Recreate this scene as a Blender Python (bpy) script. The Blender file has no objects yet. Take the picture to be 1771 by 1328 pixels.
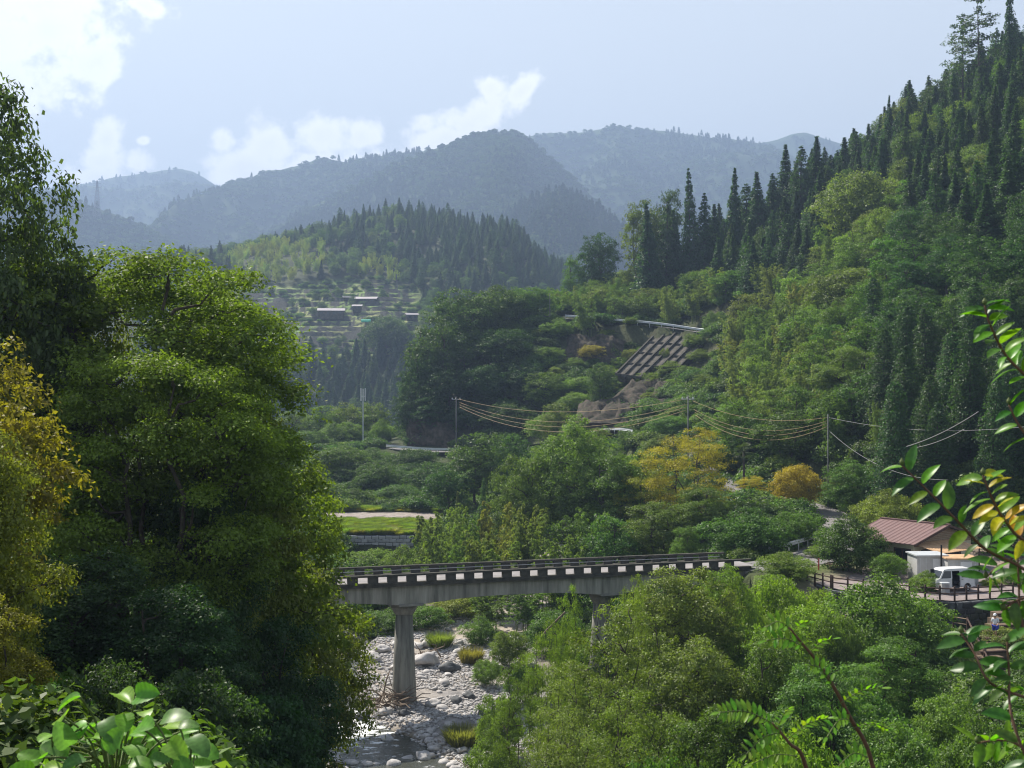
import bpy, bmesh, math, random
import numpy as np
from mathutils import Vector, Matrix
from math import radians as R, pi, sin, cos, sqrt

S = bpy.context.scene
C = S.collection
F = 2140.0                                  # focal length in pixels of the 1771 px wide photograph

# ------------------------------------------------------------------ camera
cam_d = bpy.data.cameras.new('camera')
cam_d.sensor_width = 36.0
cam_d.lens = 36.0 * F / 1771.0
cam_d.clip_start = 0.1
cam_d.clip_end = 60000
cam_d.dof.use_dof = True
cam_d.dof.focus_distance = 90.0
cam_d.dof.aperture_fstop = 9.0
cam = bpy.data.objects.new('camera', cam_d)
C.objects.link(cam)
cam.location = (0, 0, 0)
cam.rotation_euler = (R(90), 0, 0)
S.camera = cam

# ------------------------------------------------------------------ sun, sky, exposure
SUN_AZ = -38.0        # degrees from +Y, negative = to the left
SUN_EL = 48.0
sd = Vector((sin(R(SUN_AZ)) * cos(R(SUN_EL)), cos(R(SUN_AZ)) * cos(R(SUN_EL)), sin(R(SUN_EL))))
sun_d = bpy.data.lights.new('sun', 'SUN')
sun_d.energy = 5.0
sun_d.angle = R(0.5)
sun_d.color = (1.0, 0.93, 0.82)
sun = bpy.data.objects.new('sun', sun_d)
C.objects.link(sun)
sun.rotation_euler = sd.to_track_quat('Z', 'Y').to_euler()

world = bpy.data.worlds.new('World')
S.world = world
world.use_nodes = True
nt = world.node_tree
for n in list(nt.nodes):
    nt.nodes.remove(n)
N = nt.nodes.new
L = nt.links.new
w_out = N('ShaderNodeOutputWorld')
w_bg = N('ShaderNodeBackground')
w_bg.inputs[1].default_value = 0.056
sky = N('ShaderNodeTexSky')
sky.sky_type = 'NISHITA'
sky.sun_disc = False
sky.sun_elevation = R(SUN_EL)
sky.sun_rotation = R(SUN_AZ)
sky.altitude = 300
sky.air_density = 1.0
sky.dust_density = 2.2
sky.ozone_density = 1.5
tc = N('ShaderNodeTexCoord')


def mathn(op, a, b=None, c=None, clamp=False):
    m = N('ShaderNodeMath')
    m.operation = op
    m.use_clamp = clamp
    for i, v in enumerate((a, b, c)):
        if v is None:
            continue
        if isinstance(v, (int, float)):
            m.inputs[i].default_value = v
        else:
            L(v, m.inputs[i])
    return m.outputs[0]


# clouds: soft-edged ellipses in the sky's own directions, broken up by noise
sep = N('ShaderNodeSeparateXYZ')
L(tc.outputs['Generated'], sep.inputs[0])
ys = mathn('MAXIMUM', sep.outputs[1], 0.02)
U = mathn('DIVIDE', sep.outputs[0], ys)
V = mathn('DIVIDE', sep.outputs[2], ys)
front = mathn('GREATER_THAN', sep.outputs[1], 0.05)
comb = N('ShaderNodeCombineXYZ')
L(U, comb.inputs[0]); L(V, comb.inputs[1])
nz = N('ShaderNodeTexNoise'); nz.inputs['Scale'].default_value = 20; nz.inputs['Detail'].default_value = 9; nz.inputs['Roughness'].default_value = 0.62
L(comb.outputs[0], nz.inputs['Vector'])
nz2 = N('ShaderNodeTexNoise'); nz2.inputs['Scale'].default_value = 62; nz2.inputs['Detail'].default_value = 6; nz2.inputs['Roughness'].default_value = 0.6
L(comb.outputs[0], nz2.inputs['Vector'])
nval = mathn('SUBTRACT', nz.outputs['Fac'], 0.5)


def blob(px, py, rx, ry, rot=0.0):
    u0, v0 = (px - 885.5) / F, -(py - 664) / F
    du = mathn('SUBTRACT', U, u0); dv = mathn('SUBTRACT', V, v0)
    c_, s_ = cos(R(rot)), sin(R(rot))
    a = mathn('MULTIPLY_ADD', du, c_ * F / rx, mathn('MULTIPLY', dv, s_ * F / rx))
    b = mathn('MULTIPLY_ADD', du, -s_ * F / ry, mathn('MULTIPLY', dv, c_ * F / ry))
    q = mathn('ADD', mathn('MULTIPLY', a, a), mathn('MULTIPLY', b, b))
    return mathn('SUBTRACT', 1.0, mathn('SQRT', q))


cl = None
for args in [(560, 232, 95, 48, 0), (470, 245, 60, 60, 0), (625, 232, 45, 42, 0), (385, 243, 26, 32, 0), (540, 300, 200, 55, 8),
             (420, 290, 90, 40, 0), (185, 240, 34, 40, 0), (175, 280, 60, 30, 0), (240, 285, 32, 34, 0), (165, 305, 90, 30, 0), (247, 243, 14, 10, 0),
             (820, 205, 120, 48, 24), (905, 155, 58, 24, 42), (850, 150, 35, 26, 10), (770, 235, 80, 40, 10), (735, 215, 30, 25, 0),
             (90, 50, 190, 95, 20), (170, 100, 110, 60, 35), (30, 150, 150, 80, 0), (70, 10, 200, 60, 0), (250, 10, 45, 22, -20), (120, 165, 18, 14, 0),
             # more of the same cloud outside the frame
             (-350, 60, 260, 90, 10), (2350, 150, 300, 60, 8), (-900, 250, 200, 80, 0), (-300, -500, 300, 120, 10), (900, -600, 350, 110, 0), (2500, -500, 300, 100, 0)]:
    b_ = blob(*args)
    cl = b_ if cl is None else mathn('MAXIMUM', cl, b_)
dens = mathn('ADD', mathn('MULTIPLY_ADD', nval, 2.2, cl), mathn('MULTIPLY', mathn('SUBTRACT', nz2.outputs['Fac'], 0.5), 1.1))
dens = mathn('MULTIPLY', dens, front)
mr = N('ShaderNodeMapRange'); mr.interpolation_type = 'SMOOTHSTEP'
mr.inputs['From Min'].default_value = 0.02; mr.inputs['From Max'].default_value = 0.62
L(dens, mr.inputs['Value'])
# cloud tone: lit edge white, thick middle a little greyer
tone = N('ShaderNodeMapRange')
tone.inputs['From Min'].default_value = 0.15; tone.inputs['From Max'].default_value = 1.1
tone.inputs['To Min'].default_value = 1.0; tone.inputs['To Max'].default_value = 0.84
L(dens, tone.inputs['Value'])
tv = mathn('MULTIPLY', tone.outputs[0], mathn('MULTIPLY_ADD', nz2.outputs['Fac'], 0.22, 0.9))
ccol = N('ShaderNodeMix'); ccol.data_type = 'RGBA'; ccol.blend_type = 'MULTIPLY'; ccol.inputs[0].default_value = 1
ccol.inputs[6].default_value = (13.5, 13.4, 13.4, 1)
L(tv, ccol.inputs[7])
# thin high veil that pales the blue
veil = N('ShaderNodeMix'); veil.data_type = 'RGBA'
vf = N('ShaderNodeMapRange'); vf.interpolation_type = 'SMOOTHSTEP'      # a hazy sky: pale at the horizon, deeper blue overhead
vf.inputs['From Min'].default_value = 0.22; vf.inputs['From Max'].default_value = 0.85
vf.inputs['To Min'].default_value = 0.86; vf.inputs['To Max'].default_value = 0.2
L(sep.outputs[2], vf.inputs['Value']); L(vf.outputs[0], veil.inputs[0])
L(sky.outputs[0], veil.inputs[6])
veil.inputs[7].default_value = (7.5, 8.0, 8.45, 1)
mx = N('ShaderNodeMix'); mx.data_type = 'RGBA'
L(mathn('MULTIPLY', mr.outputs[0], 0.92), mx.inputs[0]); L(veil.outputs[2], mx.inputs[6]); L(ccol.outputs[2], mx.inputs[7])
L(mx.outputs[2], w_bg.inputs[0])
L(w_bg.outputs[0], w_out.inputs[0])

S.view_settings.view_transform = 'Standard'
S.view_settings.look = 'None'
S.view_settings.exposure = 1.16
S.view_settings.gamma = 1.0
S.view_settings.use_curve_mapping = False
S.render.engine = 'CYCLES'
cy = S.cycles
cy.max_bounces = 5
cy.diffuse_bounces = 2
cy.filter_width = 1.15
cy.glossy_bounces = 2
cy.transmission_bounces = 3
cy.transparent_max_bounces = 6
cy.volume_bounces = 0
cy.use_denoising = True
cy.caustics_reflective = False
cy.caustics_refractive = False
cy.sample_clamp_indirect = 4
world.cycles.sampling_method = 'MANUAL'
world.cycles.sample_map_resolution = 512

HAZE_DENSITY = 0.00028
# ------------------------------------------------------------------ helpers
rng = np.random.default_rng(7)
rnd = random.Random(11)


def P(px, py, d):
    return Vector(((px - 885.5) / F * d, d, -(py - 664) / F * d))


def XZ(px, d, z):
    return Vector(((px - 885.5) / F * d, d, z))


def tag(o, label=None, cat=None, group=None, kind=None):
    if label: o['label'] = label
    if cat: o['category'] = cat
    if group: o['group'] = group
    if kind: o['kind'] = kind
    return o


def empty(name, loc=(0, 0, 0), rz=0.0):
    o = bpy.data.objects.new(name, None)
    o.location = loc
    o.rotation_euler = (0, 0, rz)
    o.empty_display_size = 0.2
    C.objects.link(o)
    return o


def link(name, me, mat=None, parent=None):
    if mat is not None and len(me.materials) == 0:
        me.materials.append(mat)
    o = bpy.data.objects.new(name, me)
    C.objects.link(o)
    if parent is not None:
        o.parent = parent
    return o


class MB:
    """collects boxes, prisms and tubes into one mesh"""

    def __init__(s):
        s.v, s.f = [], []

    def add(s, vs, fs):
        b = len(s.v)
        s.v += [tuple(v) for v in vs]
        s.f += [tuple(i + b for i in f) for f in fs]
        return s

    def box(s, c, size, rz=0.0, M=None):
        x, y, z = [q / 2 for q in size]
        vs = [Vector((a * x, b * y, g * z)) for g in (-1, 1) for b in (-1, 1) for a in (-1, 1)]
        if M is None:
            M = Matrix.Rotation(rz, 3, 'Z')
        vs = [M @ v + Vector(c) for v in vs]
        return s.add(vs, [(0, 2, 3, 1), (4, 5, 7, 6), (0, 1, 5, 4), (2, 6, 7, 3), (0, 4, 6, 2), (1, 3, 7, 5)])

    def beam(s, a, b, w, h, up=(0, 0, 1)):
        """box from a to b, w across, h along up"""
        a, b = Vector(a), Vector(b)
        t = (b - a).normalized()
        u = Vector(up)
        r = t.cross(u)
        if r.length < 1e-4:
            r = t.cross(Vector((1, 0, 0)))
        r.normalize()
        u = r.cross(t).normalized()
        vs = []
        for p in (a, b):
            for i, j in ((-1, -1), (1, -1), (1, 1), (-1, 1)):
                vs.append(p + r * (i * w / 2) + u * (j * h / 2))
        return s.add(vs, [(0, 1, 2, 3), (7, 6, 5, 4), (0, 4, 5, 1), (1, 5, 6, 2), (2, 6, 7, 3), (3, 7, 4, 0)])

    def tube(s, pts, rad, n=6, caps=True):
        pts = [Vector(p) for p in pts]
        if isinstance(rad, (int, float)):
            rad = [rad] * len(pts)
        ref = Vector((0.3, 0.9, 0.1)).normalized()
        rings = []
        for i, p in enumerate(pts):
            t = (pts[min(i + 1, len(pts) - 1)] - pts[max(i - 1, 0)])
            if t.length < 1e-6:
                t = Vector((0, 0, 1))
            t.normalize()
            a = t.cross(ref)
            if a.length < 0.05:
                a = t.cross(Vector((1, 0, 0)))
            a.normalize()
            b = t.cross(a)
            rings.append([p + (a * cos(2 * pi * k / n) + b * sin(2 * pi * k / n)) * rad[i] for k in range(n)])
        vs = [v for r_ in rings for v in r_]
        fs = []
        for i in range(len(pts) - 1):
            for k in range(n):
                fs.append((i * n + k, i * n + (k + 1) % n, (i + 1) * n + (k + 1) % n, (i + 1) * n + k))
        if caps:
            fs.append(tuple(range(n))[::-1])
            fs.append(tuple((len(pts) - 1) * n + k for k in range(n)))
        return s.add(vs, fs)

    def lathe(s, c, prof, n=20):
        """prof: (radius, z) from bottom to top"""
        vs, fs = [], []
        for r_, z in prof:
            for k in range(n):
                vs.append((c[0] + r_ * cos(2 * pi * k / n), c[1] + r_ * sin(2 * pi * k / n), c[2] + z))
        for i in range(len(prof) - 1):
            for k in range(n):
                fs.append((i * n + k, i * n + (k + 1) % n, (i + 1) * n + (k + 1) % n, (i + 1) * n + k))
        fs.append(tuple(range(n))[::-1])
        fs.append(tuple((len(prof) - 1) * n + k for k in range(n)))
        return s.add(vs, fs)

    def mesh(s, name, smooth=False):
        me = bpy.data.meshes.new(name)
        me.from_pydata(s.v, [], s.f)
        if smooth:
            me.polygons.foreach_set('use_smooth', [True] * len(me.polygons))
        me.update()
        return me

    def build(s, name, mat, parent=None, smooth=False, bevel=0.0):
        me = s.mesh(name, smooth)
        if bevel:
            bm = bmesh.new(); bm.from_mesh(me)
            bmesh.ops.bevel(bm, geom=list(bm.edges), offset=bevel, segments=1, affect='EDGES', clamp_overlap=True)
            bm.to_mesh(me); bm.free()
        return link(name, me, mat, parent)


def np_mesh(name, verts, quads, attr=None, smooth=False):
    """fast mesh from numpy verts (n,3) and faces (m,k)"""
    me = bpy.data.meshes.new(name)
    n, m, k = len(verts), len(quads), quads.shape[1]
    me.vertices.add(n)
    me.vertices.foreach_set('co', np.ascontiguousarray(verts, dtype=np.float32).ravel())
    me.loops.add(m * k)
    me.loops.foreach_set('vertex_index', np.ascontiguousarray(quads, dtype=np.int32).ravel())
    me.polygons.add(m)
    me.polygons.foreach_set('loop_start', np.arange(0, m * k, k, dtype=np.int32))
    if smooth:
        me.polygons.foreach_set('use_smooth', np.ones(m, dtype=bool))
    for key, (typ, dom, data) in (attr or {}).items():
        a = me.attributes.new(key, typ, dom)
        a.data.foreach_set('color' if 'COLOR' in typ else ('vector' if typ == 'FLOAT_VECTOR' else 'value'), np.ascontiguousarray(data, dtype=np.float32).ravel())
    me.update(calc_edges=True)
    me.validate()
    return me


def _h(i, j, s):
    v = np.sin(i * 127.1 + j * 311.7 + s * 74.7) * 43758.5453
    return v - np.floor(v)


def vn(x, y, s=0.0):
    xi, yi = np.floor(x), np.floor(y)
    fx, fy = x - xi, y - yi
    fx = fx * fx * (3 - 2 * fx); fy = fy * fy * (3 - 2 * fy)
    return (_h(xi, yi, s) * (1 - fx) + _h(xi + 1, yi, s) * fx) * (1 - fy) + (_h(xi, yi + 1, s) * (1 - fx) + _h(xi + 1, yi + 1, s) * fx) * fy


def fbm(x, y, s=0.0, o=4):
    t, a, q = 0, 0.5, 0
    for k in range(o):
        t = t + a * (vn(x * 2 ** k, y * 2 ** k, s + k) - 0.5); q += a; a *= 0.5
    return t / q * 2


# ------------------------------------------------------------------ materials
def mat(name, col=(0.5, 0.5, 0.5), rough=0.8, spec=0.3, metal=0.0, var=0.0, scale=6.0, bump=0.0, bscale=20.0, col2=None, coords='Object', detail=5):
    m = bpy.data.materials.new(name)
    m.use_nodes = True
    t = m.node_tree
    b = t.nodes['Principled BSDF']
    b.inputs['Roughness'].default_value = rough
    b.inputs['Metallic'].default_value = metal
    b.inputs['Specular IOR Level'].default_value = spec
    b.inputs['Base Color'].default_value = (*col, 1)
    if var or col2 or bump:
        c = t.nodes.new('ShaderNodeTexCoord')
        src = c.outputs[coords]
    if var or col2:
        nn = t.nodes.new('ShaderNodeTexNoise')
        nn.inputs['Scale'].default_value = scale
        nn.inputs['Detail'].default_value = detail
        nn.inputs['Roughness'].default_value = 0.65
        t.links.new(src, nn.inputs['Vector'])
        rp = t.nodes.new('ShaderNodeValToRGB')
        rp.color_ramp.elements[0].position = 0.34
        rp.color_ramp.elements[1].position = 0.66
        c2 = col2 or tuple(q * (1 - var) for q in col)
        rp.color_ramp.elements[0].color = (*c2, 1)
        rp.color_ramp.elements[1].color = (*col, 1)
        t.links.new(nn.outputs['Fac'], rp.inputs[0])
        t.links.new(rp.outputs[0], b.inputs['Base Color'])
    if bump:
        n2 = t.nodes.new('ShaderNodeTexNoise')
        n2.inputs['Scale'].default_value = bscale
        n2.inputs['Detail'].default_value = 6
        t.links.new(src, n2.inputs['Vector'])
        bp = t.nodes.new('ShaderNodeBump')
        bp.inputs['Strength'].default_value = min(1, bump)
        bp.inputs['Distance'].default_value = 0.05
        t.links.new(n2.outputs['Fac'], bp.inputs['Height'])
        t.links.new(bp.outputs[0], b.inputs['Normal'])
    return m


def leaf_material(name, trans=0.42, gloss=0.018, rough=0.5, spread=0.75):
    """leaf colour comes from the object's colour, varied leaf by leaf (attribute v) and tree by tree"""
    m = bpy.data.materials.new(name)
    m.use_nodes = True
    t = m.node_tree
    for n in list(t.nodes):
        t.nodes.remove(n)
    o = t.nodes.new('ShaderNodeOutputMaterial')
    oi = t.nodes.new('ShaderNodeObjectInfo')
    at = t.nodes.new('ShaderNodeAttribute'); at.attribute_name = 'v'
    mr_ = t.nodes.new('ShaderNodeMapRange')
    mr_.inputs['To Min'].default_value = 1 - spread * 0.55
    mr_.inputs['To Max'].default_value = 1 + spread * 0.75
    t.links.new(at.outputs['Fac'], mr_.inputs['Value'])
    ti = t.nodes.new('ShaderNodeAttribute'); ti.attribute_type = 'INSTANCER'; ti.attribute_name = 'tint'
    ad = t.nodes.new('ShaderNodeVectorMath'); ad.operation = 'ADD'
    t.links.new(oi.outputs['Color'], ad.inputs[0]); t.links.new(ti.outputs['Color'], ad.inputs[1])
    mul = t.nodes.new('ShaderNodeVectorMath'); mul.operation = 'SCALE'
    yl = t.nodes.new('ShaderNodeVectorMath'); yl.operation = 'MULTIPLY'; yl.inputs[1].default_value = (1.08, 1.0, 0.82)
    t.links.new(ad.outputs[0], yl.inputs[0]); t.links.new(yl.outputs[0], mul.inputs[0]); t.links.new(mr_.outputs[0], mul.inputs['Scale'])
    hs = t.nodes.new('ShaderNodeHueSaturation')
    mh = t.nodes.new('ShaderNodeMapRange'); mh.inputs['To Min'].default_value = 0.498; mh.inputs['To Max'].default_value = 0.52
    t.links.new(oi.outputs['Random'], mh.inputs['Value']); t.links.new(mh.outputs[0], hs.inputs['Hue'])
    t.links.new(mul.outputs[0], hs.inputs['Color']); hs.inputs['Saturation'].default_value = 1.04; hs.inputs['Value'].default_value = 1.12
    df = t.nodes.new('ShaderNodeBsdfDiffuse')
    t.links.new(hs.outputs[0], df.inputs['Color'])
    tr = t.nodes.new('ShaderNodeBsdfTranslucent')
    tm = t.nodes.new('ShaderNodeMix'); tm.data_type = 'RGBA'; tm.blend_type = 'MULTIPLY'; tm.inputs[0].default_value = 1
    t.links.new(hs.outputs[0], tm.inputs[6]); tm.inputs[7].default_value = (1.38, 1.5, 0.5, 1)
    t.links.new(tm.outputs[2], tr.inputs['Color'])
    m1 = t.nodes.new('ShaderNodeMixShader'); m1.inputs[0].default_value = trans
    t.links.new(df.outputs[0], m1.inputs[1]); t.links.new(tr.outputs[0], m1.inputs[2])
    gl = t.nodes.new('ShaderNodeBsdfGlossy'); gl.inputs['Roughness'].default_value = rough
    gl.inputs['Color'].default_value = (1, 1, 1, 1)
    m2 = t.nodes.new('ShaderNodeMixShader'); m2.inputs[0].default_value = gloss
    t.links.new(m1.outputs[0], m2.inputs[1]); t.links.new(gl.outputs[0], m2.inputs[2])
    t.links.new(m2.outputs[0], o.inputs['Surface'])
    return m


M_leaf = leaf_material('foliage')
M_bigleaf = leaf_material('large_leaf', trans=0.5, gloss=0.02, rough=0.38, spread=0.6)
_t = M_bigleaf.node_tree
_tc1 = _t.nodes.new('ShaderNodeTexCoord'); _nn = _t.nodes.new('ShaderNodeTexNoise'); _nn.inputs['Scale'].default_value = 45; _nn.inputs['Detail'].default_value = 5
_t.links.new(_tc1.outputs['Object'], _nn.inputs['Vector'])
_at = next(n for n in _t.nodes if n.type == 'ATTRIBUTE' and n.attribute_name == 'v'); _mr1 = next(n for n in _t.nodes if n.type == 'MAP_RANGE' and n.inputs['Value'].is_linked and n.inputs['Value'].links[0].from_node == _at)
_ma = _t.nodes.new('ShaderNodeMath'); _ma.operation = 'MULTIPLY_ADD'; _ma.inputs[1].default_value = 1.5
_mb = _t.nodes.new('ShaderNodeMath'); _mb.operation = 'SUBTRACT'; _mb.inputs[1].default_value = 0.75
_t.links.new(_at.outputs['Fac'], _mb.inputs[0]); _t.links.new(_nn.outputs['Fac'], _ma.inputs[0]); _t.links.new(_mb.outputs[0], _ma.inputs[2]); _t.links.new(_ma.outputs[0], _mr1.inputs['Value'])
M_far = leaf_material('distant_foliage', trans=0.12, gloss=0.0)
M_bark = mat('bark', (0.10, 0.085, 0.07), 0.95, 0.1, var=0.55, scale=3, bump=0.5, bscale=12)
M_culm = mat('bamboo_culm', (0.16, 0.2, 0.07), 0.6, 0.3, var=0.3, scale=3)
M_twig = mat('twig', (0.16, 0.09, 0.06), 0.8, 0.2, var=0.3, scale=30)
M_stem = mat('green_stem', (0.12, 0.16, 0.05), 0.7, 0.2, var=0.3, scale=30)
M_conc = mat('weathered_concrete', (0.25, 0.245, 0.225), 0.9, 0.2, scale=1.3, col2=(0.13, 0.13, 0.12), bump=0.4, bscale=15)
M_concdark = mat('blackened_concrete', (0.085, 0.078, 0.066), 0.95, 0.15, scale=1.6, col2=(0.03, 0.032, 0.026), bump=0.4, bscale=15)
M_streak = mat('streaked_concrete', (0.33, 0.325, 0.29), 0.9, 0.2, scale=1.0, col2=(0.12, 0.12, 0.105), bump=0.3, bscale=8)
_t = M_streak.node_tree
_mp = _t.nodes.new('ShaderNodeMapping'); _mp.inputs['Scale'].default_value = (1.6, 1.6, 0.16)
_tc0 = next(n for n in _t.nodes if n.type == 'TEX_COORD')
_t.links.new(_tc0.outputs['Object'], _mp.inputs[0])
for n in [n for n in _t.nodes if n.type == 'TEX_NOISE']:
    _t.links.new(_mp.outputs[0], n.inputs['Vector'])
M_asph = mat('asphalt', (0.21, 0.2, 0.2), 0.95, 0.15, scale=0.6, col2=(0.13, 0.125, 0.125), bump=0.2, bscale=40)
M_stone = mat('river_stone', (0.52, 0.50, 0.485), 0.9, 0.2, scale=2.5, col2=(0.27, 0.26, 0.255), bump=0.3, bscale=9)
M_stone2 = mat('dark_stone', (0.12, 0.125, 0.13), 0.9, 0.2, scale=2.5, col2=(0.06, 0.065, 0.07), bump=0.3, bscale=9)
M_galv = mat('galvanised_steel', (0.55, 0.58, 0.6), 0.45, 0.5, metal=0.3, var=0.2, scale=2)
M_white = mat('white_paint', (0.6, 0.61, 0.62), 0.3, 0.5, var=0.08, scale=2)
M_offwhite = mat('off_white_panel', (0.42, 0.42, 0.41), 0.6, 0.3, var=0.2, scale=1.5)
M_cream = mat('cream_wall', (0.5, 0.48, 0.36), 0.85, 0.2, var=0.25, scale=1.5)
M_wood = mat('brown_log', (0.085, 0.055, 0.045), 0.85, 0.2, var=0.4, scale=5)
M_palewood = mat('pale_wood', (0.30, 0.22, 0.15), 0.9, 0.2, var=0.35, scale=4)
M_rooftin = mat('brown_tin_roof', (0.17, 0.095, 0.085), 0.55, 0.4, var=0.25, scale=1.2)
M_tan = mat('tan_sheet', (0.55, 0.36, 0.2), 0.6, 0.3, scale=2, col2=(0.36, 0.22, 0.12))
M_glass = mat('dark_glass', (0.02, 0.025, 0.03), 0.08, 0.6)
M_black = mat('black_rubber', (0.02, 0.02, 0.02), 0.8, 0.2)
M_inside = mat('dark_interior', (0.03, 0.03, 0.035), 0.9, 0.1)
M_wire = mat('power_cable', (0.28, 0.2, 0.08), 0.6, 0.3)
M_wirepale = mat('pale_cable', (0.26, 0.26, 0.25), 0.5, 0.3)
M_rock = mat('cliff_rock', (0.095, 0.075, 0.062), 0.95, 0.1, scale=0.9, col2=(0.025, 0.03, 0.018), bump=0.9, bscale=2.5)
M_pole = mat('pole_concrete', (0.17, 0.17, 0.165), 0.9, 0.2, var=0.2, scale=1)
M_drift = mat('driftwood', (0.24, 0.19, 0.15), 0.95, 0.1, var=0.5, scale=3)
M_skin = mat('skin', (0.5, 0.3, 0.22), 0.6, 0.3)
M_blue = mat('blue_cloth', (0.05, 0.07, 0.35), 0.9, 0.1)
M_whitecloth = mat('white_cloth', (0.75, 0.75, 0.78), 0.9, 0.1)
M_hair = mat('dark_hair', (0.02, 0.018, 0.015), 0.7, 0.3)
M_green = mat('green_sheet', (0.05, 0.42, 0.27), 0.6, 0.3, var=0.2, scale=1)
M_red = mat('red_paint', (0.35, 0.05, 0.04), 0.6, 0.3)
M_farroof = mat('pale_roof', (0.33, 0.3, 0.32), 0.5, 0.3, var=0.2, scale=0.3)
M_redroof = mat('red_brown_roof', (0.3, 0.13, 0.12), 0.6, 0.3, var=0.2, scale=0.3)
# ------------------------------------------------------------------ terrain
COLS = np.array([-300, 0, 200, 400, 560, 700, 850, 1000, 1150, 1300, 1450, 1600, 1771, 2100], float)
UC = (COLS - 885.5) / F
TAB = [
    (2, [-2.2] * 14),
    (6, [-2.6] * 14),
    (9, [-4.0, -4.0, -4.0, -4.3, -4.5, -4.5, -4.5, -4.5, -4.5, -4.5, -4.5, -4.3, -4.2, -4.0]),
    (20, [-6, -7, -7.5, -9, -11, -12, -12, -12, -12, -12, -11.5, -10.5, -9.5, -9]),
    (35, [-8, -9, -9.5, -12, -17, -18.5, -18.5, -18, -18, -17.5, -16.5, -15.5, -14.5, -12]),
    (50, [-9, -9.5, -10.5, -15, -21, -22.8, -22.5, -22, -21.5, -21, -19.5, -18.5, -17.5, -15]),
    (60, [-12, -12, -13.5, -19, -24, -25, -24.5, -23.5, -23, -22, -21, -20, -19, -17]),
    (72, [-24, -24.5, -25.4, -25.8, -25.9, -25.8, -25.0, -24.2, -23.4, -22.6, -21.5, -20.4, -19.5, -18]),
    (82, [-20, -21, -23, -25.5, -25.65, -25.65, -25.2, -23.6, -22.6, -21.5, -20.4, -19.6, -19.2, -17]),
    (92, [-17, -17.5, -19, -22, -25.2, -25.25, -25.1, -24, -22.6, -20.2, -20.2, -20.2, -19.8, -17.5]),
    (96, [-16, -16.6, -17.5, -19, -24.8, -25.05, -25.0, -24, -22.3, -19.5, -19.2, -16.55, -16.55, -16.5]),
    (102, [-15, -15.8, -16.4, -17, -24.4, -24.9, -24.8, -24, -22, -18.6, -16.55, -16.55, -16.55, -16.5]),
    (112, [-14, -14.5, -15.4, -16.4, -23.9, -24.6, -24.6, -24, -21.8, -16.5, -16.55, -16.55, -16.55, -16]),
    (125, [-12, -12.5, -13.4, -15.6, -22.5, -23.9, -24.2, -24, -21.4, -16.1, -16.3, -16.4, -15.5, -9]),
    (145, [-10, -10.5, -11.5, -16, -22.8, -23.6, -23.9, -23, -19.2, -14.6, -15.4, -9, -3, 8]),
    (167, [-8, -9, -10.5, -19, -23, -23.3, -23.5, -22.5, -17, -13, -7, 2, 11, 25]),
    (169, [-8, -9, -10.5, -18, -20.7, -20.7, -21.8, -22, -16.8, -12.6, -6.4, 3, 12, 26]),
    (190, [-6, -8, -10, -17, -20.0, -20.0, -20.4, -19.5, -14, -8, 1, 13, 23, 38]),
    (215, [-5, -8, -10, -16, -20.0, -20.0, -20.0, -16, -9, -1, 9, 23, 34, 52]),
    (240, [-5, -8, -10, -14.5, -16, -17, -16, -11.5, -6, 7, 18, 33, 46, 66]),
    (258, [-5, -8, -10, -14, -13.9, -13.9, -12.5, -5, 2.5, 13, 25, 40, 54, 74]),
    (272, [-6, -8, -10, -14, -13.6, -13.3, 1.5, 4, 8, 18, 30, 46, 60, 80]),
    (290, [-8, -10, -12, -15, -15, -12, 12, 15, 13.5, 24, 37, 53, 68, 88]),
    (320, [-14, -14, -16, -20, -22, -12, 15, 18.5, 20, 34, 48, 65, 80, 104]),
    (350, [-20, -20, -20, -26, -28, -18, 12, 21, 27, 42, 57, 73, 90, 116]),
    (380, [-26, -26, -28, -34, -36, -28, 0, 20, 30, 46, 60, 78, 97, 122]),
    (450, [-30, -30, -34, -42, -42, -38, -20, 5, 20, 35, 50, 66, 84, 110]),
    (530, [-30, -30, -30, -30, -30, -30, -28, -20, -5, 10, 20, 30, 50, 80]),
    (600, [-16, -16, -14, -10, -10, -10, -8, -8, -5, 0, 5, 15, 30, 60]),
    (660, [8, 10, 14, 19, 20, 20, 24, 14, 5, 0, 5, 10, 20, 50]),
    (740, [40, 44, 50, 53, 55, 55, 62, 38, 20, 10, 10, 10, 20, 40]),
    (820, [60, 62, 70, 78, 88, 88, 92, 58, 35, 20, 15, 10, 20, 40]),
    (930, [70, 72, 84, 98, 113, 126, 116, 78, 45, 25, 15, 10, 20, 40]),
    (1050, [60, 62, 74, 88, 98, 110, 98, 68, 35, 20, 10, 10, 10, 30]),
    (1350, [-20] * 14),
    (2000, [-50] * 14),
    (30000, [-60] * 14),
]
TD = np.array([r_[0] for r_ in TAB], float)
TZ = np.array([r_[1] for r_ in TAB], float)
Z_YARD = -16.5


def water_z(y):
    return np.interp(y, [50, 72, 82, 90, 96, 110, 125, 150, 170], [-26.9, -26.45, -26.2, -25.95, -25.7, -25.3, -24.8, -24.3, -24.0])


# river bed: centre line and half width of the whole bed; channel: where the water runs
BED = [(300, 66, 9), (480, 71, 9), (640, 78, 8), (715, 86, 7.5), (730, 95, 7.5), (725, 105, 8), (745, 116, 7.5), (800, 128, 6), (880, 140, 6), (960, 155, 6), (1010, 175, 6)]
CHAN = [(300, 66, 5), (470, 72, 5), (600, 77, 4.5), (690, 82, 4.2), (650, 88, 3.6), (592, 92, 3.4), (570, 98, 3.0), (575, 108, 2.6), (610, 120, 2.4), (700, 132, 2.5), (860, 142, 3), (960, 158, 3), (1010, 175, 3)]
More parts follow.
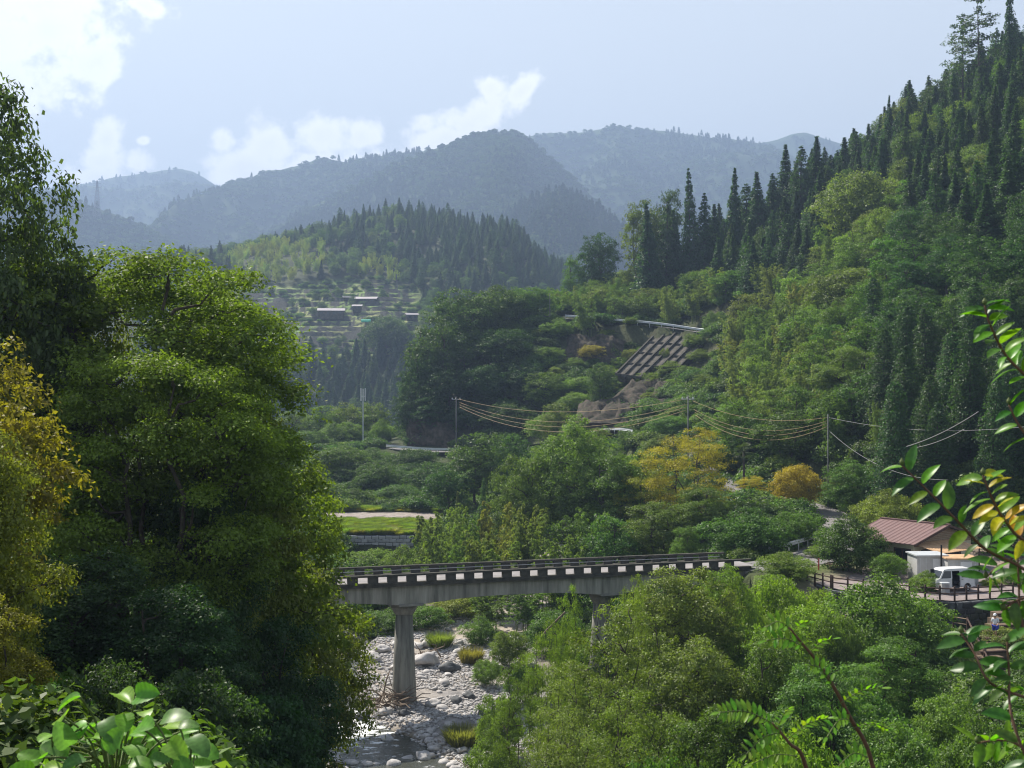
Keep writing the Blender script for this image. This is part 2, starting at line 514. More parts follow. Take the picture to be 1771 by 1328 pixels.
# roads: (px, depth, z)
ROAD = [(1230, 103.5, -15.95), (1300, 106.5, -15.98), (1345, 111, -16.15), (1400, 116, -16.35), (1440, 123, -16.2), (1452, 133, -15.8), (1430, 145, -15.3), (1380, 151, -14.6), (1325, 155, -14.1), (1270, 160, -13.6),
        (1215, 175, -12.2), (1170, 198, -10.2), (1110, 222, -8.8), (1040, 238, -9.6), (950, 246, -11.6), (860, 250, -13.0), (775, 252, -13.75), (715, 257, -13.6), (680, 264, -13.5), (672, 274, -13.6), (690, 290, -14), (660, 310, -15.5)]
ROAD2 = [(880, 300, 16.5), (950, 297, 16.2), (985, 293.5, 15.4), (1060, 289, 14.3), (1140, 284, 13.2), (1235, 275, 11.2), (1290, 262, 10.8), (1380, 250, 11.5)]


def pts3(poly):
    return np.array([XZ(a, b, c)[:] for a, b, c in poly])


def smooth_poly(p, n=6):
    out = []
    for i in range(len(p) - 1):
        p0, p1, p2, p3 = p[max(i - 1, 0)], p[i], p[i + 1], p[min(i + 2, len(p) - 1)]
        for k in range(n):
            t = k / n
            out.append(0.5 * ((2 * p1) + (-p0 + p2) * t + (2 * p0 - 5 * p1 + 4 * p2 - p3) * t * t + (-p0 + 3 * p1 - 3 * p2 + p3) * t ** 3))
    out.append(p[-1])
    return np.array(out)


ROAD_P = smooth_poly(pts3(ROAD))
ROAD2_P = smooth_poly(pts3(ROAD2))
BED_P = smooth_poly(pts3(BED)); CHAN_P = smooth_poly(pts3(CHAN))    # third value = half width


def near(x, y, poly):
    """distance to a polyline in plan and the polyline's third value there"""
    best = np.full(x.shape, 1e9); val = np.zeros(x.shape)
    for a, b in zip(poly[:-1], poly[1:]):
        dx, dy = b[0] - a[0], b[1] - a[1]
        t = np.clip(((x - a[0]) * dx + (y - a[1]) * dy) / (dx * dx + dy * dy + 1e-9), 0, 1)
        d = np.hypot(x - a[0] - t * dx, y - a[1] - t * dy)
        m = d < best
        best = np.where(m, d, best); val = np.where(m, a[2] + t * (b[2] - a[2]), val)
    return best, val


def sst(a, b, x):
    t = np.clip((x - a) / (b - a), 0, 1)
    return t * t * (3 - 2 * t)


def ground(x, y, full=False):
    x = np.asarray(x, float); y = np.asarray(y, float)
    x, y = np.broadcast_arrays(x, y)
    yy = np.maximum(y, 2.0)
    u = np.clip(x / yy, UC[0], UC[-1])
    i = np.clip(np.searchsorted(TD, yy) - 1, 0, len(TD) - 2)
    t = np.clip((yy - TD[i]) / (TD[i + 1] - TD[i]), 0, 1)
    j = np.clip(np.searchsorted(UC, u) - 1, 0, len(UC) - 2)
    s = (u - UC[j]) / (UC[j + 1] - UC[j])
    s = s * s * (3 - 2 * s) * 0.5 + s * 0.5
    z = (TZ[i, j] * (1 - s) + TZ[i, j + 1] * s) * (1 - t) + (TZ[i + 1, j] * (1 - s) + TZ[i + 1, j + 1] * s) * t
    px = u * F + 885.5
    # roughness
    flat = (sst(94, 97, yy) * (1 - sst(118, 128, yy)) * sst(1330, 1380, px) * (1 - sst(1900, 2000, px)))
    flat = np.maximum(flat, sst(168, 170, yy) * (1 - sst(212, 225, yy)) * (1 - sst(760, 900, px)))
    amp = np.interp(yy, [2, 20, 60, 130, 300, 600, 900, 1300, 3000], [0.1, 0.5, 0.6, 0.8, 3.0, 3, 8, 8, 30])
    fr = np.interp(yy, [2, 60, 200, 600, 3000], [1 / 5, 1 / 6, 1 / 16, 1 / 40, 1 / 150])
    z = z + amp * fbm(x * 0.13 + 5, yy * 0.13, 3) * (1 - flat) * np.where(yy < 150, 1, 0) + amp * fbm(x * 0.035 + 9, yy * 0.035, 4) * (1 - flat) * np.where(yy < 150, 0, 1)
    # village terraces
    tv = sst(640, 660, yy) * (1 - sst(748, 765, yy)) * sst(400, 430, px) * (1 - sst(700, 740, px))
    step = 3.2
    zz = z + 3.0 * fbm(x * 0.012, yy * 0.006, 12, 2)
    q = np.floor(zz / step) * step + step * sst(0.78, 0.98, (zz / step) % 1.0)
    z = z * (1 - tv) + q * tv
    # river bed and channel
    db, wb = near(x, y, BED_P)
    dc, wc = near(x, y, CHAN_P)
    wz = water_z(y)
    bed = wz + 0.42 + 0.35 * fbm(x * 0.3, y * 0.3, 21, 3) + 0.5 * sst(0, 1, (db / np.maximum(wb, 1) - 0.6)) - 0.22 * (1 - sst(84, 88, yy))
    bed = bed - (0.75 - 0.35 * (1 - sst(84, 88, yy))) * (1 - sst(0.7, 1.15, dc / np.maximum(wc, 1)))
    k = 1 - sst(1.0, 1.7, db / np.maximum(wb, 1))
    k = np.where((yy < 185) & (yy > 55), k, 0)
    z = z * (1 - k) + bed * k
    lm = sst(1040, 1060, px) * (1 - sst(1238, 1255, px)) * sst(246, 252, yy) * (1 - sst(281, 286, yy))
    z = z - 3.2 * lm
    # roads
    dr, zr = near(x, y, ROAD_P)
    kr = 1 - sst(3.4, 8.0, dr)
    kr = np.where((yy < 104) & (px < 1300), 0, kr) * sst(1250, 1300, px + 200 * (yy > 120))
    z = z * (1 - kr) + (zr - 0.07) * kr
    dr2, zr2 = near(x, y, ROAD2_P)
    kr2 = 1 - sst(3.2, 6.0, dr2)
    z = z * (1 - kr2) + (zr2 - 0.07) * kr2
    if full:
        return z, dict(px=px, db=db / np.maximum(wb, 1), dc=dc / np.maximum(wc, 1), k=k, kr=kr, kr2=kr2, dr=dr, dr2=dr2, tv=tv, flat=flat)
    return z


def gz(x, y):
    return float(ground(np.array([x]), np.array([y]))[0])


# one sheet: rows in depth, columns in fan directions
rows = [-400, -150, -60, -30, -15, -8, -4, -1, 1]
y = 2.0
while y < 1400:
    rows.append(y)
    y += max(0.25, min(y * 0.014, 0.55 if 74 < y < 128 else (0.9 if 128 < y < 172 else (1.3 if 640 < y < 765 else 99))))
rows += [1600, 2000, 2600, 3500, 5000, 8000, 12000, 20000]
us = np.concatenate([np.linspace(-3, -0.62, 12)[:-1], np.linspace(-0.62, -0.46, 20)[:-1], np.linspace(-0.46, 0.46, 300), np.linspace(0.46, 0.62, 20)[1:], np.linspace(0.62, 3, 12)[1:]])
rows = np.array(rows)
Yg, Ug = np.meshgrid(rows, us, indexing='ij')
Xg = Ug * np.maximum(Yg + 0, 8)
Zg, info = ground(Xg, Yg, True)
nr, nc = Yg.shape
sl = np.hypot(np.gradient(Zg, axis=0) / np.maximum(np.gradient(Yg, axis=0), 0.1), np.gradient(Zg, axis=1) / np.maximum(np.gradient(Xg, axis=1), 0.05))
forest = np.array([0.045, 0.055, 0.025]); grassc = np.array([0.065, 0.10, 0.028]); gravel = np.array([0.24, 0.23, 0.225]); sand = np.array([0.34, 0.30, 0.255])
rockc = np.array([0.07, 0.07, 0.04]); dirt = np.array([0.26, 0.21, 0.18])
col = np.ones((nr, nc, 3)) * forest
n1 = fbm(Xg * 0.05, Yg * 0.05, 31)[..., None]
col = col * (1 + 0.5 * n1)


def lay(c, m):
    global col
    m = np.clip(m, 0, 1)[..., None]
    col = col * (1 - m) + c * m


lay(rockc * (1 + 0.4 * n1), sst(0.9, 1.5, sl) * (Yg > 150) * (Yg < 400))
vg = np.clip(0.5 + 1.2 * fbm(Xg * 0.05, Yg * 0.05, 77), 0, 1)[..., None]
lay(np.array([0.16, 0.26, 0.06]) * vg + np.array([0.28, 0.30, 0.12]) * (1 - vg), info['tv'] * (sl < 0.9))
lay(np.array([0.07, 0.07, 0.06]), info['tv'] * (sl >= 0.9))
sm = np.clip(0.5 + 1.6 * fbm(Xg * 0.12, Yg * 0.12, 41), 0, 1)[..., None]
lay(gravel * (1 - sm) + sand * sm, info['k'])
lay(np.array([0.12, 0.10, 0.06]), info['k'] * (Zg < water_z(Yg) + 0.03))
lay(dirt, info['flat'] * (Yg < 130))
field = sst(182, 184, Yg) * (1 - sst(192, 195, Yg)) * sst(300, 350, info['px']) * (1 - sst(745, 775, info['px']))
lay(grassc, sst(168, 169, Yg) * (1 - sst(210, 216, Yg)) * (1 - sst(780, 900, info['px'])))
lay(np.array([0.27, 0.235, 0.215]), field)
lay(np.array([0.08, 0.11, 0.03]), info['kr'] * (info['dr'] > 2.8))
q = np.arange(nr * nc).reshape(nr, nc)
quads = np.stack([q[:-1, :-1], q[:-1, 1:], q[1:, 1:], q[1:, :-1]], -1).reshape(-1, 4)
g_me = np_mesh('ground', np.stack([Xg, Yg, Zg], -1).reshape(-1, 3), quads,
               {'gc': ('FLOAT_COLOR', 'POINT', np.concatenate([col, np.ones((nr, nc, 1))], -1).reshape(-1, 4))}, smooth=True)
M_ground = bpy.data.materials.new('ground')
M_ground.use_nodes = True
t = M_ground.node_tree
b = t.nodes['Principled BSDF']
b.inputs['Roughness'].default_value = 0.95
b.inputs['Specular IOR Level'].default_value = 0.1
at = t.nodes.new('ShaderNodeAttribute'); at.attribute_name = 'gc'
geo = t.nodes.new('ShaderNodeNewGeometry')
n_ = t.nodes.new('ShaderNodeTexNoise'); n_.inputs['Scale'].default_value = 1.1; n_.inputs['Detail'].default_value = 8; n_.inputs['Roughness'].default_value = 0.7
t.links.new(geo.outputs['Position'], n_.inputs['Vector'])
mr_ = t.nodes.new('ShaderNodeMapRange'); mr_.inputs['From Min'].default_value = 0.3; mr_.inputs['From Max'].default_value = 0.7
mr_.inputs['To Min'].default_value = 0.55; mr_.inputs['To Max'].default_value = 1.4
t.links.new(n_.outputs['Fac'], mr_.inputs['Value'])
vm = t.nodes.new('ShaderNodeVectorMath'); vm.operation = 'SCALE'
t.links.new(at.outputs['Color'], vm.inputs[0]); t.links.new(mr_.outputs[0], vm.inputs['Scale'])
t.links.new(vm.outputs[0], b.inputs['Base Color'])
bp = t.nodes.new('ShaderNodeBump'); bp.inputs['Strength'].default_value = 0.9; bp.inputs['Distance'].default_value = 0.25
t.links.new(n_.outputs['Fac'], bp.inputs['Height']); t.links.new(bp.outputs[0], b.inputs['Normal'])
tag(link('ground', g_me, M_ground), kind='structure')


def strip(name, poly, half, matl, dz=0.0, kind='structure', parent=None):
    p = np.array(poly)
    tn = np.gradient(p[:, :2], axis=0)
    tn /= np.linalg.norm(tn, axis=1)[:, None]
    nn = np.stack([-tn[:, 1], tn[:, 0]], 1)
    m = MB()
    vs, fs = [], []
    for i in range(len(p)):
        for s in (-1, -0.33, 0.33, 1):
            vs.append((p[i, 0] + nn[i, 0] * half * s, p[i, 1] + nn[i, 1] * half * s, p[i, 2] + dz))
    for i in range(len(p) - 1):
        for k in range(3):
            a = i * 4 + k
            fs.append((a, a + 4, a + 5, a + 1))
    o = m.add(vs, fs).build(name, matl, parent)
    if kind: o['kind'] = kind
    return o


RP = ROAD_P.copy()
strip('road', RP[6:], 2.6, M_asph, 0.0)
strip('upper_road', ROAD2_P, 2.2, M_asph, 0.0)

# yard in front of the shop
ym = MB()
yard = [(1345, 112), (1436, 99.9), (1520, 97), (1600, 94.8), (1650, 94.2), (1752, 96.0), (1850, 98), (1950, 105), (1900, 118), (1700, 124), (1560, 126), (1460, 127), (1400, 121)]
ym.add([XZ(a, d, Z_YARD) for a, d in yard], [tuple(range(len(yard)))])
o = ym.build('yard', mat('packed_gravel', (0.27, 0.225, 0.215), 0.95, 0.1, scale=0.8, col2=(0.17, 0.145, 0.14), bump=0.3, bscale=30))
o['kind'] = 'structure'

# river water
wm = MB()
vs, fs = [], []
wy = np.arange(56, 176, 1.0)
for yy_ in wy:
    for k in range(9):
        cx = np.interp(yy_, [56, 66, 78, 90, 110, 130, 150, 175], [-20, -18, -12, -10, -10, -5, 0, 6])
        vs.append((cx - 16 + 4 * k, yy_, float(water_z(yy_))))
for i in range(len(wy) - 1):
    for k in range(8):
        a = i * 9 + k
        fs.append((a, a + 1, a + 10, a + 9))
M_water = bpy.data.materials.new('river_water')
M_water.use_nodes = True
t = M_water.node_tree
b = t.nodes['Principled BSDF']
b.inputs['Roughness'].default_value = 0.12
b.inputs['IOR'].default_value = 1.33
b.inputs['Base Color'].default_value = (0.07, 0.075, 0.06, 1)
b.inputs['Alpha'].default_value = 0.72
geo = t.nodes.new('ShaderNodeNewGeometry')
mp = t.nodes.new('ShaderNodeMapping'); mp.inputs['Scale'].default_value = (0.8, 1.6, 1)
t.links.new(geo.outputs['Position'], mp.inputs[0])
n_ = t.nodes.new('ShaderNodeTexNoise'); n_.inputs['Scale'].default_value = 2.2; n_.inputs['Detail'].default_value = 6
t.links.new(mp.outputs[0], n_.inputs['Vector'])
bp = t.nodes.new('ShaderNodeBump'); bp.inputs['Strength'].default_value = 0.8; bp.inputs['Distance'].default_value = 0.12
t.links.new(n_.outputs['Fac'], bp.inputs['Height']); t.links.new(bp.outputs[0], b.inputs['Normal'])
# foam where the water runs steep beside the pier
sp = t.nodes.new('ShaderNodeSeparateXYZ'); t.links.new(geo.outputs['Position'], sp.inputs[0])


def tmath(op, a, b_=None, clamp=False):
    m = t.nodes.new('ShaderNodeMath'); m.operation = op; m.use_clamp = clamp
    for i, v in enumerate((a, b_)):
        if v is None: continue
        if isinstance(v, (int, float)): m.inputs[i].default_value = v
        else: t.links.new(v, m.inputs[i])
    return m.outputs[0]


m_y = tmath('SUBTRACT', 1.0, tmath('DIVIDE', tmath('ABSOLUTE', tmath('SUBTRACT', sp.outputs[1], 93.5)), 7.0))
m_x = tmath('SUBTRACT', 1.0, tmath('DIVIDE', tmath('ABSOLUTE', tmath('SUBTRACT', sp.outputs[0], -11.8)), 4.0))
foam = tmath('MULTIPLY', tmath('MAXIMUM', m_y, 0.0), tmath('MAXIMUM', m_x, 0.0))
n2 = t.nodes.new('ShaderNodeTexNoise'); n2.inputs['Scale'].default_value = 1.4; n2.inputs['Detail'].default_value = 7; n2.inputs['Roughness'].default_value = 0.7
t.links.new(mp.outputs[0], n2.inputs['Vector'])
foam = tmath('ADD', tmath('MULTIPLY', foam, 0.55), tmath('MULTIPLY', tmath('SUBTRACT', n2.outputs['Fac'], 0.5), 1.6))
fr = t.nodes.new('ShaderNodeMapRange'); fr.inputs['From Min'].default_value = 0.16; fr.inputs['From Max'].default_value = 0.30
t.links.new(foam, fr.inputs['Value'])
fd = t.nodes.new('ShaderNodeBsdfDiffuse'); fd.inputs['Color'].default_value = (0.72, 0.74, 0.74, 1)
ms = t.nodes.new('ShaderNodeMixShader')
t.links.new(fr.outputs[0], ms.inputs[0]); t.links.new(b.outputs[0], ms.inputs[1]); t.links.new(fd.outputs[0], ms.inputs[2])
t.links.new(ms.outputs[0], t.nodes['Material Output'].inputs['Surface'])
wo = wm.add(vs, fs).build('water', M_water)
wo['kind'] = 'structure'

# ------------------------------------------------------------------ far mountains
def crest(pts):
    p = np.array(pts, float)
    return lambda px: np.interp(px, p[:, 0], p[:, 1])


MOUNT = []


def mountain(pts, d, front, back, base, relief, seed, step=5, rows=40, spur=380.0, top=0.0):
    f = crest(pts)
    p0, p1 = pts[0][0], pts[-1][0]
    px = np.arange(p0, p1 + step, step, dtype=float)
    ts = np.concatenate([-np.linspace(1, 0, 8)[:-1], np.linspace(0, 1, rows) ** 1.15])
    T, PX = np.meshgrid(ts, px, indexing='ij')
    zc = -(f(PX) - 664) / F * d - top
    DD = np.where(T < 0, d - T * back, d - T * front)
    X = (PX - 885.5) / F * d * (1 + 0.25 * (DD / d - 1))
    X = X + 0.35 * spur * fbm(T * 2.1 + seed, PX * 0.004, seed, 2) * np.clip(T * 4, 0, 1)
    rd = 1 - np.abs(fbm(X / spur + seed, (DD / spur) * 0.33, seed, 3)) * 2.2
    rd2 = 1 - np.abs(fbm(X / spur * 2.7 + seed, (DD / spur) * 1.0, seed + 5, 3)) * 2.2
    prof = np.where(T < 0, 1 - np.abs(T) ** 1.3, 1 - np.clip(T, 0, 1) ** 0.92)
    env = np.clip(np.abs(T) * 5, 0, 1) * np.clip((1 - np.abs(T)) * 3, 0.2, 1)
    Z = base + (zc - base) * prof + relief * (rd * 0.75 + rd2 * 0.3 - 0.55) * env
    Z = Z + relief * 0.06 * fbm(X / spur * 9, DD / spur * 9, seed + 9, 3)
    n, m = T.shape
    q = np.arange(n * m).reshape(n, m)
    quads = np.stack([q[:-1, :-1], q[:-1, 1:], q[1:, 1:], q[1:, :-1]], -1).reshape(-1, 4)[:, ::-1]
    V = np.stack([X, DD, Z], -1)
    me = np_mesh('mountain', V.reshape(-1, 3), quads, smooth=True)
    o = link('mountain', me, M_mount)
    o['kind'] = 'structure'
    MOUNT.append((V, T, d))
    return V


M_mount = mat('wooded_slope', (0.042, 0.068, 0.03), 1.0, 0.05, scale=0.006, col2=(0.028, 0.048, 0.022), coords='Object', detail=12)
mountain([(60, 335), (120, 320), (160, 316), (200, 306), (250, 299), (285, 294), (312, 292), (335, 298), (355, 309), (375, 322), (420, 348), (480, 380)], 4300, 1100, 500, -20, 60, 1.0, spur=700)
mountain([(40, 330), (120, 320), (160, 322), (205, 327), (235, 325), (270, 320), (300, 315), (330, 315), (355, 318), (385, 327), (420, 343), (470, 372), (520, 400)], 3800, 1100, 500, -20, 75, 2.3, spur=520)
mountain([(1240, 262), (1300, 252), (1340, 243), (1370, 232), (1392, 229), (1415, 236), (1445, 246), (1500, 262), (1600, 300), (1900, 380)], 3850, 1100, 500, -20, 75, 3.3, spur=520)
mountain([(700, 300), (780, 262), (860, 236), (900, 236), (950, 228), (985, 232), (1020, 229), (1045, 221), (1072, 213), (1100, 222), (1130, 226), (1170, 229), (1210, 235), (1255, 238), (1300, 245), (1330, 251), (1370, 275), (1440, 330), (1600, 420), (1900, 520)], 3400, 1500, 700, -20, 150, 4.1, spur=560)
mountain([(180, 440), (240, 425), (280, 408), (330, 372), (385, 327), (405, 316), (440, 311), (470, 296), (500, 291), (530, 281), (560, 273), (600, 280), (620, 275), (655, 270), (700, 264), (740, 262), (800, 262), (900, 300), (1000, 360)], 3000, 1300, 700, -20, 115, 5.2, spur=420)
mountain([(400, 450), (450, 412), (520, 365), (600, 328), (680, 288), (740, 262), (800, 240), (848, 228), (885, 230), (915, 240), (945, 268), (985, 300), (1030, 345), (1065, 378), (1100, 410), (1160, 450)], 2500, 1100, 700, -40, 95, 6.7, spur=420)
mountain([(760, 470), (820, 420), (870, 385), (905, 350), (940, 332), (975, 326), (1010, 342), (1045, 366), (1080, 395), (1120, 430), (1200, 480), (1400, 560)], 1900, 800, 600, -40, 70, 7.7, spur=260)
mountain([(-400, 330), (-100, 310), (40, 325), (120, 345), (165, 358), (205, 374), (240, 388), (275, 402), (310, 424), (350, 450), (420, 500)], 2300, 900, 700, -40, 70, 8.7, spur=300)
mountain([(-900, 300), (-600, 250), (-300, 300), (0, 360)], 2600, 900, 700, -40, 120, 9.7, spur=400, step=12)
mountain([(1700, 330), (1900, 250), (2200, 150), (2700, 120), (3200, 240)], 1400, 700, 500, -40, 90, 10.7, spur=300, step=12)
# ------------------------------------------------------------------ vegetation prototypes
def rand_dirs(r, n):
    v = r.normal(size=(n, 3))
    return v / np.linalg.norm(v, axis=1)[:, None]


def leaves(r, pos, out, size, aspect=0.55, upb=0.55, jitter=0.6, vbase=None, droop=0.0):
    """diamond leaves at pos; out = outward directions"""
    n = len(pos)
    nrm = out * 0.55 + np.array([0, 0, upb]) + r.normal(size=(n, 3)) * jitter
    nrm /= np.linalg.norm(nrm, axis=1)[:, None]
    d = out * 0.6 + r.normal(size=(n, 3)) * 0.7 + np.array([0, 0, -droop])
    d -= nrm * np.sum(d * nrm, 1)[:, None]
    d /= np.linalg.norm(d, axis=1)[:, None] + 1e-9
    w = np.cross(nrm, d)
    s = size * r.uniform(0.65, 1.3, size=(n, 1))
    v = np.stack([pos - d * s * 0.5, pos + w * s * aspect * 0.5 + nrm * s * 0.06, pos + d * s * 0.5 - nrm * s * 0.08, pos - w * s * aspect * 0.5 + nrm * s * 0.06], 1).reshape(-1, 3)
    f = np.arange(n * 4).reshape(n, 4)
    val = r.uniform(0.2, 0.8, n) if vbase is None else np.clip(vbase + r.normal(size=n) * 0.16, 0, 1)
    return v, f, np.repeat(val, 4)


def leaf_mesh(name, parts, matl):
    vs, fs, at_, off = [], [], [], 0
    for v, f, a in parts:
        vs.append(v); fs.append(f + off); at_.append(a); off += len(v)
    me = np_mesh(name, np.concatenate(vs), np.concatenate(fs), {'v': ('FLOAT', 'POINT', np.concatenate(at_))})
    me.materials.append(matl)
    return me


def limb(m, a, b, r0, r1, r, n=5, wob=0.06, sides=5):
    a, b = Vector(a), Vector(b)
    L_ = (b - a).length
    pts = [a.lerp(b, k / n) + (Vector(r.normal(size=3)) * wob * L_ * (0 if k in (0, n) else 1)) for k in range(n + 1)]
    m.tube(pts, [r0 + (r1 - r0) * (k / n) for k in range(n + 1)], sides, caps=False)
    return pts


def broad(seed, h, w, z0, nl, nt, nleaf, ls, flat=0.8, trunk=0.022, stems=1, lobe=0.17, tuft=0.055, name='broadleaf', open_=0.0, dome=0.0, matl=None, upb=0.55, aspect=0.55, boxy=1.0):
    r = np.random.default_rng(seed)
    c = np.array([0, 0, (z0 + 1) / 2 * h])
    rad = np.array([w / 2, w / 2, (1 - z0) / 2 * h])
    lr = lobe * w
    # lobes spread through the crown by best candidate
    L_ = []
    for k in range(nl):
        best, bd = None, -1
        for _ in range(14):
            q = rand_dirs(r, 1)[0] * r.uniform(0.35, 1) ** 0.5
            if q[2] < -0.75: continue
            q = np.sign(q) * np.abs(q) ** boxy
            p = c + q * (rad - lr * 0.9)
            d = min([np.linalg.norm((p - o_) / rad) for o_ in L_] or [9])
            if d > bd: best, bd = p, d
        L_.append(best)
    L_ = np.array(L_)
    parts = []
    tm = MB()
    th = h * (z0 + 0.25 * (1 - z0))
    tr = trunk * h
    forks = []
    for s in range(stems):
        a = 2 * pi * s / stems + r.uniform(0, 1)
        b0 = np.array([cos(a), sin(a), 0]) * (0.02 * w if stems > 1 else 0)
        t1 = np.array([cos(a) * 0.13 * w * (stems > 1) + r.normal() * 0.02 * w, sin(a) * 0.13 * w * (stems > 1) + r.normal() * 0.02 * w, th])
        k_ = 0.75 if stems > 1 else 1
        pts = limb(tm, b0 + np.array([0, 0, -0.6]), t1, tr * k_, tr * 0.6 * k_, r, 7, 0.02, 8)
        top = np.array([t1[0] * 1.5, t1[1] * 1.5, h * 0.86])
        pts += limb(tm, t1, top, tr * 0.6 * k_, tr * 0.15, r, 5, 0.04, 6)
        forks += [np.array(p) for p in pts[3:]]
    forks = np.array(forks)
    for p in L_:
        dd = np.linalg.norm((forks - p) * np.array([1, 1, 1.3]), axis=1) + np.where(forks[:, 2] > p[2] - 0.02 * h, 9, 0)
        f0 = forks[np.argmin(dd)]
        limb(tm, f0, p, tr * 0.3, tr * 0.07, r, 5, 0.05)
    for p in L_:
        lv = r.uniform(0.3, 0.7)
        R_ = lr * r.uniform(0.75, 1.25)
        n = max(3, int(nt * (R_ / lr) ** 2))
        dd = rand_dirs(r, n)
        dd[:, 2] = dd[:, 2] * 0.9 + 0.28
        co = (p - c) / rad
        dd = dd + co * 0.35
        dd /= np.linalg.norm(dd, axis=1)[:, None]
        tp = p + dd * R_ * np.array([1, 1, flat]) * r.uniform(0.55, 1.05, size=(n, 1))
        for q_, o_ in zip(tp, dd):
            if open_ and r.random() < open_: continue
            if r.random() < 0.25:
                limb(tm, p, q_, tr * 0.07, tr * 0.03, r, 2, 0.05, 3)
            tR = tuft * w * r.uniform(0.7, 1.35)
            k = max(4, int(nleaf * (tR / (tuft * w)) ** 2))
            g = r.normal(size=(k, 3)) * 0.55
            off = g * tR * np.array([1, 1, 0.42])
            off[:, 2] -= 0.25 * (off[:, 0] ** 2 + off[:, 1] ** 2) / tR
            pos = q_ + off
            outv = g / (np.linalg.norm(g, axis=1)[:, None] + 1e-6) * 0.5 + o_ * 0.5
            parts.append(leaves(r, pos, outv, ls, aspect, upb, 0.45, vbase=np.full(k, np.clip(lv + r.normal() * 0.12, 0, 1))))
    cm = leaf_mesh(name + '_crown', parts, matl or M_leaf)
    kme = tm.mesh(name + '_trunk', True)
    kme.materials.append(M_bark)
    return cm, kme, h, w


def conifer(seed, h, w, z0, nlev, nbr, nleaf, ls, name='conifer', droop=0.35, sparse=0.0, pw=0.75, flat=False):
    r = np.random.default_rng(seed)
    parts = []
    tm = MB()
    lean = r.normal(size=2) * 0.01 * h
    tm.tube([(lean[0] * k / 6, lean[1] * k / 6, -0.6 + (h + 0.5) * k / 6) for k in range(7)], [0.014 * h * (1 - k / 6.3) for k in range(7)], 7, caps=False)
    sec = r.uniform(0.75, 1.15, size=5)
    for i in range(nlev):
        t = (i + r.uniform(0, 1)) / nlev
        z = h * (z0 + (1 - z0) * t)
        rr = w / 2 * ((1 - t) ** pw) * (1.0 if t > 0.12 else 0.7 + t * 2.5) * r.uniform(0.75, 1.15)
        a0 = r.uniform(0, 2 * pi)
        nb = max(3, int(nbr * (0.45 + 0.55 * (1 - t))))
        for b_ in range(nb):
            if r.random() < sparse: continue
            a = a0 + 2 * pi * b_ / nb + r.normal() * 0.25
            ln = rr * r.uniform(0.7, 1.1) * sec[int((a / (2 * pi) * 5)) % 5]
            dirv = np.array([cos(a), sin(a), 0.0])
            base = np.array([lean[0] * z / h, lean[1] * z / h, z])
            if ln > 0.9:
                tm.tube([base, base + dirv * ln * 0.5 + np.array([0, 0, 0.06 * ln]), base + dirv * ln * 0.95 + np.array([0, 0, -droop * 0.25 * ln])], [0.045, 0.03, 0.012], 3, caps=False)
            k = max(6, int(nleaf * (0.3 + ln / (w / 2))))
            s = r.uniform(0.15, 1, k) ** 0.7
            lat = r.normal(size=k) * 0.16 * ln * (1.2 - s * 0.5)
            side = np.array([-sin(a), cos(a), 0])
            pos = base + dirv * (s * ln)[:, None] + side * lat[:, None]
            pos[:, 2] += -droop * s ** 2 * ln + (r.normal(size=k) * (0.04 if flat else 0.16) * ln) + (0.12 * ln * s)
            pos += r.normal(size=(k, 3)) * 0.06
            outv = np.repeat(dirv[None, :], k, 0) + np.array([0, 0, 0.25])
            parts.append(leaves(r, pos, outv, ls, 0.5, 0.5, 0.5, vbase=np.full(k, r.uniform(0.3, 0.6)), droop=0.35))
    # leader tuft
    k = 30
    pos = np.stack([r.normal(size=k) * 0.1, r.normal(size=k) * 0.1, h - r.uniform(0, 0.09, k) * h], 1) + np.array([lean[0], lean[1], 0])
    parts.append(leaves(r, pos, rand_dirs(r, k) + np.array([0, 0, 1]), ls, 0.5))
    cm = leaf_mesh(name + '_crown', parts, M_leaf)
    kme = tm.mesh(name + '_trunk', True)
    kme.materials.append(M_bark)
    return cm, kme, h, w


def bamboo(seed, h, w, nc, ls, nleaf=26, name='bamboo'):
    r = np.random.default_rng(seed)
    parts = []
    tm = MB()
    for i in range(nc):
        a = r.uniform(0, 2 * pi)
        b0 = np.array([cos(a), sin(a), 0]) * r.uniform(0, 0.28) * w
        hh = h * r.uniform(0.72, 1.0)
        la = a + r.normal() * 0.6
        lean = np.array([cos(la), sin(la), 0]) * w * r.uniform(0.12, 0.34)
        pts = []
        for k in range(9):
            s = k / 8
            pts.append(b0 + lean * s ** 2.2 + np.array([0, 0, hh * (s - 0.10 * s ** 4) - 0.4 * (s == 0)]))
        tm.tube(pts, [0.045 * (1 - 0.85 * k / 8) + 0.006 for k in range(9)], 5, caps=False)
        pts = np.array(pts)
        lv = r.uniform(0.35, 0.75)
        for j in range(34):
            s = 0.28 + 0.72 * (j + r.random()) / 34
            fi = s * 8
            i0 = min(int(fi), 7)
            p = pts[i0] * (1 - (fi - i0)) + pts[i0 + 1] * (fi - i0)
            aa = r.uniform(0, 2 * pi)
            ln = (0.10 + 0.55 * (1 - s)) * w * 0.42 * r.uniform(0.6, 1.2) + 0.18
            dv = np.array([cos(aa), sin(aa), 0.25])
            q = r.uniform(0.2, 1, nleaf) ** 0.8
            pos = p + dv * (q * ln)[:, None] + r.normal(size=(nleaf, 3)) * 0.10 * ln
            pos[:, 2] -= q ** 2 * ln * 0.35
            parts.append(leaves(r, pos, np.repeat(dv[None], nleaf, 0), ls, 0.26, 0.35, 0.55, vbase=np.full(nleaf, lv + r.normal() * 0.1), droop=0.7))
    cm = leaf_mesh(name + '_crown', parts, M_leaf)
    kme = tm.mesh(name + '_culms', True)
    kme.materials.append(M_culm)
    return cm, kme, h, w


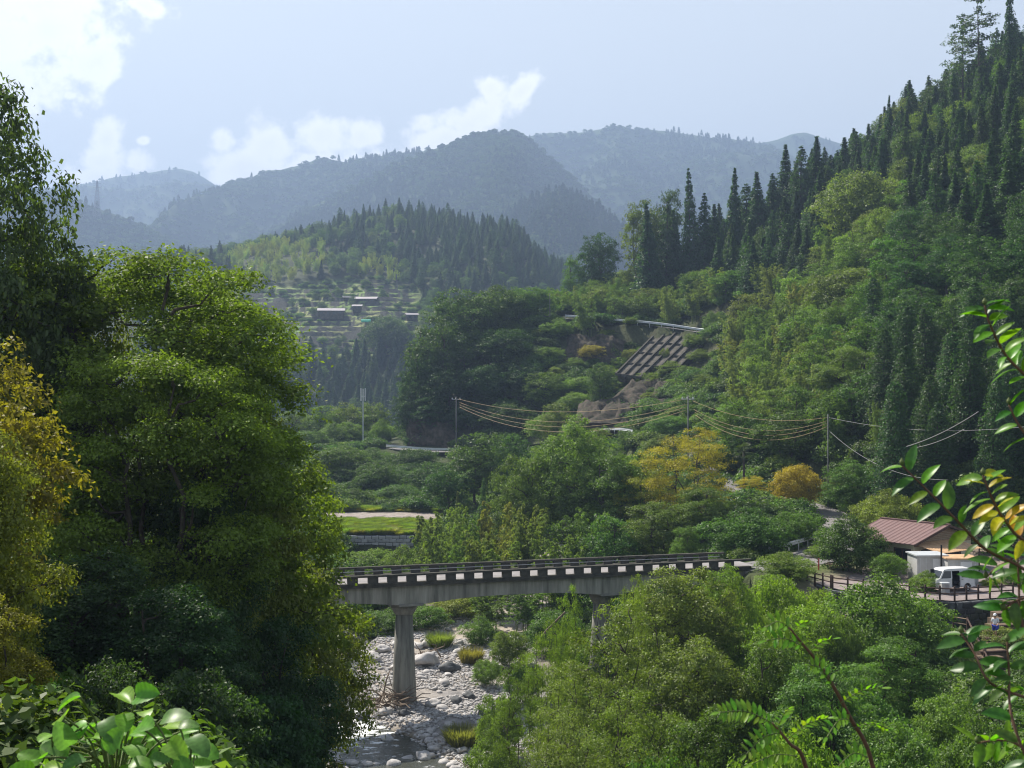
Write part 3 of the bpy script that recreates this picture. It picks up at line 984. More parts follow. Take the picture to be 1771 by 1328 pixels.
def grass_clump(seed, h, w, n):
    r = np.random.default_rng(seed)
    a = r.uniform(0, 2 * pi, n); q = np.sqrt(r.uniform(0, 1, n)) * w * 0.3
    b0 = np.stack([np.cos(a) * q, np.sin(a) * q, np.zeros(n)], 1)
    la = a + r.normal(size=n) * 0.7
    ln = h * r.uniform(0.5, 1.1, n)
    tip = b0 + np.stack([np.cos(la) * w * 0.3 * r.uniform(0.2, 1.1, n), np.sin(la) * w * 0.3 * r.uniform(0.2, 1.1, n), ln], 1)
    mid = (b0 + tip) / 2 + np.array([0, 0, 1]) * (ln * 0.12)[:, None]
    sd_ = np.stack([-np.sin(la), np.cos(la), np.zeros(n)], 1) * 0.016
    v = np.stack([b0 - sd_ * .5, b0 + sd_ * .5, mid + sd_, tip, mid - sd_], 1).reshape(-1, 3)
    i = np.arange(n)[:, None] * 5
    f = np.concatenate([i + np.array([[0, 1, 2, 4]]), i + np.array([[4, 2, 3, 3]])], 0)
    # second set as triangles folded to quads is invalid; use a thin quad tip instead
    v2 = np.concatenate([v, tip + sd_ * 0.15])
    f2 = np.concatenate([i + np.array([[0, 1, 2, 4]]), np.concatenate([i + 4, i + 2, n * 5 + np.arange(n)[:, None], i + 3], 1)], 0)
    val = np.concatenate([np.repeat(r.uniform(0.2, 0.9, n), 5), r.uniform(0.2, 0.9, n)])
    me = np_mesh('grass_clump', v2, f2, {'v': ('FLOAT', 'POINT', val)})
    me.materials.append(M_leaf)
    return me, None, h, w


PROTO = {
    'maple': [broad(101, 16, 10.5, 0.22, 66, 15, 95, 0.15, flat=0.5, trunk=0.018, stems=4, lobe=0.125, tuft=0.052, open_=0.06, name='maple', boxy=0.72)],
    'near': [broad(102, 11, 8, 0.12, 34, 14, 84, 0.16, flat=0.7, stems=2, lobe=0.155, tuft=0.06, open_=0.06, name='tree_near'),
             broad(103, 10, 7.5, 0.08, 32, 13, 84, 0.155, flat=0.6, stems=3, lobe=0.16, tuft=0.06, open_=0.1, name='tree_layered'),
             broad(104, 11, 8, 0.10, 28, 16, 78, 0.17, flat=0.9, stems=1, lobe=0.18, tuft=0.06, open_=0.05, name='tree_round')],
    'lacy': [broad(105, 11, 8, 0.12, 44, 12, 44, 0.13, flat=0.5, stems=4, lobe=0.14, tuft=0.05, open_=0.15, name='tree_lacy', trunk=0.011),
             broad(106, 11, 7, 0.15, 38, 12, 44, 0.13, flat=0.5, stems=3, lobe=0.15, tuft=0.05, open_=0.18, name='tree_lacy', trunk=0.011)],
    'broad': [broad(110 + k, 11, 8.5, 0.08, [24, 20, 28, 22][k], 10, 38, 0.30, flat=[0.9, 0.7, 1.0, 0.8][k], stems=1 + k % 2, lobe=[.2, .19, .2, .21][k], tuft=0.075, name='tree') for k in range(4)],
    'bush': [broad(120 + k, 4.2, 6, -0.1, 26, 13, 52, 0.15, flat=0.8, stems=4, lobe=0.18, tuft=0.062, name='bush', trunk=0.012) for k in range(3)],
    'conifer': [conifer(130, 18, 6.2, 0.05, 48, 11, 28, 0.42, pw=0.85), conifer(131, 20, 7.0, 0.08, 44, 10, 30, 0.44, pw=0.8, droop=0.45), conifer(132, 17, 5.6, 0.04, 48, 10, 26, 0.40, pw=1.0),
                conifer(133, 19, 7.4, 0.2, 24, 10, 34, 0.46, pw=0.62, droop=0.25, sparse=0.12)],
    'hinoki': [conifer(135, 17, 7, 0.02, 40, 14, 38, 0.33, pw=0.4, droop=0.3), conifer(136, 19, 7.5, 0.05, 40, 14, 38, 0.33, pw=0.5, droop=0.25)],
    'pine': [conifer(138, 17, 9, 0.25, 17, 8, 60, 0.34, pw=0.45, droop=-0.02, sparse=0.25, flat=True), conifer(139, 15, 8, 0.3, 14, 7, 60, 0.34, pw=0.4, droop=0.05, sparse=0.3, flat=True)],
    'bamboo': [bamboo(140, 11, 5.5, 10, 0.36), bamboo(141, 12, 6, 11, 0.36), bamboo(142, 9.5, 5, 9, 0.34)],
    'grass': [grass_clump(150, 1.0, 1.8, 1300), grass_clump(151, 0.8, 2.0, 1300)],
    'low': [broad(160 + k, 1.8, 3.4, -0.15, 17, 16, 16, 0.19, flat=0.6, stems=3, lobe=0.24, tuft=0.085, name='low_shrub', trunk=0.015) for k in range(2)],
}

PROTO['round'] = [PROTO['near'][2]]


def simple_tree(seed, kind):
    """light tree for slopes two kilometres away"""
    r = np.random.default_rng(seed)
    if kind == 'c':
        n = 150
        t_ = r.uniform(0, 1, n)
        a = r.uniform(0, 2 * pi, n)
        rr = 2.6 * (1 - t_) ** 0.8
        pos = np.stack([np.cos(a) * rr, np.sin(a) * rr, 3 + 14 * t_], 1)
        outv = np.stack([np.cos(a), np.sin(a), 0.4 + 0 * a], 1)
        v, f, q = leaves(r, pos, outv, 2.3, 0.7, 0.3, 0.3)
    else:
        n = 190
        dd = rand_dirs(r, n); dd[:, 2] = np.abs(dd[:, 2]) * 1.2 - 0.2
        lob = rand_dirs(r, 7) * 2.8
        pos = np.array([0, 0, 6.5]) + dd * 2.7 + lob[r.integers(0, 7, n)] * np.array([1, 1, .6])
        v, f, q = leaves(r, pos, dd, 2.2, 0.8, 0.5, 0.3)
    return leaf_mesh('far_' + kind, [(v, f, q)], M_far)


GREEN = (0.075, 0.13, 0.028)
LIGHT = (0.12, 0.18, 0.045)
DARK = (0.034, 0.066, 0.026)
YEL = (0.17, 0.19, 0.035)
OLIVE = (0.105, 0.145, 0.03)
BAMB = (0.13, 0.185, 0.06)
CEDAR = (0.036, 0.072, 0.034)
ORANGE = (0.32, 0.17, 0.03)
RUST = (0.27, 0.13, 0.035)

NAMES = {'maple': ('maple_tree', 'tree'), 'near': ('broadleaf_tree', 'tree'), 'round': ('broadleaf_tree', 'tree'), 'lacy': ('slender_tree', 'tree'), 'broad': ('broadleaf_tree', 'tree'), 'bush': ('bush', 'bush'),
         'conifer': ('cedar_tree', 'conifer'), 'hinoki': ('cypress_tree', 'conifer'), 'pine': ('pine_tree', 'pine'), 'bamboo': ('bamboo_clump', 'bamboo'),
         'grass': ('grass_clump', 'grass'), 'low': ('shrub', 'shrub')}


def plant(kind, x, y, zb, hgt, wid, colr, label, group, seed, crown_only=False, name=None):
    r = random.Random(seed)
    cm, tm, ph, pw = PROTO[kind][seed % len(PROTO[kind])]
    nm, cat = NAMES[kind]
    if name: nm = name
    t_ = empty(nm, (x, y, zb), r.uniform(0, 2 * pi))
    t_.scale = (wid / pw, wid / pw, hgt / ph)
    if kind in ('conifer', 'hinoki', 'pine', 'broad'): t_.rotation_euler = (r.gauss(0, 0.03), r.gauss(0, 0.03), t_.rotation_euler[2])
    j = [1 + r.uniform(-0.07, 0.07) for _ in range(3)]
    c = link('crown' if kind != 'grass' else 'blades', cm, None, t_)
    c.color = (colr[0] * j[0], colr[1] * j[1], colr[2] * j[2], 1)
    if tm is not None:
        link('culms' if kind == 'bamboo' else 'trunk', tm, None, t_)
    tag(t_, label, cat, group)
    return t_


_tc = [0]
PLANTED = []


def place(kind, px, top, d, wpx, colr, label, group=None, seed=None, hmax=None, name=None):
    _tc[0] += 1
    s = _tc[0] * 7 + 3 if seed is None else seed
    x = (px - 885.5) / F * d
    g = gz(x, d) - 0.1
    zt = -(top - 664) / F * d
    h = zt - g
    w = wpx / F * d
    h = max(h, 0.45 * w, 0.5)
    if hmax: h = min(h, hmax)
    if kind in ('near', 'broad', 'round') and h / w < 0.85: kind = 'bush'; name = name or 'broadleaf_tree'
    if kind == 'roundlow': kind = 'bush'; name = 'broadleaf_tree'
    if kind == 'grass': h = min(h, 1.3)
    PLANTED.append((x, d, w))
    return plant(kind, x, d, g, h, w, colr, label, group, s, name=name)
# ------------------------------------------------------------------ bridge
BA = XZ(440, 91.5, -15.5); BB = XZ(1290, 106, -15.95)
bt = (BB - BA); BL = bt.length; bt.normalize()
bn = Vector((-bt.y, bt.x, 0)).normalized()
up = Vector((0, 0, 1))


def bp_(s, n=0.0, z=0.0):
    return BA + bt * s + bn * n + up * z


bridge = empty('bridge', bp_(0))
BINV = Matrix.Translation(-bridge.location)
tag(bridge, 'old grey concrete girder bridge crossing the stony river on round piers', 'bridge')


def bpart(m, name, matl, parent=bridge, **k):
    m.v = [tuple(Vector(v) - bridge.location) for v in m.v]
    return m.build(name, matl, parent, **k)


DW = 4.8
# girder with haunches over the piers
def s_of(px):
    lo, hi = -5.0, BL + 5
    for _ in range(40):
        mid = (lo + hi) / 2
        p = bp_(mid, 2.4)
        if p.x / p.y * F + 885.5 < px: lo = mid
        else: hi = mid
    return lo


piers = [s_of(699), s_of(1040)]
piers = [piers[0] - (piers[1] - piers[0])] + piers
gm = MB()
ss = np.linspace(0, BL, 90)
prof = []
for s in ss:
    dmin = min(abs(s - q) for q in piers)
    prof.append(1.12 + 0.5 * max(0, 1 - dmin / 6.5) ** 1.6)
for n0, n1 in ((0.38, 1.0), (DW - 1.0, DW - 0.38)):
    vs = []
    for s, h_ in zip(ss, prof):
        vs += [bp_(s, n0, 0), bp_(s, n1, 0), bp_(s, n1, -h_), bp_(s, n0, -h_)]
    fs = [(0, 1, 2, 3), tuple(4 * (len(ss) - 1) + k for k in (3, 2, 1, 0))]
    for i in range(len(ss) - 1):
        for k in range(4):
            fs.append((4 * i + k, 4 * i + (k + 1) % 4, 4 * i + 4 + (k + 1) % 4, 4 * i + 4 + k))
    gm = MB().add(vs, fs)
    bpart(gm, 'girder', M_streak)
for s in np.arange(2.0, BL, 4.9):
    bpart(MB().beam(bp_(s, 1.0, -0.5), bp_(s, DW - 1.0, -0.5), 0.25, 0.8), 'cross_beam', M_conc)
bpart(MB().beam(bp_(-1, DW / 2, 0.10), bp_(BL + 0.5, DW / 2, 0.10), DW, 0.2), 'deck_slab', M_concdark)
o = bpart(MB().beam(bp_(-1, DW / 2, 0.215), bp_(BL + 1.5, DW / 2, 0.215), DW - 0.9, 0.03), 'deck_surface', mat('bridge_deck', (0.26, 0.245, 0.24), 0.9, 0.2, scale=0.8, col2=(0.17, 0.16, 0.16), bump=0.2))
for n in (0.14, DW - 0.14):
    bpart(MB().beam(bp_(-1, n, 0.27), bp_(BL + 0.5, n, 0.27), 0.36, 0.14), 'kerb_beam', M_concdark)
    bpart(MB().beam(bp_(-1, n, 0.875), bp_(BL + 0.5, n, 0.875), 0.34, 0.15), 'parapet_rail', M_concdark)
    k = 0
    pmesh = MB().box((0, 0, 0), (0.80, 0.24, 0.46), M=Matrix((bt, bn, up)).transposed().to_3x3()).mesh('parapet_block')
    pmesh.materials.append(M_concdark)
    s = -0.4
    while s < BL:
        q = link('parapet_block', pmesh, None, bridge)
        wd = 1.0 + 0.08 * sin(k * 2.3)
        q.location = bp_(s, n, 0.57) - bridge.location
        s += 1.56 * (1 + 0.03 * sin(k * 1.7)); k += 1
# leg rails: thin inner pipe on the far side
bpart(MB().tube([bp_(0, DW - 0.30, 0.60), bp_(BL, DW - 0.30, 0.60)], 0.03), 'hand_pipe', M_offwhite)
for s, pxl in zip(piers, (None, 699, 1040)):
    c = bp_(s, DW / 2, -1.62)
    base = gz(c.x, c.y) - 0.8
    hh = c.z - base
    hd = empty('pier', c - bridge.location); hd.parent = bridge
    bpart_c = MB().lathe((0, 0, 0), [(0.76, -0.92), (0.86, -0.74), (1.02, -0.42), (1.06, -0.34), (1.06, -0.003)], 24)
    link('capital', bpart_c.mesh('capital', False), M_conc, hd)
    sh = MB().lathe((0, 0, -hh), [(1.0, 0), (0.98, 1.0), (0.84, hh * 0.5), (0.67, hh - 0.925)], 24)
    o = link('shaft', sh.mesh('shaft', True), M_streak, hd)
    link('pier_cap', MB().box((0, 0, 0.10), (2.0, 4.2, 0.19), rz=math.atan2(bt.y, bt.x)).mesh('pier_cap'), M_conc, hd)
for s, wz_ in ((-1.2, 4), (BL + 1.2, 4)):
    c = bp_(s, DW / 2, -2.2)
    bpart(MB().box(c, (2.4, DW, 4.3), rz=math.atan2(bt.y, bt.x)), 'abutment', M_conc)

# ------------------------------------------------------------------ stone retaining walls
def block_wall(name, a, b, z0f, z1, nrow, blen, label, col_mats, depth=0.5, jig=0.05, seed=1):
    r = random.Random(seed)
    a, b = Vector((a.x, a.y, 0)), Vector((b.x, b.y, 0))
    L_ = (b - a).length
    t_ = (b - a).normalized()
    ang = math.atan2(t_.y, t_.x)
    top = z1
    w_ = empty(name, ((a.x + b.x) / 2, (a.y + b.y) / 2, z0f), 0)
    tag(w_, label, 'wall')
    org = w_.location
    m = MB().box((0, 0, (top - z0f) / 2), (L_, depth, top - z0f - 0.02), rz=ang)
    m.build('wall_core', M_stone2, w_)
    rh = (top - z0f) / nrow
    nb = int(L_ / blen)
    meshes = []
    for k in range(6):
        bm = bmesh.new()
        bmesh.ops.create_cube(bm, size=1)
        for v in bm.verts:
            v.co.x *= blen * 0.94; v.co.y *= depth + 0.16; v.co.z *= rh * 0.92
            v.co += Vector((r.uniform(-1, 1), r.uniform(-1, 1), r.uniform(-1, 1))) * jig
        bmesh.ops.bevel(bm, geom=list(bm.edges), offset=0.05, segments=1, affect='EDGES')
        me = bpy.data.meshes.new('block'); bm.to_mesh(me); bm.free()
        me.materials.append(col_mats[k % len(col_mats)])
        meshes.append(me)
    for j in range(nrow):
        for i in range(nb):
            s = (i + 0.5 + (0.5 if j % 2 else 0)) * blen - L_ / 2
            if s > L_ / 2 - blen * 0.3: continue
            q = link('block', r.choice(meshes), None, w_)
            q.location = (t_.x * s + t_.y * 0.04 * r.random(), t_.y * s, (j + 0.5) * rh)
            q.rotation_euler = (0, 0, ang + (pi if r.random() < .5 else 0))
    return w_


M_blk1 = mat('grey_block', (0.42, 0.42, 0.43), 0.95, 0.1, scale=1.5, col2=(0.3, 0.3, 0.31), bump=0.4)
M_blk2 = mat('grey_block_worn', (0.35, 0.355, 0.37), 0.95, 0.1, scale=1.5, col2=(0.25, 0.25, 0.26), bump=0.4)
M_dk1 = mat('shaded_stone', (0.085, 0.085, 0.075), 0.95, 0.1, scale=2, col2=(0.04, 0.05, 0.03), bump=0.5)  # yard wall stone: the shade it stands in is put into the colour
M_dk2 = mat('shaded_stone_deep', (0.06, 0.06, 0.06), 0.95, 0.1, scale=2, col2=(0.035, 0.035, 0.035), bump=0.5)  # darker companion stone, shade likewise in its colour
block_wall('retaining_wall', XZ(540, 168, 0), XZ(716, 168, 0), -23.4, -20.55, 6, 0.95, 'grey coursed block wall below the grassy terrace across the river', [M_blk1, M_blk2, M_blk1])
block_wall('retaining_wall', XZ(1440, 99.5, 0), XZ(1652, 94.0, 0), -19.6, -16.58, 6, 0.75, 'dark shaded stone wall holding up the shop yard beneath the brown fence', [M_dk1, M_dk2], seed=2, jig=0.07)
block_wall('retaining_wall', XZ(1653, 94.0, 0), XZ(1760, 95.9, 0), -19.4, -16.58, 6, 0.75, 'short dark stone wall beside the garden steps, under the fence end', [M_dk2, M_dk1], seed=3, jig=0.07)
block_wall('retaining_wall', XZ(1342, 111.6, 0), XZ(1439, 99.6, 0), -19.5, -16.58, 6, 0.8, 'shaded stone wall dropping from the road edge where the bridge ends', [M_dk2, M_dk1], seed=4, jig=0.07)

# ------------------------------------------------------------------ fences and guardrails
def log_fence(label, pts, spacing, hgt=1.05):
    pts = [Vector(p) for p in pts]
    f = empty('log_fence', pts[0])
    tag(f, label, 'fence')
    org = f.location.copy()
    run = []
    for a, b in zip(pts[:-1], pts[1:]):
        n = max(1, round((b - a).length / spacing))
        for k in range(n):
            run.append(a.lerp(b, k / n))
    run.append(pts[-1])
    pm = MB().tube([(0, 0, -0.3), (0, 0, hgt), (0, 0, hgt + 0.04)], [0.075, 0.075, 0.05], 8).mesh('post', True)
    pm.materials.append(M_wood)
    for p in run:
        q = link('post', pm, None, f); q.location = p - org
    for a, b in zip(run[:-1], run[1:]):
        for h_ in (0.5, 0.88):
            MB().tube([a - org + up * h_, b - org + up * (h_ - 0.01)], 0.055, 6).build('rail', M_wood, f, smooth=True)
    return f


log_fence('brown log fence curving along the yard edge from the bridge end', [XZ(1346, 111.2, Z_YARD), XZ(1362, 107.5, Z_YARD), XZ(1396, 103.2, Z_YARD), XZ(1437, 100.0, Z_YARD)], 1.35)
log_fence('brown log fence along the yard edge in front of the white van', [XZ(1440, 99.8, Z_YARD), XZ(1520, 97.1, Z_YARD), XZ(1600, 95.0, Z_YARD), XZ(1651, 94.3, Z_YARD), XZ(1752, 96.1, Z_YARD)], 1.14)


def guardrail(label, poly, step, hgt=0.75, post=True, matl=None, beamh=0.34):
    p = [Vector(q) for q in poly]
    g = empty('guardrail', p[0])
    tag(g, label, 'guardrail')
    org = g.location.copy()
    m = MB()
    vs, fs = [], []
    prof = [(0, 0.17), (0.05, 0.12), (0.05, 0.06), (0, 0.0), (0.05, -0.06), (0.05, -0.12), (0, -0.17)]
    for i, q in enumerate(p):
        t_ = (p[min(i + 1, len(p) - 1)] - p[max(i - 1, 0)]); t_.z = 0; t_.normalize()
        n_ = Vector((t_.y, -t_.x, 0))
        for a, b in prof:
            vs.append(q - org + n_ * a + up * (hgt - 0.15 + b * beamh / 0.34))
        for a, b in prof[::-1]:
            vs.append(q - org + n_ * (a - 0.02) + up * (hgt - 0.15 + b * beamh / 0.34))
    k = len(prof) * 2
    for i in range(len(p) - 1):
        for j in range(k):
            fs.append((i * k + j, i * k + (j + 1) % k, (i + 1) * k + (j + 1) % k, (i + 1) * k + j))
    fs += [tuple(range(k)), tuple((len(p) - 1) * k + j for j in range(k))[::-1]]
    m.add(vs, fs).build('rail', matl or M_galv, g)
    pm = MB().tube([(0, 0, -0.5), (0, 0, hgt)], 0.06, 6).mesh('post', True); pm.materials.append(M_galv)
    dist = 0
    for i in range(len(p) - 1):
        L_ = (p[i + 1] - p[i]).length
        while dist < L_:
            q = link('post', pm, None, g); q.location = p[i].lerp(p[i + 1], dist / L_) - org + Vector((0, 0.09, 0))
            dist += step
        dist -= L_
    return g


def offset(poly, off, i0, i1):
    p = np.array(poly)
    tn = np.gradient(p[:, :2], axis=0); tn /= np.linalg.norm(tn, axis=1)[:, None]
    return [Vector((p[i, 0] + tn[i, 1] * off, p[i, 1] - tn[i, 0] * off, p[i, 2])) for i in range(i0, i1)]


def span(poly, px0, px1, side):
    idx = [i for i, q in enumerate(poly) if px0 <= q[0] / q[1] * F + 885.5 <= px1]
    a = offset(poly, side, min(idx), max(idx) + 1)
    return a


r2 = offset(ROAD2_P, 2.3, 0, len(ROAD2_P))
if r2[10].y > ROAD2_P[10][1]: r2 = offset(ROAD2_P, -2.3, 0, len(ROAD2_P))
r2 = [q for q in r2 if 970 < q.x / q.y * F + 885.5 < 1242]
guardrail('long pale guardrail along the upper road above the rock slope', r2, 3.0, 0.85, beamh=0.5)
r1 = [Vector(q) for q in ROAD_P if q[1] > 247]
r1a = [i for i, q in enumerate(ROAD_P) if 218 < q[1] < 262 and q[0] / q[1] * F + 885.5 < 1150]
cand = offset(ROAD_P, 2.8, r1a[0], r1a[-1] + 1)
if cand[8].y > ROAD_P[r1a[0] + 8][1]: cand = offset(ROAD_P, -2.8, r1a[0], r1a[-1] + 1)
gA = [q for q in cand if 622 < q.x / q.y * F + 885.5 < 800]
gB = [q for q in cand if 1010 < q.x / q.y * F + 885.5 < 1150]
guardrail('white guardrail on the lower road where it rounds the dark wooded bluff', gA, 2.5, 0.8, beamh=0.45)
guardrail('short stretch of white guardrail half hidden behind the centre trees', gB, 2.5, 0.8, beamh=0.45)
guardrail('galvanised guardrail slanting up from the far bridge end beside the road', [XZ(1330, 116.5, -16.2), XZ(1370, 120, -16.15), XZ(1406, 123.5, -16.0), XZ(1425, 127, -15.9)], 2.0, 0.85, beamh=0.4)

# ------------------------------------------------------------------ concrete lattice on the rock slope
TLc, TRc = P(1138, 577, 282.5), P(1232, 583, 273.5)
BLc, BRc = P(1066, 650, 262), P(1150, 662, 255)
sf = empty('slope_lattice', (TLc + BRc) / 2)
tag(sf, 'dark concrete lattice pinned over the bare rock slope below the upper road', 'retaining structure')
so = sf.location.copy()


def sq(a, b, o_=0.0):
    p = (TLc.lerp(TRc, a)).lerp(BLc.lerp(BRc, a), b)
    nrm = (TRc - TLc).cross(BLc - TLc).normalized()
    if nrm.y > 0: nrm = -nrm
    return p + nrm * o_ - so


NA, NB = 6, 4
M_panel = mat('sprayed_concrete', (0.13, 0.115, 0.105), 0.95, 0.1, scale=0.8, col2=(0.06, 0.06, 0.045), bump=0.5, bscale=3)
for i in range(NA):
    for j in range(NB):
        if i > 2 and j == 3: continue
        a0, a1, b0, b1 = i / NA + 0.01, (i + 1) / NA - 0.01, j / NB + 0.02, (j + 1) / NB - 0.02
        m = MB()
        m.add([sq(a0, b0, 0.25), sq(a1, b0, 0.25), sq(a1, b1, 0.25), sq(a0, b1, 0.25), sq(a0, b0, -1.5), sq(a1, b0, -1.5), sq(a1, b1, -1.5), sq(a0, b1, -1.5)],
              [(0, 1, 2, 3), (0, 4, 5, 1), (1, 5, 6, 2), (2, 6, 7, 3), (3, 7, 4, 0)])
        m.build('panel', M_panel, sf)
for j in range(NB + 1):
    m = MB().beam(sq(-0.02, j / NB, 0.35), sq(1.02 if j < 4 else 0.52, j / NB, 0.35), 0.4, 0.5)
    m.build('beam', M_concdark, sf)
for i in range(NA + 1):
    m = MB().beam(sq(i / NA, 0, 0.42), sq(i / NA, 1.0 if i < 4 else 0.75, 0.42), 0.4, 0.5)
    m.build('beam', M_concdark, sf)


def rock_face(label, corners, depth, seed, nx=34, ny=22, name='rock_outcrop'):
    """rough outcrop: grid between four corner points pushed out by noise, closed behind"""
    a, b, c, d = corners  # TL TR BR BL
    T, U_ = np.meshgrid(np.linspace(0, 1, ny), np.linspace(0, 1, nx), indexing='ij')
    A = np.array
    base = (A(a)[None, None] * ((1 - U_) * (1 - T))[..., None] + A(b)[None, None] * (U_ * (1 - T))[..., None] + A(c)[None, None] * (U_ * T)[..., None] + A(d)[None, None] * ((1 - U_) * T)[..., None])
    nrm = np.cross(A(b) - A(a), A(d) - A(a)); nrm = nrm / np.linalg.norm(nrm)
    if nrm[1] > 0: nrm = -nrm
    L1 = np.linalg.norm(A(b) - A(a)); L2 = np.linalg.norm(A(d) - A(a))
    e = np.clip(np.minimum(np.minimum(U_, 1 - U_), np.minimum(T, 1 - T)) * 6, 0, 1)
    rr = 1 - np.abs(fbm(U_ * L1 / 3.2 + seed, T * L2 / 4, seed)) * 2.6
    off = depth * (-0.9 + 1.6 * e * (0.55 + 0.5 * rr) + 0.5 * fbm(U_ * L1 / 1.6, T * L2 / 1.2, seed + 3) * e)
    V_ = base + nrm * off[..., None]
    cen = V_.reshape(-1, 3).mean(0)
    q = np.arange(nx * ny).reshape(ny, nx)
    quads = np.stack([q[:-1, :-1], q[:-1, 1:], q[1:, 1:], q[1:, :-1]], -1).reshape(-1, 4)
    me = np_mesh(name, V_.reshape(-1, 3) - cen, quads)
    o = link(name, me, M_rock); o.location = cen
    return tag(o, label, 'rock')


rock_face('bare brown rock face just under the upper guardrail', [P(975, 572, 286), P(1082, 580, 281), P(1070, 622, 272), P(965, 625, 275)], 1.5, 3)
rock_face('shaded rocky cutting above the lower road, beneath the lattice', [P(1085, 655, 262), P(1200, 640, 262), P(1210, 720, 236), P(1010, 722, 240)], 1.3, 5)
rock_face('dark rock outcrop above the power pole among vines', [P(1000, 690, 250), P(1110, 672, 250), P(1120, 735, 236), P(990, 735, 242)], 1.2, 6)
rock_face('brown cliff foot beside the bend at the bottom of the bluff', [P(698, 716, 266), P(780, 722, 262), P(790, 782, 256), P(700, 772, 262)], 1.5, 7)

# ------------------------------------------------------------------ poles and wires
def pole(name, label, px, top, d, zb=None, r0=0.13, arms=1, cat='utility pole', lamp=False):
    x = (px - 885.5) / F * d
    zb = gz(x, d) if zb is None else zb
    zt = -(top - 664) / F * d
    p = empty(name, (x, d, zb))
    tag(p, label, cat)
    h_ = zt - zb
    MB().tube([(0, 0, -1), (0, 0, h_)], [r0, r0 * 0.65], 10).build('shaft', M_pole, p, smooth=True)
    for k in range(arms):
        z = h_ - 0.5 - 0.9 * k
        MB().beam((-0.9, 0.15, z), (0.9, 0.15, z), 0.1, 0.1).build('crossarm', M_galv, p)
        for xx in (-0.8, -0.1, 0.75):
            MB().lathe((xx, 0.15, z + 0.05), [(0.06, 0), (0.1, 0.06), (0.06, 0.12), (0.1, 0.18), (0.04, 0.26)], 8).build('insulator', M_white, p)
    return p, Vector((x, d, zt))


p1, t1 = pole('utility_pole', 'grey utility pole carrying wires on the lower road at the bluff', 789, 686, 246)
p2, t2 = pole('utility_pole', 'utility pole rising out of the yellow-green treetop at centre right', 1190, 684, 178)
p3, t3 = pole('utility_pole', 'utility pole under the cypresses where the wires end', 1432, 716, 150, arms=0, r0=0.1)
pole('utility_pole', 'slim pole standing on the upper road above the dark bluff', 951, 507, 291, arms=0, r0=0.14)


def wire(label, a, b, sag, rad=0.028, matl=None, n=20):
    a, b = Vector(a), Vector(b)
    m = MB()
    org = (a + b) / 2
    m.tube([a.lerp(b, k / n) - up * (sag * 4 * (k / n) * (1 - k / n)) - org for k in range(n + 1)], rad, 5)
    o = m.build('power_line', matl or M_wire, smooth=True)
    o.location = org
    return tag(o, label, 'power line')


wire('topmost power line between the bluff pole and the treetop pole', P(793, 690, 246), P(1188, 690, 178), 2.2, 0.03)
wire('second power line strung from the bluff pole, just above the lowest pair', P(795, 696, 246), P(1187, 699, 178), 3.2, 0.03)
wire('third power line of the span leaving the bluff pole', P(795, 700, 246), P(1187, 704, 178), 3.6, 0.03)
wire('lowest power line of the span leaving the bluff pole', P(795, 704, 246), P(1187, 709, 178), 4.0, 0.035)
wire('topmost power line from the treetop pole towards the cypresses', P(1198, 693, 178), P(1430, 722, 150), 1.35, 0.024)
wire('second power line from the treetop pole, dipping over the orange tree', P(1200, 708, 178), P(1430, 728, 150), 2.0, 0.024)
wire('third power line from the treetop pole, dipping over the orange tree', P(1202, 713, 178), P(1430, 732, 150), 2.3, 0.024)
wire('lowest power line from the treetop pole, dipping over the orange tree', P(1203, 718, 178), P(1430, 738, 150), 2.5, 0.03)
wire('upper thin cable running from the cypress pole to the right', P(1434, 722, 150), P(1800, 735, 120), 1.0, 0.02, M_wirepale)
wire('lower thin cable running from the cypress pole to the right', P(1434, 745, 150), P(1640, 830, 118), 1.5, 0.02, M_wirepale)
wire('upper white sleeved cable crossing the dark cypresses', P(1568, 772, 120), P(1692, 712, 104), 0.3, 0.035, M_wirepale)
wire('lower white sleeved cable crossing the dark cypresses', P(1578, 775, 119), P(1668, 742, 106), 0.25, 0.03, M_wirepale)
wire('thin dark line spanning the field below the bluff', P(560, 880, 175), P(1050, 882, 160), 0.5, 0.02, M_black)

# twin antenna mast
def mast():
    x = (628 - 885.5) / F * 262
    zb = gz(x, 262); zt = -(672 - 664) / F * 262
    p = tag(empty('antenna_mast', (x, 262, zb)), 'thin mast with two upright white aerials beside the distant road', 'mast')
    h_ = zt - zb
    MB().tube([(0, 0, -0.5), (0, 0, h_)], 0.13, 8).build('shaft', M_galv, p)
    for dx in (-0.45, 0.45):
        MB().tube([(dx, 0, h_ - 2.6), (dx, 0, h_ + 0.1)], 0.12, 8).build('aerial', M_white, p)
    MB().beam((-0.45, 0, h_ - 1.6), (0.45, 0, h_ - 1.6), 0.1, 0.1).build('bracket', M_galv, p)
mast()


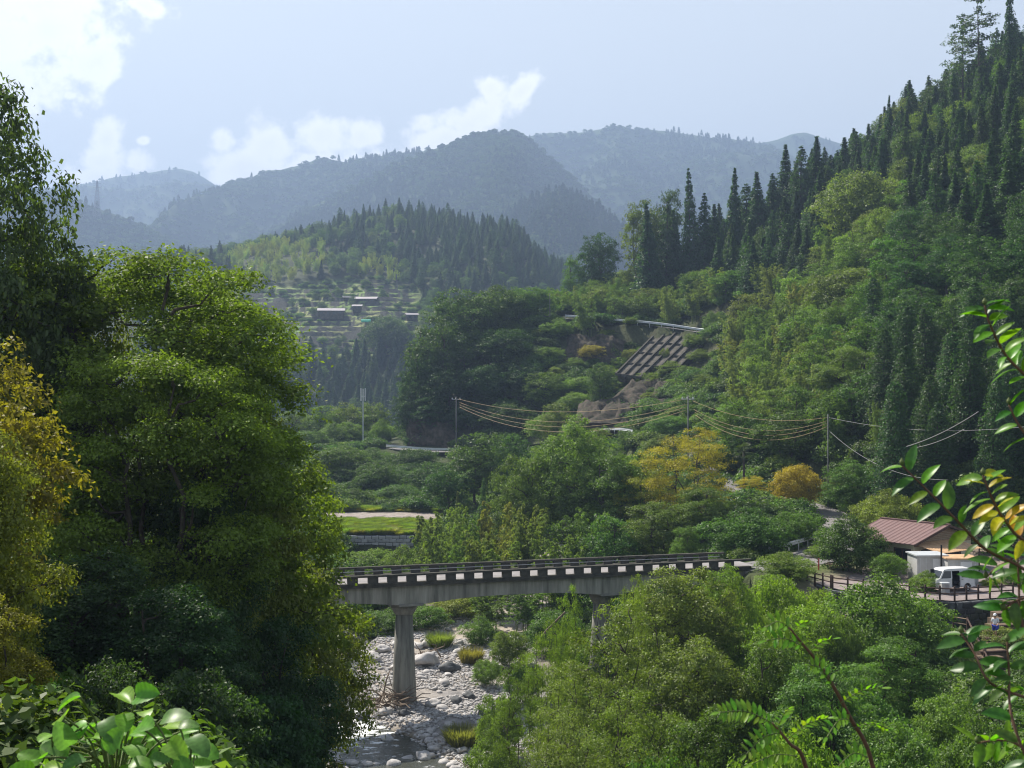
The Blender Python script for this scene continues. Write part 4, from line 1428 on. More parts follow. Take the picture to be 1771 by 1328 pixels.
def lattice_tower(label, px, top, d, zb, w, nseg=9, rad=0.3, arms=True, name='pylon'):
    x = (px - 885.5) / F * d
    zt = -(top - 664) / F * d
    p = tag(empty(name, (x, d, zb)), label, 'pylon')
    h_ = zt - zb
    def cr(k, sx, sy):
        f = 1 - k / nseg * 0.88
        return Vector((sx * w / 2 * f, sy * w / 2 * f, h_ * k / nseg))
    for sx in (-1, 1):
        for sy in (-1, 1):
            MB().tube([cr(0, sx, sy) - up * 2, cr(nseg, sx, sy)], rad, 4).build('leg', M_tower, p)
    m = MB()
    for k in range(nseg):
        for (a, b) in (((-1, -1), (1, -1)), ((1, -1), (1, 1)), ((1, 1), (-1, 1)), ((-1, 1), (-1, -1))):
            m.tube([cr(k, *a), cr(k + 1, *b)], rad * 0.6, 3); m.tube([cr(k, *b), cr(k + 1, *a)], rad * 0.6, 3)
    m.build('bracing', M_tower, p)
    if arms:
        for f in (0.68, 0.80, 0.92):
            MB().tube([(-w * 0.62, 0, h_ * f), (0, 0, h_ * f + 1), (w * 0.62, 0, h_ * f)], rad * 0.8, 4).build('crossarm', M_tower, p)


M_tower = mat('tower_steel', (0.12, 0.12, 0.13), 0.6, 0.3)
lattice_tower('tall lattice power pylon on the hazy ridge at far left', 168, 312, 2250, (664 - 375) / F * 2250, 11, rad=0.4)
zz = gz((686 - 885.5) / F * 745, 745)
lattice_tower('slender pale lattice mast above the hillside village', 686, 474, 745, zz, 1.6, 14, 0.10, False)

# ------------------------------------------------------------------ shop building by the yard
def house():
    E1 = XZ(1581, 107, 0); ang = math.atan2(3.0, 3.93)
    gx = Vector((cos(ang), sin(ang), 0))            # along the gable, to the right and back
    rx = Vector((-sin(ang), cos(ang), 0))           # along the ridge, away to the left
    h = tag(empty('shop_building', (E1.x, E1.y, Z_YARD)), 'single-storey cream shop with brown tin gable roof beside the yard', 'building')
    h.rotation_euler = (0, 0, ang)
    # local: x along gable (0..9.4), y along the ridge (0..6.2), z up
    Wd, Ln, eh, rh = 9.4, 6.4, 2.72, 3.95
    m = MB()
    m.add([(0.35, 0.3, 0), (Wd - 0.35, 0.3, 0), (Wd - 0.35, 0.3, eh), (Wd / 2, 0.3, rh - 0.08), (0.35, 0.3, eh),
           (0.35, Ln, 0), (Wd - 0.35, Ln, 0), (Wd - 0.35, Ln, eh), (Wd / 2, Ln, rh - 0.08), (0.35, Ln, eh)],
          [(0, 1, 2, 3, 4), (9, 8, 7, 6, 5), (0, 5, 6, 1), (1, 6, 7, 2), (0, 4, 9, 5), (4, 3, 8, 9), (3, 2, 7, 8)])
    m.build('wall', M_cream, h)
    # roof in standing-seam sheets
    sl_ = (rh - eh) / (Wd / 2)
    for side in (0, 1):
        rm = MB()
        n = 14
        vs, fs = [], []
        for i in range(n * 4 + 1):
            yy = -0.35 + (Ln + 0.7) * i / (n * 4)
            bmp = 0.045 if i % 4 == 0 else 0.0
            for q in (0, 1):
                xe = (-0.45 if side == 0 else Wd + 0.45) if q == 0 else Wd / 2
                ze = rh - abs(Wd / 2 - xe) * sl_
                vs.append((xe, yy, ze + 0.06 + bmp)); vs.append((xe, yy, ze))
        for i in range(n * 4):
            a = i * 4
            fs += [(a, a + 2, a + 6, a + 4), (a + 1, a + 5, a + 7, a + 3), (a, a + 4, a + 5, a + 1)]
        fs += [(0, 1, 3, 2), (4 * n * 4 + 2, 4 * n * 4 + 3, 4 * n * 4 + 1, 4 * n * 4)]
        o = rm.add(vs, fs).build('roof', M_rooftin, h)
    MB().beam((Wd / 2, -0.4, rh + 0.1), (Wd / 2, Ln + 0.4, rh + 0.1), 0.35, 0.1).build('ridge_cap', M_rooftin, h)
    for xe in (-0.45, Wd + 0.45):
        MB().beam((xe, -0.38, rh - (Wd / 2 + 0.45) * sl_ - 0.02), (Wd / 2, -0.38, rh - 0.02), 0.05, 0.2).build('bargeboard', M_wood, h)
    # horizontal boards in the gable
    for k in range(9):
        z = eh - 0.35 + k * 0.155
        hw = (rh - 0.1 - z) / sl_ if z > eh else Wd / 2 - 0.4
        hw = min(hw, Wd / 2 - 0.4)
        if hw > 0.3:
            MB().box((Wd / 2, 0.26, z), (2 * hw, 0.04, 0.12)).build('board', M_palewood, h)
    for y in (1.4, 4.1):
        w_ = MB()
        for zc_ in (1.1, 2.1): w_.box((0.30, y, zc_), (0.12, 1.7, 0.07))
        for yc in (-0.82, 0, 0.82): w_.box((0.302, y + yc, 1.6), (0.11, 0.06, 0.93))
        f = w_.build('window', M_wood, h)
        MB().box((0.33, y, 1.6), (0.03, 1.6, 0.95)).build('pane', M_glass, f)
    MB().box((2.2, 0.27, 1.0), (1.5, 0.05, 2.0)).build('door', M_inside, h)
    MB().box((5.6, 0.27, 1.35), (3.2, 0.05, 1.1)).build('dark_opening_panel', M_inside, h)  # dark panel on the closed wall, painted as the unlit inside
    # lean-to roof on the gable side
    am = MB()
    vs, fs = [], []
    n = 40
    for i in range(n + 1):
        x = 0.3 + 6.2 * i / n
        b_ = 0.03 * (i % 2)
        vs += [(x, 0.25, 2.62 + b_), (x + 0.25, -2.3, 2.02 + b_), (x, 0.25, 2.58 + b_), (x + 0.25, -2.3, 1.98 + b_)]
    for i in range(n):
        a = 4 * i
        fs += [(a, a + 1, a + 5, a + 4), (a + 2, a + 6, a + 7, a + 3), (a + 1, a + 3, a + 7, a + 5), (a, a + 4, a + 6, a + 2)]
    am.add(vs, fs).build('awning', M_tan, h)
    for x in (0.8, 3.6, 6.5):
        MB().box((x, -2.15, 1.0), (0.09, 0.09, 2.0)).build('awning_post', M_wood, h)
    return h


house()


def shed(label, px, d, w_, dp, hgt, roofmat, rot, door):
    s = tag(empty('storage_shed', (*XZ(px, d, Z_YARD),)), label, 'shed')
    s.rotation_euler = (0, 0, rot)
    MB().box((0, 0, hgt / 2), (w_, dp, hgt)).build('body', M_offwhite, s)
    MB().box((0, 0, hgt + 0.06), (w_ + 0.25, dp + 0.3, 0.10)).build('roof', roofmat, s)
    f = MB()
    f.box((door, -dp / 2 - 0.02, hgt * 0.47), (0.95, 0.04, hgt * 0.86)).build('door', M_white, s)
    for k in range(5):
        MB().box((-w_ / 2 + (k + 0.5) * w_ / 5, -dp / 2 - 0.008, hgt * 0.48), (0.03, 0.03, hgt * 0.9)).build('panel_seam', M_galv, s)
    return s


shed('white storage shed with grey flat roof directly left of the van', 1603, 104.2, 2.5, 2.2, 2.15, M_galv, 0.05, 0.55)
shed('white storage shed with rust-edged tan roof behind the parked van', 1657, 103.0, 2.55, 2.2, 2.05, M_tan, 0.02, 0.25)
MB_ = MB().tube([(0, 0, -0.1), (0, 0, 3.2)], 0.07, 8)
o = MB_.build('downpipe_post', M_black); o.location = XZ(1628, 102.2, Z_YARD); tag(o, 'dark upright post between the two white sheds', 'post')


def van():
    c = XZ(1643, 98.9, Z_YARD)
    v = tag(empty('minivan', c), 'small white minivan parked in the yard with its side door slid open', 'van')
    v.rotation_euler = (0, 0, R(14))
    Lh, Wh = 1.78, 0.76
    # side outline, x forward = -x (front to the left)
    top = [(-1.78, 0.42), (-1.80, 0.75), (-1.70, 1.02), (-1.42, 1.12), (-1.08, 1.68), (-0.98, 1.80), (-0.6, 1.86), (0.9, 1.87), (1.58, 1.82), (1.72, 1.60), (1.78, 0.95), (1.78, 0.42)]
    # wheel arches along the bottom
    def arch(cx):
        return [(cx + 0.33 * cos(a), 0.36 + 0.33 * sin(a)) for a in np.linspace(0, pi, 7)]
    bot = [(1.55, 0.36)] + arch(1.12) + [(0.70, 0.36), (-0.72, 0.36)] + arch(-1.18) + [(-1.6, 0.36)]
    out = top + bot
    n = len(out)

    def sec(z):  # tumblehome
        return Wh - max(0, z - 1.0) * 0.13
    vs = [(x, -sec(z), z) for x, z in out] + [(x, sec(z), z) for x, z in out]
    # outer shell without the near side; near side is made of panels so the door opening is real
    m = MB().add(vs, [tuple(range(n, 2 * n))] + [(i, (i + 1) % n, n + (i + 1) % n, n + i) for i in range(n)])
    m.build('body', M_white, v)

    def side_panel(name, pts, matl, y=-0.005, th=0.04, parent=v):
        k = len(pts)
        vv = [(x, -sec(z) + y, z) for x, z in pts] + [(x, -sec(z) + y + th, z) for x, z in pts]
        return MB().add(vv, [tuple(range(k))[::-1], tuple(range(k, 2 * k))] + [(i, (i + 1) % k, k + (i + 1) % k, k + i) for i in range(k)]).build(name, matl, parent)
    # opening runs from x=-0.28 to 0.42
    side_panel('front_panel', [(-1.78, 0.42), (-1.80, 0.75), (-1.70, 1.02), (-1.42, 1.10), (-1.05, 1.12), (-0.30, 1.12), (-0.30, 0.40), (-0.72, 0.38)] + arch(-1.18) + [(-1.6, 0.38)], M_white)
    side_panel('front_pillar', [(-1.42, 1.10), (-1.08, 1.68), (-0.98, 1.80), (-0.9, 1.8), (-1.30, 1.12)], M_white)
    side_panel('roof_rail', [(-0.98, 1.70), (-0.98, 1.82), (-0.6, 1.86), (0.9, 1.87), (1.58, 1.82), (1.68, 1.68)], M_white)
    side_panel('centre_pillar', [(-0.38, 1.10), (-0.36, 1.72), (-0.28, 1.72), (-0.28, 1.10)], M_white)
    side_panel('rear_panel', [(0.42, 1.14), (1.76, 1.14), (1.78, 0.42), (1.55, 0.38)] + arch(1.12) + [(0.70, 0.38), (0.42, 0.40)], M_white)
    side_panel('rear_pillar', [(1.58, 1.12), (1.76, 1.12), (1.68, 1.70), (1.55, 1.70)], M_white)
    side_panel('door_pillar', [(0.42, 1.12), (0.42, 1.72), (0.52, 1.72), (0.52, 1.12)], M_white)
    side_panel('front_window', [(-1.26, 1.13), (-0.96, 1.69), (-0.37, 1.70), (-0.39, 1.13)], M_glass, y=0.012, th=0.015)
    side_panel('rear_window', [(0.53, 1.15), (0.53, 1.69), (1.55, 1.69), (1.60, 1.15)], M_glass, y=0.012, th=0.015)
    d_ = side_panel('sliding_door', [(0.46, 0.46), (0.46, 1.70), (1.20, 1.70), (1.24, 0.72), (0.95, 0.70), (0.72, 0.46)], M_white, y=-0.07, th=0.035)
    side_panel('door_window', [(0.55, 1.17), (0.55, 1.62), (1.12, 1.62), (1.14, 1.17)], M_glass, y=-0.078, th=0.01, parent=d_)
    side_panel('handle', [(0.52, 1.0), (0.52, 1.04), (0.66, 1.04), (0.66, 1.0)], M_black, y=-0.10, th=0.03, parent=d_)
    # windscreen, lamps, bumper, floor, seats
    w_ = [(-1.43, 1.13), (-1.09, 1.68)]
    MB().add([(w_[0][0] - .012, -0.66, w_[0][1]), (w_[0][0] - .012, 0.66, w_[0][1]), (w_[1][0] - .012, 0.6, w_[1][1]), (w_[1][0] - .012, -0.6, w_[1][1]),
              (w_[0][0] + .01, -0.66, w_[0][1]), (w_[0][0] + .01, 0.66, w_[0][1]), (w_[1][0] + .01, 0.6, w_[1][1]), (w_[1][0] + .01, -0.6, w_[1][1])],
             [(0, 3, 2, 1), (4, 5, 6, 7), (0, 1, 5, 4), (2, 3, 7, 6), (0, 4, 7, 3), (1, 2, 6, 5)]).build('windscreen', M_glass, v)
    for s in (-1, 1):
        MB().box((-1.78, s * 0.52, 0.78), (0.06, 0.26, 0.16)).build('headlight', M_galv, v)
    MB().box((-1.84, 0, 0.47), (0.12, 1.44, 0.18)).build('bumper', M_offwhite, v)
    MB().box((1.82, 0, 0.47), (0.12, 1.44, 0.18)).build('bumper', M_offwhite, v)
    MB().box((0, 0.02, 0.42), (3.3, 1.40, 0.05)).build('floor_pan', M_inside, v)
    for x in (-0.75, 0.25):
        sm_ = MB().box((x, 0, 0.72), (0.5, 1.1, 0.18)); sm_.box((x + 0.25, 0, 1.02), (0.14, 1.1, 0.55)); sm_.build('seat', M_inside, v)
    MB().box((0.1, 0.62, 1.1), (3.0, 0.03, 1.2)).build('lining', M_inside, v)
    for x in (-1.18, 1.12):
        for s in (-1, 1):
            c_ = MB()
            pr = [(0.0, -0.08), (0.2, -0.08), (0.27, -0.07), (0.285, -0.03), (0.285, 0.03), (0.27, 0.07), (0.2, 0.08)]
            vs, fs = [], []
            for q, (rr, yy) in enumerate(pr[1:]):
                for k in range(18):
                    vs.append((x + rr * cos(k * pi / 9), s * 0.66 + yy, 0.285 + rr * sin(k * pi / 9)))
            for q in range(len(pr) - 2):
                for k in range(18):
                    fs.append((q * 18 + k, q * 18 + (k + 1) % 18, (q + 1) * 18 + (k + 1) % 18, (q + 1) * 18 + k))
            ty = c_.add(vs, fs).build('wheel', M_black, v)
            rim = MB()
            vs = [(x + 0.18 * cos(k * pi / 6), s * 0.735, 0.285 + 0.18 * sin(k * pi / 6)) for k in range(12)] + [(x + 0.2 * cos(k * pi / 6), s * 0.60, 0.285 + 0.2 * sin(k * pi / 6)) for k in range(12)]
            rim.add(vs, [tuple(range(12)), tuple(range(12, 24))[::-1]] + [(k, (k + 1) % 12, 12 + (k + 1) % 12, 12 + k) for k in range(12)]).build('rim', M_galv, ty)
    return v


van_o = van()
van_o.scale = (0.98, 0.98, 0.98)

bn_ = tag(empty('storage_bin', XZ(1634, 97.2, Z_YARD)), 'pale green upright bin standing in front of the open van', 'bin')
MB().box((0, 0, 0.42), (0.62, 0.5, 0.84)).build('body', M_offwhite, bn_, bevel=0.03)
MB().box((0, 0, 0.88), (0.68, 0.56, 0.07)).build('lid', M_galv, bn_, bevel=0.02)
MB().box((0.1, -0.262, 0.45), (0.3, 0.02, 0.6)).build('panel', M_blk2, bn_)

# bench and low table under the yard tree
be = tag(empty('picnic_bench', XZ(1450, 109.5, Z_YARD)), 'reddish wooden bench and table under the yard tree', 'bench')
for y, z, w_ in ((0, 0.7, 0.7), (-0.65, 0.42, 0.28), (0.65, 0.42, 0.28)):
    MB().box((0, y, z), (1.9, w_, 0.06)).build('seat' if z < .5 else 'tabletop', M_redwood if 'M_redwood' in globals() else M_palewood, be)
for x in (-0.75, 0.75):
    for y in (-0.65, 0, 0.65):
        MB().box((x, y, 0.2 if y else 0.34), (0.08, 0.1, 0.4 if y else 0.67)).build('leg', M_wood, be)
o = MB().tube([(0, 0, -0.2), (0, 0, 1.25)], 0.06, 8).build('marker_post', M_red); o.location = XZ(1416, 108, Z_YARD)
tag(o, 'thin reddish marker post standing alone at the road edge', 'post')
o = MB().lathe((0, 0, 0), [(0.32, 0), (0.3, 0.03), (0.2, 0.06), (0.04, 0.5), (0.03, 0.52)], 10).build('traffic_cone', M_red); o.location = XZ(1361, 110.6, Z_YARD); o.scale = (.8, .8, 1.3)
tag(o, 'red cone just behind the first posts of the curving fence', 'cone')

# garden steps, handrails, path
def steps():
    st = tag(empty('garden_steps', XZ(1722, 90, -18.2)), 'earth steps edged with logs descending from the yard into the garden', 'steps')
    o0 = st.location.copy()
    top = XZ(1748, 94.6, -17.0); bot = XZ(1702, 83.5, -19.3)
    for k in range(11):
        c = top.lerp(bot, k / 10)
        MB().box(c - o0, (2.0, 1.0, 0.9), rz=0.25).build('step', M_stepd, st)
        MB().tube([c - o0 + Vector((-0.95, -0.72, 0.40)), c - o0 + Vector((1.0, -0.28, 0.40))], 0.08, 6).build('log_edge', M_wood, st)
    return top, bot


M_stepd = mat('earth', (0.16, 0.12, 0.085), 0.95, 0.1, var=0.4, scale=4)
stop, sbot = steps()
hr = tag(empty('handrail', XZ(1675, 91, -18.6)), 'leaning wooden handrail of poles beside the garden steps', 'handrail')
o0 = hr.location.copy()
A_, B_ = P(1673, 1070, 90), P(1713, 1146, 82.5)
for dx, dz in ((0, 0), (0.15, -0.35), (-0.25, -0.75)):
    MB().tube([A_ + Vector((dx, 0, dz)) - o0, B_ + Vector((dx, 0, dz)) - o0], 0.06, 6).build('rail', M_wood, hr)
for k in range(5):
    q = A_.lerp(B_, k / 4)
    MB().tube([q - o0 + up * 0.12, q - o0 - up * 1.3], 0.07, 6).build('post', M_wood, hr)
hr2 = tag(empty('handrail', XZ(1650, 90, -18.6)), 'two pale level rails meeting the top of the leaning handrail', 'handrail')
o0 = hr2.location.copy()
for z in (0.0, -0.4):
    MB().tube([P(1649, 1067, 91) + up * z - o0, P(1674, 1071, 90) + up * z - o0], 0.045, 6).build('rail', M_palewood, hr2)
for a in ((1649, 1067, 91), (1674, 1071, 90)):
    MB().tube([P(*a) - o0 + up * 0.1, P(*a) - o0 - up * 1.4], 0.06, 6).build('post', M_wood, hr2)
pm_ = MB()
pp = [XZ(a, d, 0) for a, d in ((1700, 83), (1725, 81.5), (1760, 80.5), (1800, 80))]
vs = []
for q in pp:
    for dy in (-0.9, 0.9):
        vs.append((q.x, q.y + dy, gz(q.x, q.y + dy) + 0.10))
o = pm_.add(vs, [(2 * i, 2 * i + 2, 2 * i + 3, 2 * i + 1) for i in range(3)]).build('path', mat('brown_path', (0.3, 0.2, 0.15), 0.95, 0.1, var=0.3, scale=2)); o['kind'] = 'structure'
tp = MB()
vs, fs = [], []
cx, cyy = XZ(1628, 78.5, 0).x, 78.5
for i in range(9):
    for j in range(9):
        x, y_ = cx - 1.3 + 2.6 * i / 8, cyy - 1.0 + 2.0 * j / 8
        vs.append((x - cx, y_ - cyy, 0.12 * sin(i * 1.3) * cos(j * 1.1)))
for i in range(8):
    for j in range(8):
        a = i * 9 + j; fs.append((a, a + 9, a + 10, a + 1))
o = tp.add(vs, fs).build('tarpaulin', M_green); o.location = (cx, cyy, gz(cx, cyy) + 0.35)
sm_ = o.modifiers.new('thick', 'SOLIDIFY'); sm_.thickness = 0.03
tag(o, 'turquoise green sheet lying among the bushes below the garden', 'tarpaulin')

# ------------------------------------------------------------------ person on the steps
def person():
    base = stop.lerp(sbot, 0.62) + up * 0.45
    p = tag(empty('person', base), 'person in white top, white cap and blue shorts walking down the garden steps', 'person')
    p.rotation_euler = (0, 0, R(-35))
    J = dict(pel=((0, 0, 0.86), 0.145), chest=((0, 0.04, 1.15), 0.15), sh=((0, 0.05, 1.33), 0.12), neck=((0, 0.04, 1.42), 0.055), head=((0, 0.0, 1.56), 0.095), crown=((0, 0.0, 1.63), 0.085),
             lsh=((0.17, 0.05, 1.33), 0.06), lel=((0.25, 0.0, 1.08), 0.045), lwr=((0.22, -0.2, 0.98), 0.035), lha=((0.21, -0.28, 0.97), 0.035),
             rsh=((-0.17, 0.05, 1.33), 0.06), rel=((-0.26, 0.08, 1.07), 0.045), rwr=((-0.24, 0.0, 0.84), 0.035), rha=((-0.23, -0.03, 0.76), 0.035),
             lhip=((0.09, 0, 0.82), 0.10), lkn=((0.10, -0.16, 0.48), 0.065), lan=((0.10, -0.10, 0.09), 0.045), lft=((0.10, -0.26, 0.04), 0.04),
             rhip=((-0.09, 0, 0.82), 0.10), rkn=((-0.10, 0.02, 0.46), 0.065), ran=((-0.10, 0.14, 0.10), 0.045), rft=((-0.10, 0.0, 0.04), 0.04))
    E = [('pel', 'chest'), ('chest', 'sh'), ('sh', 'neck'), ('neck', 'head'), ('head', 'crown'), ('sh', 'lsh'), ('lsh', 'lel'), ('lel', 'lwr'), ('lwr', 'lha'), ('sh', 'rsh'), ('rsh', 'rel'), ('rel', 'rwr'), ('rwr', 'rha'),
         ('pel', 'lhip'), ('lhip', 'lkn'), ('lkn', 'lan'), ('lan', 'lft'), ('pel', 'rhip'), ('rhip', 'rkn'), ('rkn', 'ran'), ('ran', 'rft')]

    def skin(name, keys, edges, root, matl, grow=0.0, parent=p):
        me = bpy.data.meshes.new(name)
        idx = {k: i for i, k in enumerate(keys)}
        me.from_pydata([J[k][0] for k in keys], [(idx[a], idx[b]) for a, b in edges], [])
        o = link(name, me, matl, parent)
        o.modifiers.new('skin', 'SKIN')
        me.skin_vertices.new() if not me.skin_vertices else None
        for k, i in idx.items():
            r_ = J[k][1] + grow
            me.skin_vertices[0].data[i].radius = (r_, r_ * 0.8 if k in ('chest', 'sh', 'pel') else r_)
        me.skin_vertices[0].data[idx[root]].use_root = True
        sb = o.modifiers.new('sub', 'SUBSURF'); sb.levels = 1; sb.render_levels = 2
        return o
    skin('body', list(J), E, 'pel', M_skin)
    skin('shirt', ['pel', 'chest', 'sh', 'lsh', 'lel', 'rsh', 'rel'], [('pel', 'chest'), ('chest', 'sh'), ('sh', 'lsh'), ('lsh', 'lel'), ('sh', 'rsh'), ('rsh', 'rel')], 'pel', M_whitecloth, 0.022)
    skin('shorts', ['pel', 'lhip', 'lkn', 'rhip', 'rkn'], [('pel', 'lhip'), ('lhip', 'lkn'), ('pel', 'rhip'), ('rhip', 'rkn')], 'pel', M_blue, 0.028)
    MB().lathe((0, 0.0, 1.57), [(0.112, 0.02), (0.118, 0.06), (0.10, 0.11), (0.05, 0.145), (0.01, 0.15)], 14).build('cap', M_whitecloth, p, smooth=True)
    MB().box((0, -0.13, 1.60), (0.16, 0.12, 0.015)).build('cap_peak', M_whitecloth, p)
    MB().lathe((0, 0.015, 1.50), [(0.07, 0), (0.105, 0.05), (0.108, 0.10)], 14).build('hair', M_hair, p, smooth=True)
    bm = MB()
    for sx in (-0.035, 0.035): bm.box((sx, -0.093, 1.565), (0.02, 0.012, 0.01))
    bm.build('eyes', M_hair, p)
    MB().box((0, -0.105, 1.54), (0.022, 0.03, 0.035)).build('nose', M_skin, p, bevel=0.006)
    for side in (1, -1):
        k = 'lha' if side == 1 else 'rha'
        c = Vector(J[k][0])
        f = MB()
        for q in range(4):
            f.tube([c + Vector((0.02 * (q - 1.5), -0.02, -0.01)), c + Vector((0.02 * (q - 1.5), -0.06, -0.03)), c + Vector((0.02 * (q - 1.5), -0.07 + 0.004 * q, -0.07))], [0.01, 0.009, 0.006], 6)
        f.tube([c + Vector((-0.03 * side, -0.01, 0)), c + Vector((-0.05 * side, -0.04, -0.02))], [0.011, 0.007], 6)
        f.build('fingers', M_skin, p, smooth=True)
    bg = MB().box((0.25, -0.22, 0.80), (0.10, 0.26, 0.28)).build('shoulder_bag', M_blue, bevel=0.03)
    bg.location = base; bg.rotation_euler = (0, 0, R(-35))
    bg.name = 'carrier_bag'
    tag(bg, 'blue bag held low by the person on the garden steps', 'bag')


person()

# ------------------------------------------------------------------ hillside village
def farmhouse(label, px, py, d, w_, dp, hh, roofmat, rot=0.0, pitch=0.35):
    x = (px - 885.5) / F * d
    zb = -(py - 664) / F * d - hh
    zb = min(zb, gz(x, d) + 1.0)
    h = tag(empty('farmhouse', (x, d, zb)), label, 'house')
    h.rotation_euler = (0, 0, rot)
    MB().box((0, 0, hh / 2 - 1), (w_, dp, hh + 2)).build('wall', M_rock, h)
    e, rz_ = hh, hh + dp / 2 * pitch
    m = MB()
    m.add([(-w_ / 2 - .8, -dp / 2 - .8, e - .25), (w_ / 2 + .8, -dp / 2 - .8, e - .25), (w_ / 2 + .8, 0, rz_), (-w_ / 2 - .8, 0, rz_), (w_ / 2 + .8, dp / 2 + .8, e - .25), (-w_ / 2 - .8, dp / 2 + .8, e - .25),
           (-w_ / 2 - .8, -dp / 2 - .8, e - .05), (w_ / 2 + .8, -dp / 2 - .8, e - .05), (w_ / 2 + .8, 0, rz_ + .25), (-w_ / 2 - .8, 0, rz_ + .25), (w_ / 2 + .8, dp / 2 + .8, e - .05), (-w_ / 2 - .8, dp / 2 + .8, e - .05)],
          [(0, 3, 2, 1), (3, 5, 4, 2), (6, 7, 8, 9), (9, 8, 10, 11), (0, 1, 7, 6), (4, 5, 11, 10), (1, 2, 8, 7), (2, 4, 10, 8), (0, 6, 9, 3), (3, 9, 11, 5)])
    m.build('roof', roofmat, h)
    for k in range(max(2, int(w_ / 3.5))):
        f = MB().box((-w_ / 2 + (k + .5) * w_ / max(2, int(w_ / 3.5)), -dp / 2 - 0.05, hh * 0.5), (1.6, 0.14, 1.3)).build('window', M_wood, h)
        MB().box((-w_ / 2 + (k + .5) * w_ / max(2, int(w_ / 3.5)), -dp / 2 - 0.14, hh * 0.5), (1.4, 0.06, 1.1)).build('pane', M_glass, f)


farmhouse('long farmhouse with pale pinkish tin roof in the middle of the village', 573, 527, 700, 14, 7, 3.0, M_farroof, 0.1)
farmhouse('wide grey-roofed farmhouse above it at the upper right of the village', 634, 517, 722, 12, 6, 3.0, M_farroof, -0.1)
farmhouse('small house with a dark roof at the top of the village terraces', 606, 515, 725, 8, 5, 3.2, M_stone2, 0.2)
farmhouse('small low shed with pale roof right of the pinkish farmhouse', 618, 529, 705, 4.5, 3.5, 1.8, M_farroof, 0.0)
farmhouse('red-roofed house half hidden behind the big maple crown', 444, 531, 715, 8, 6, 2.6, M_redroof, 0.0)
farmhouse('tiny pale-roofed hut high in the wood above the village', 651, 432, 838, 5, 4, 2.5, M_farroof, 0.0)
farmhouse('narrow white-roofed lodge at the right side of the village', 712, 543, 690, 6, 4, 2.6, M_farroof, 0.3)
gs = MB()
gsx = (633 - 885.5) / F * 686
vs = []
for i in range(9):
    for a in range(7):
        th_ = pi * a / 6
        vs.append((-2.6 + 5.2 * i / 8, -1.4 * cos(th_), 1.5 * sin(th_)))
fs = [(i * 7 + a, i * 7 + a + 1, (i + 1) * 7 + a + 1, (i + 1) * 7 + a) for i in range(8) for a in range(6)] + [tuple(range(7))[::-1], tuple(56 + a for a in range(7))]
o = gs.add(vs, fs).build('polytunnel', M_green); o.location = (gsx, 686, max(gz(gsx, 686), -(555 - 664) / F * 686 - 0.6))
tag(o, 'bright turquoise covered tunnel on a village terrace', 'polytunnel')
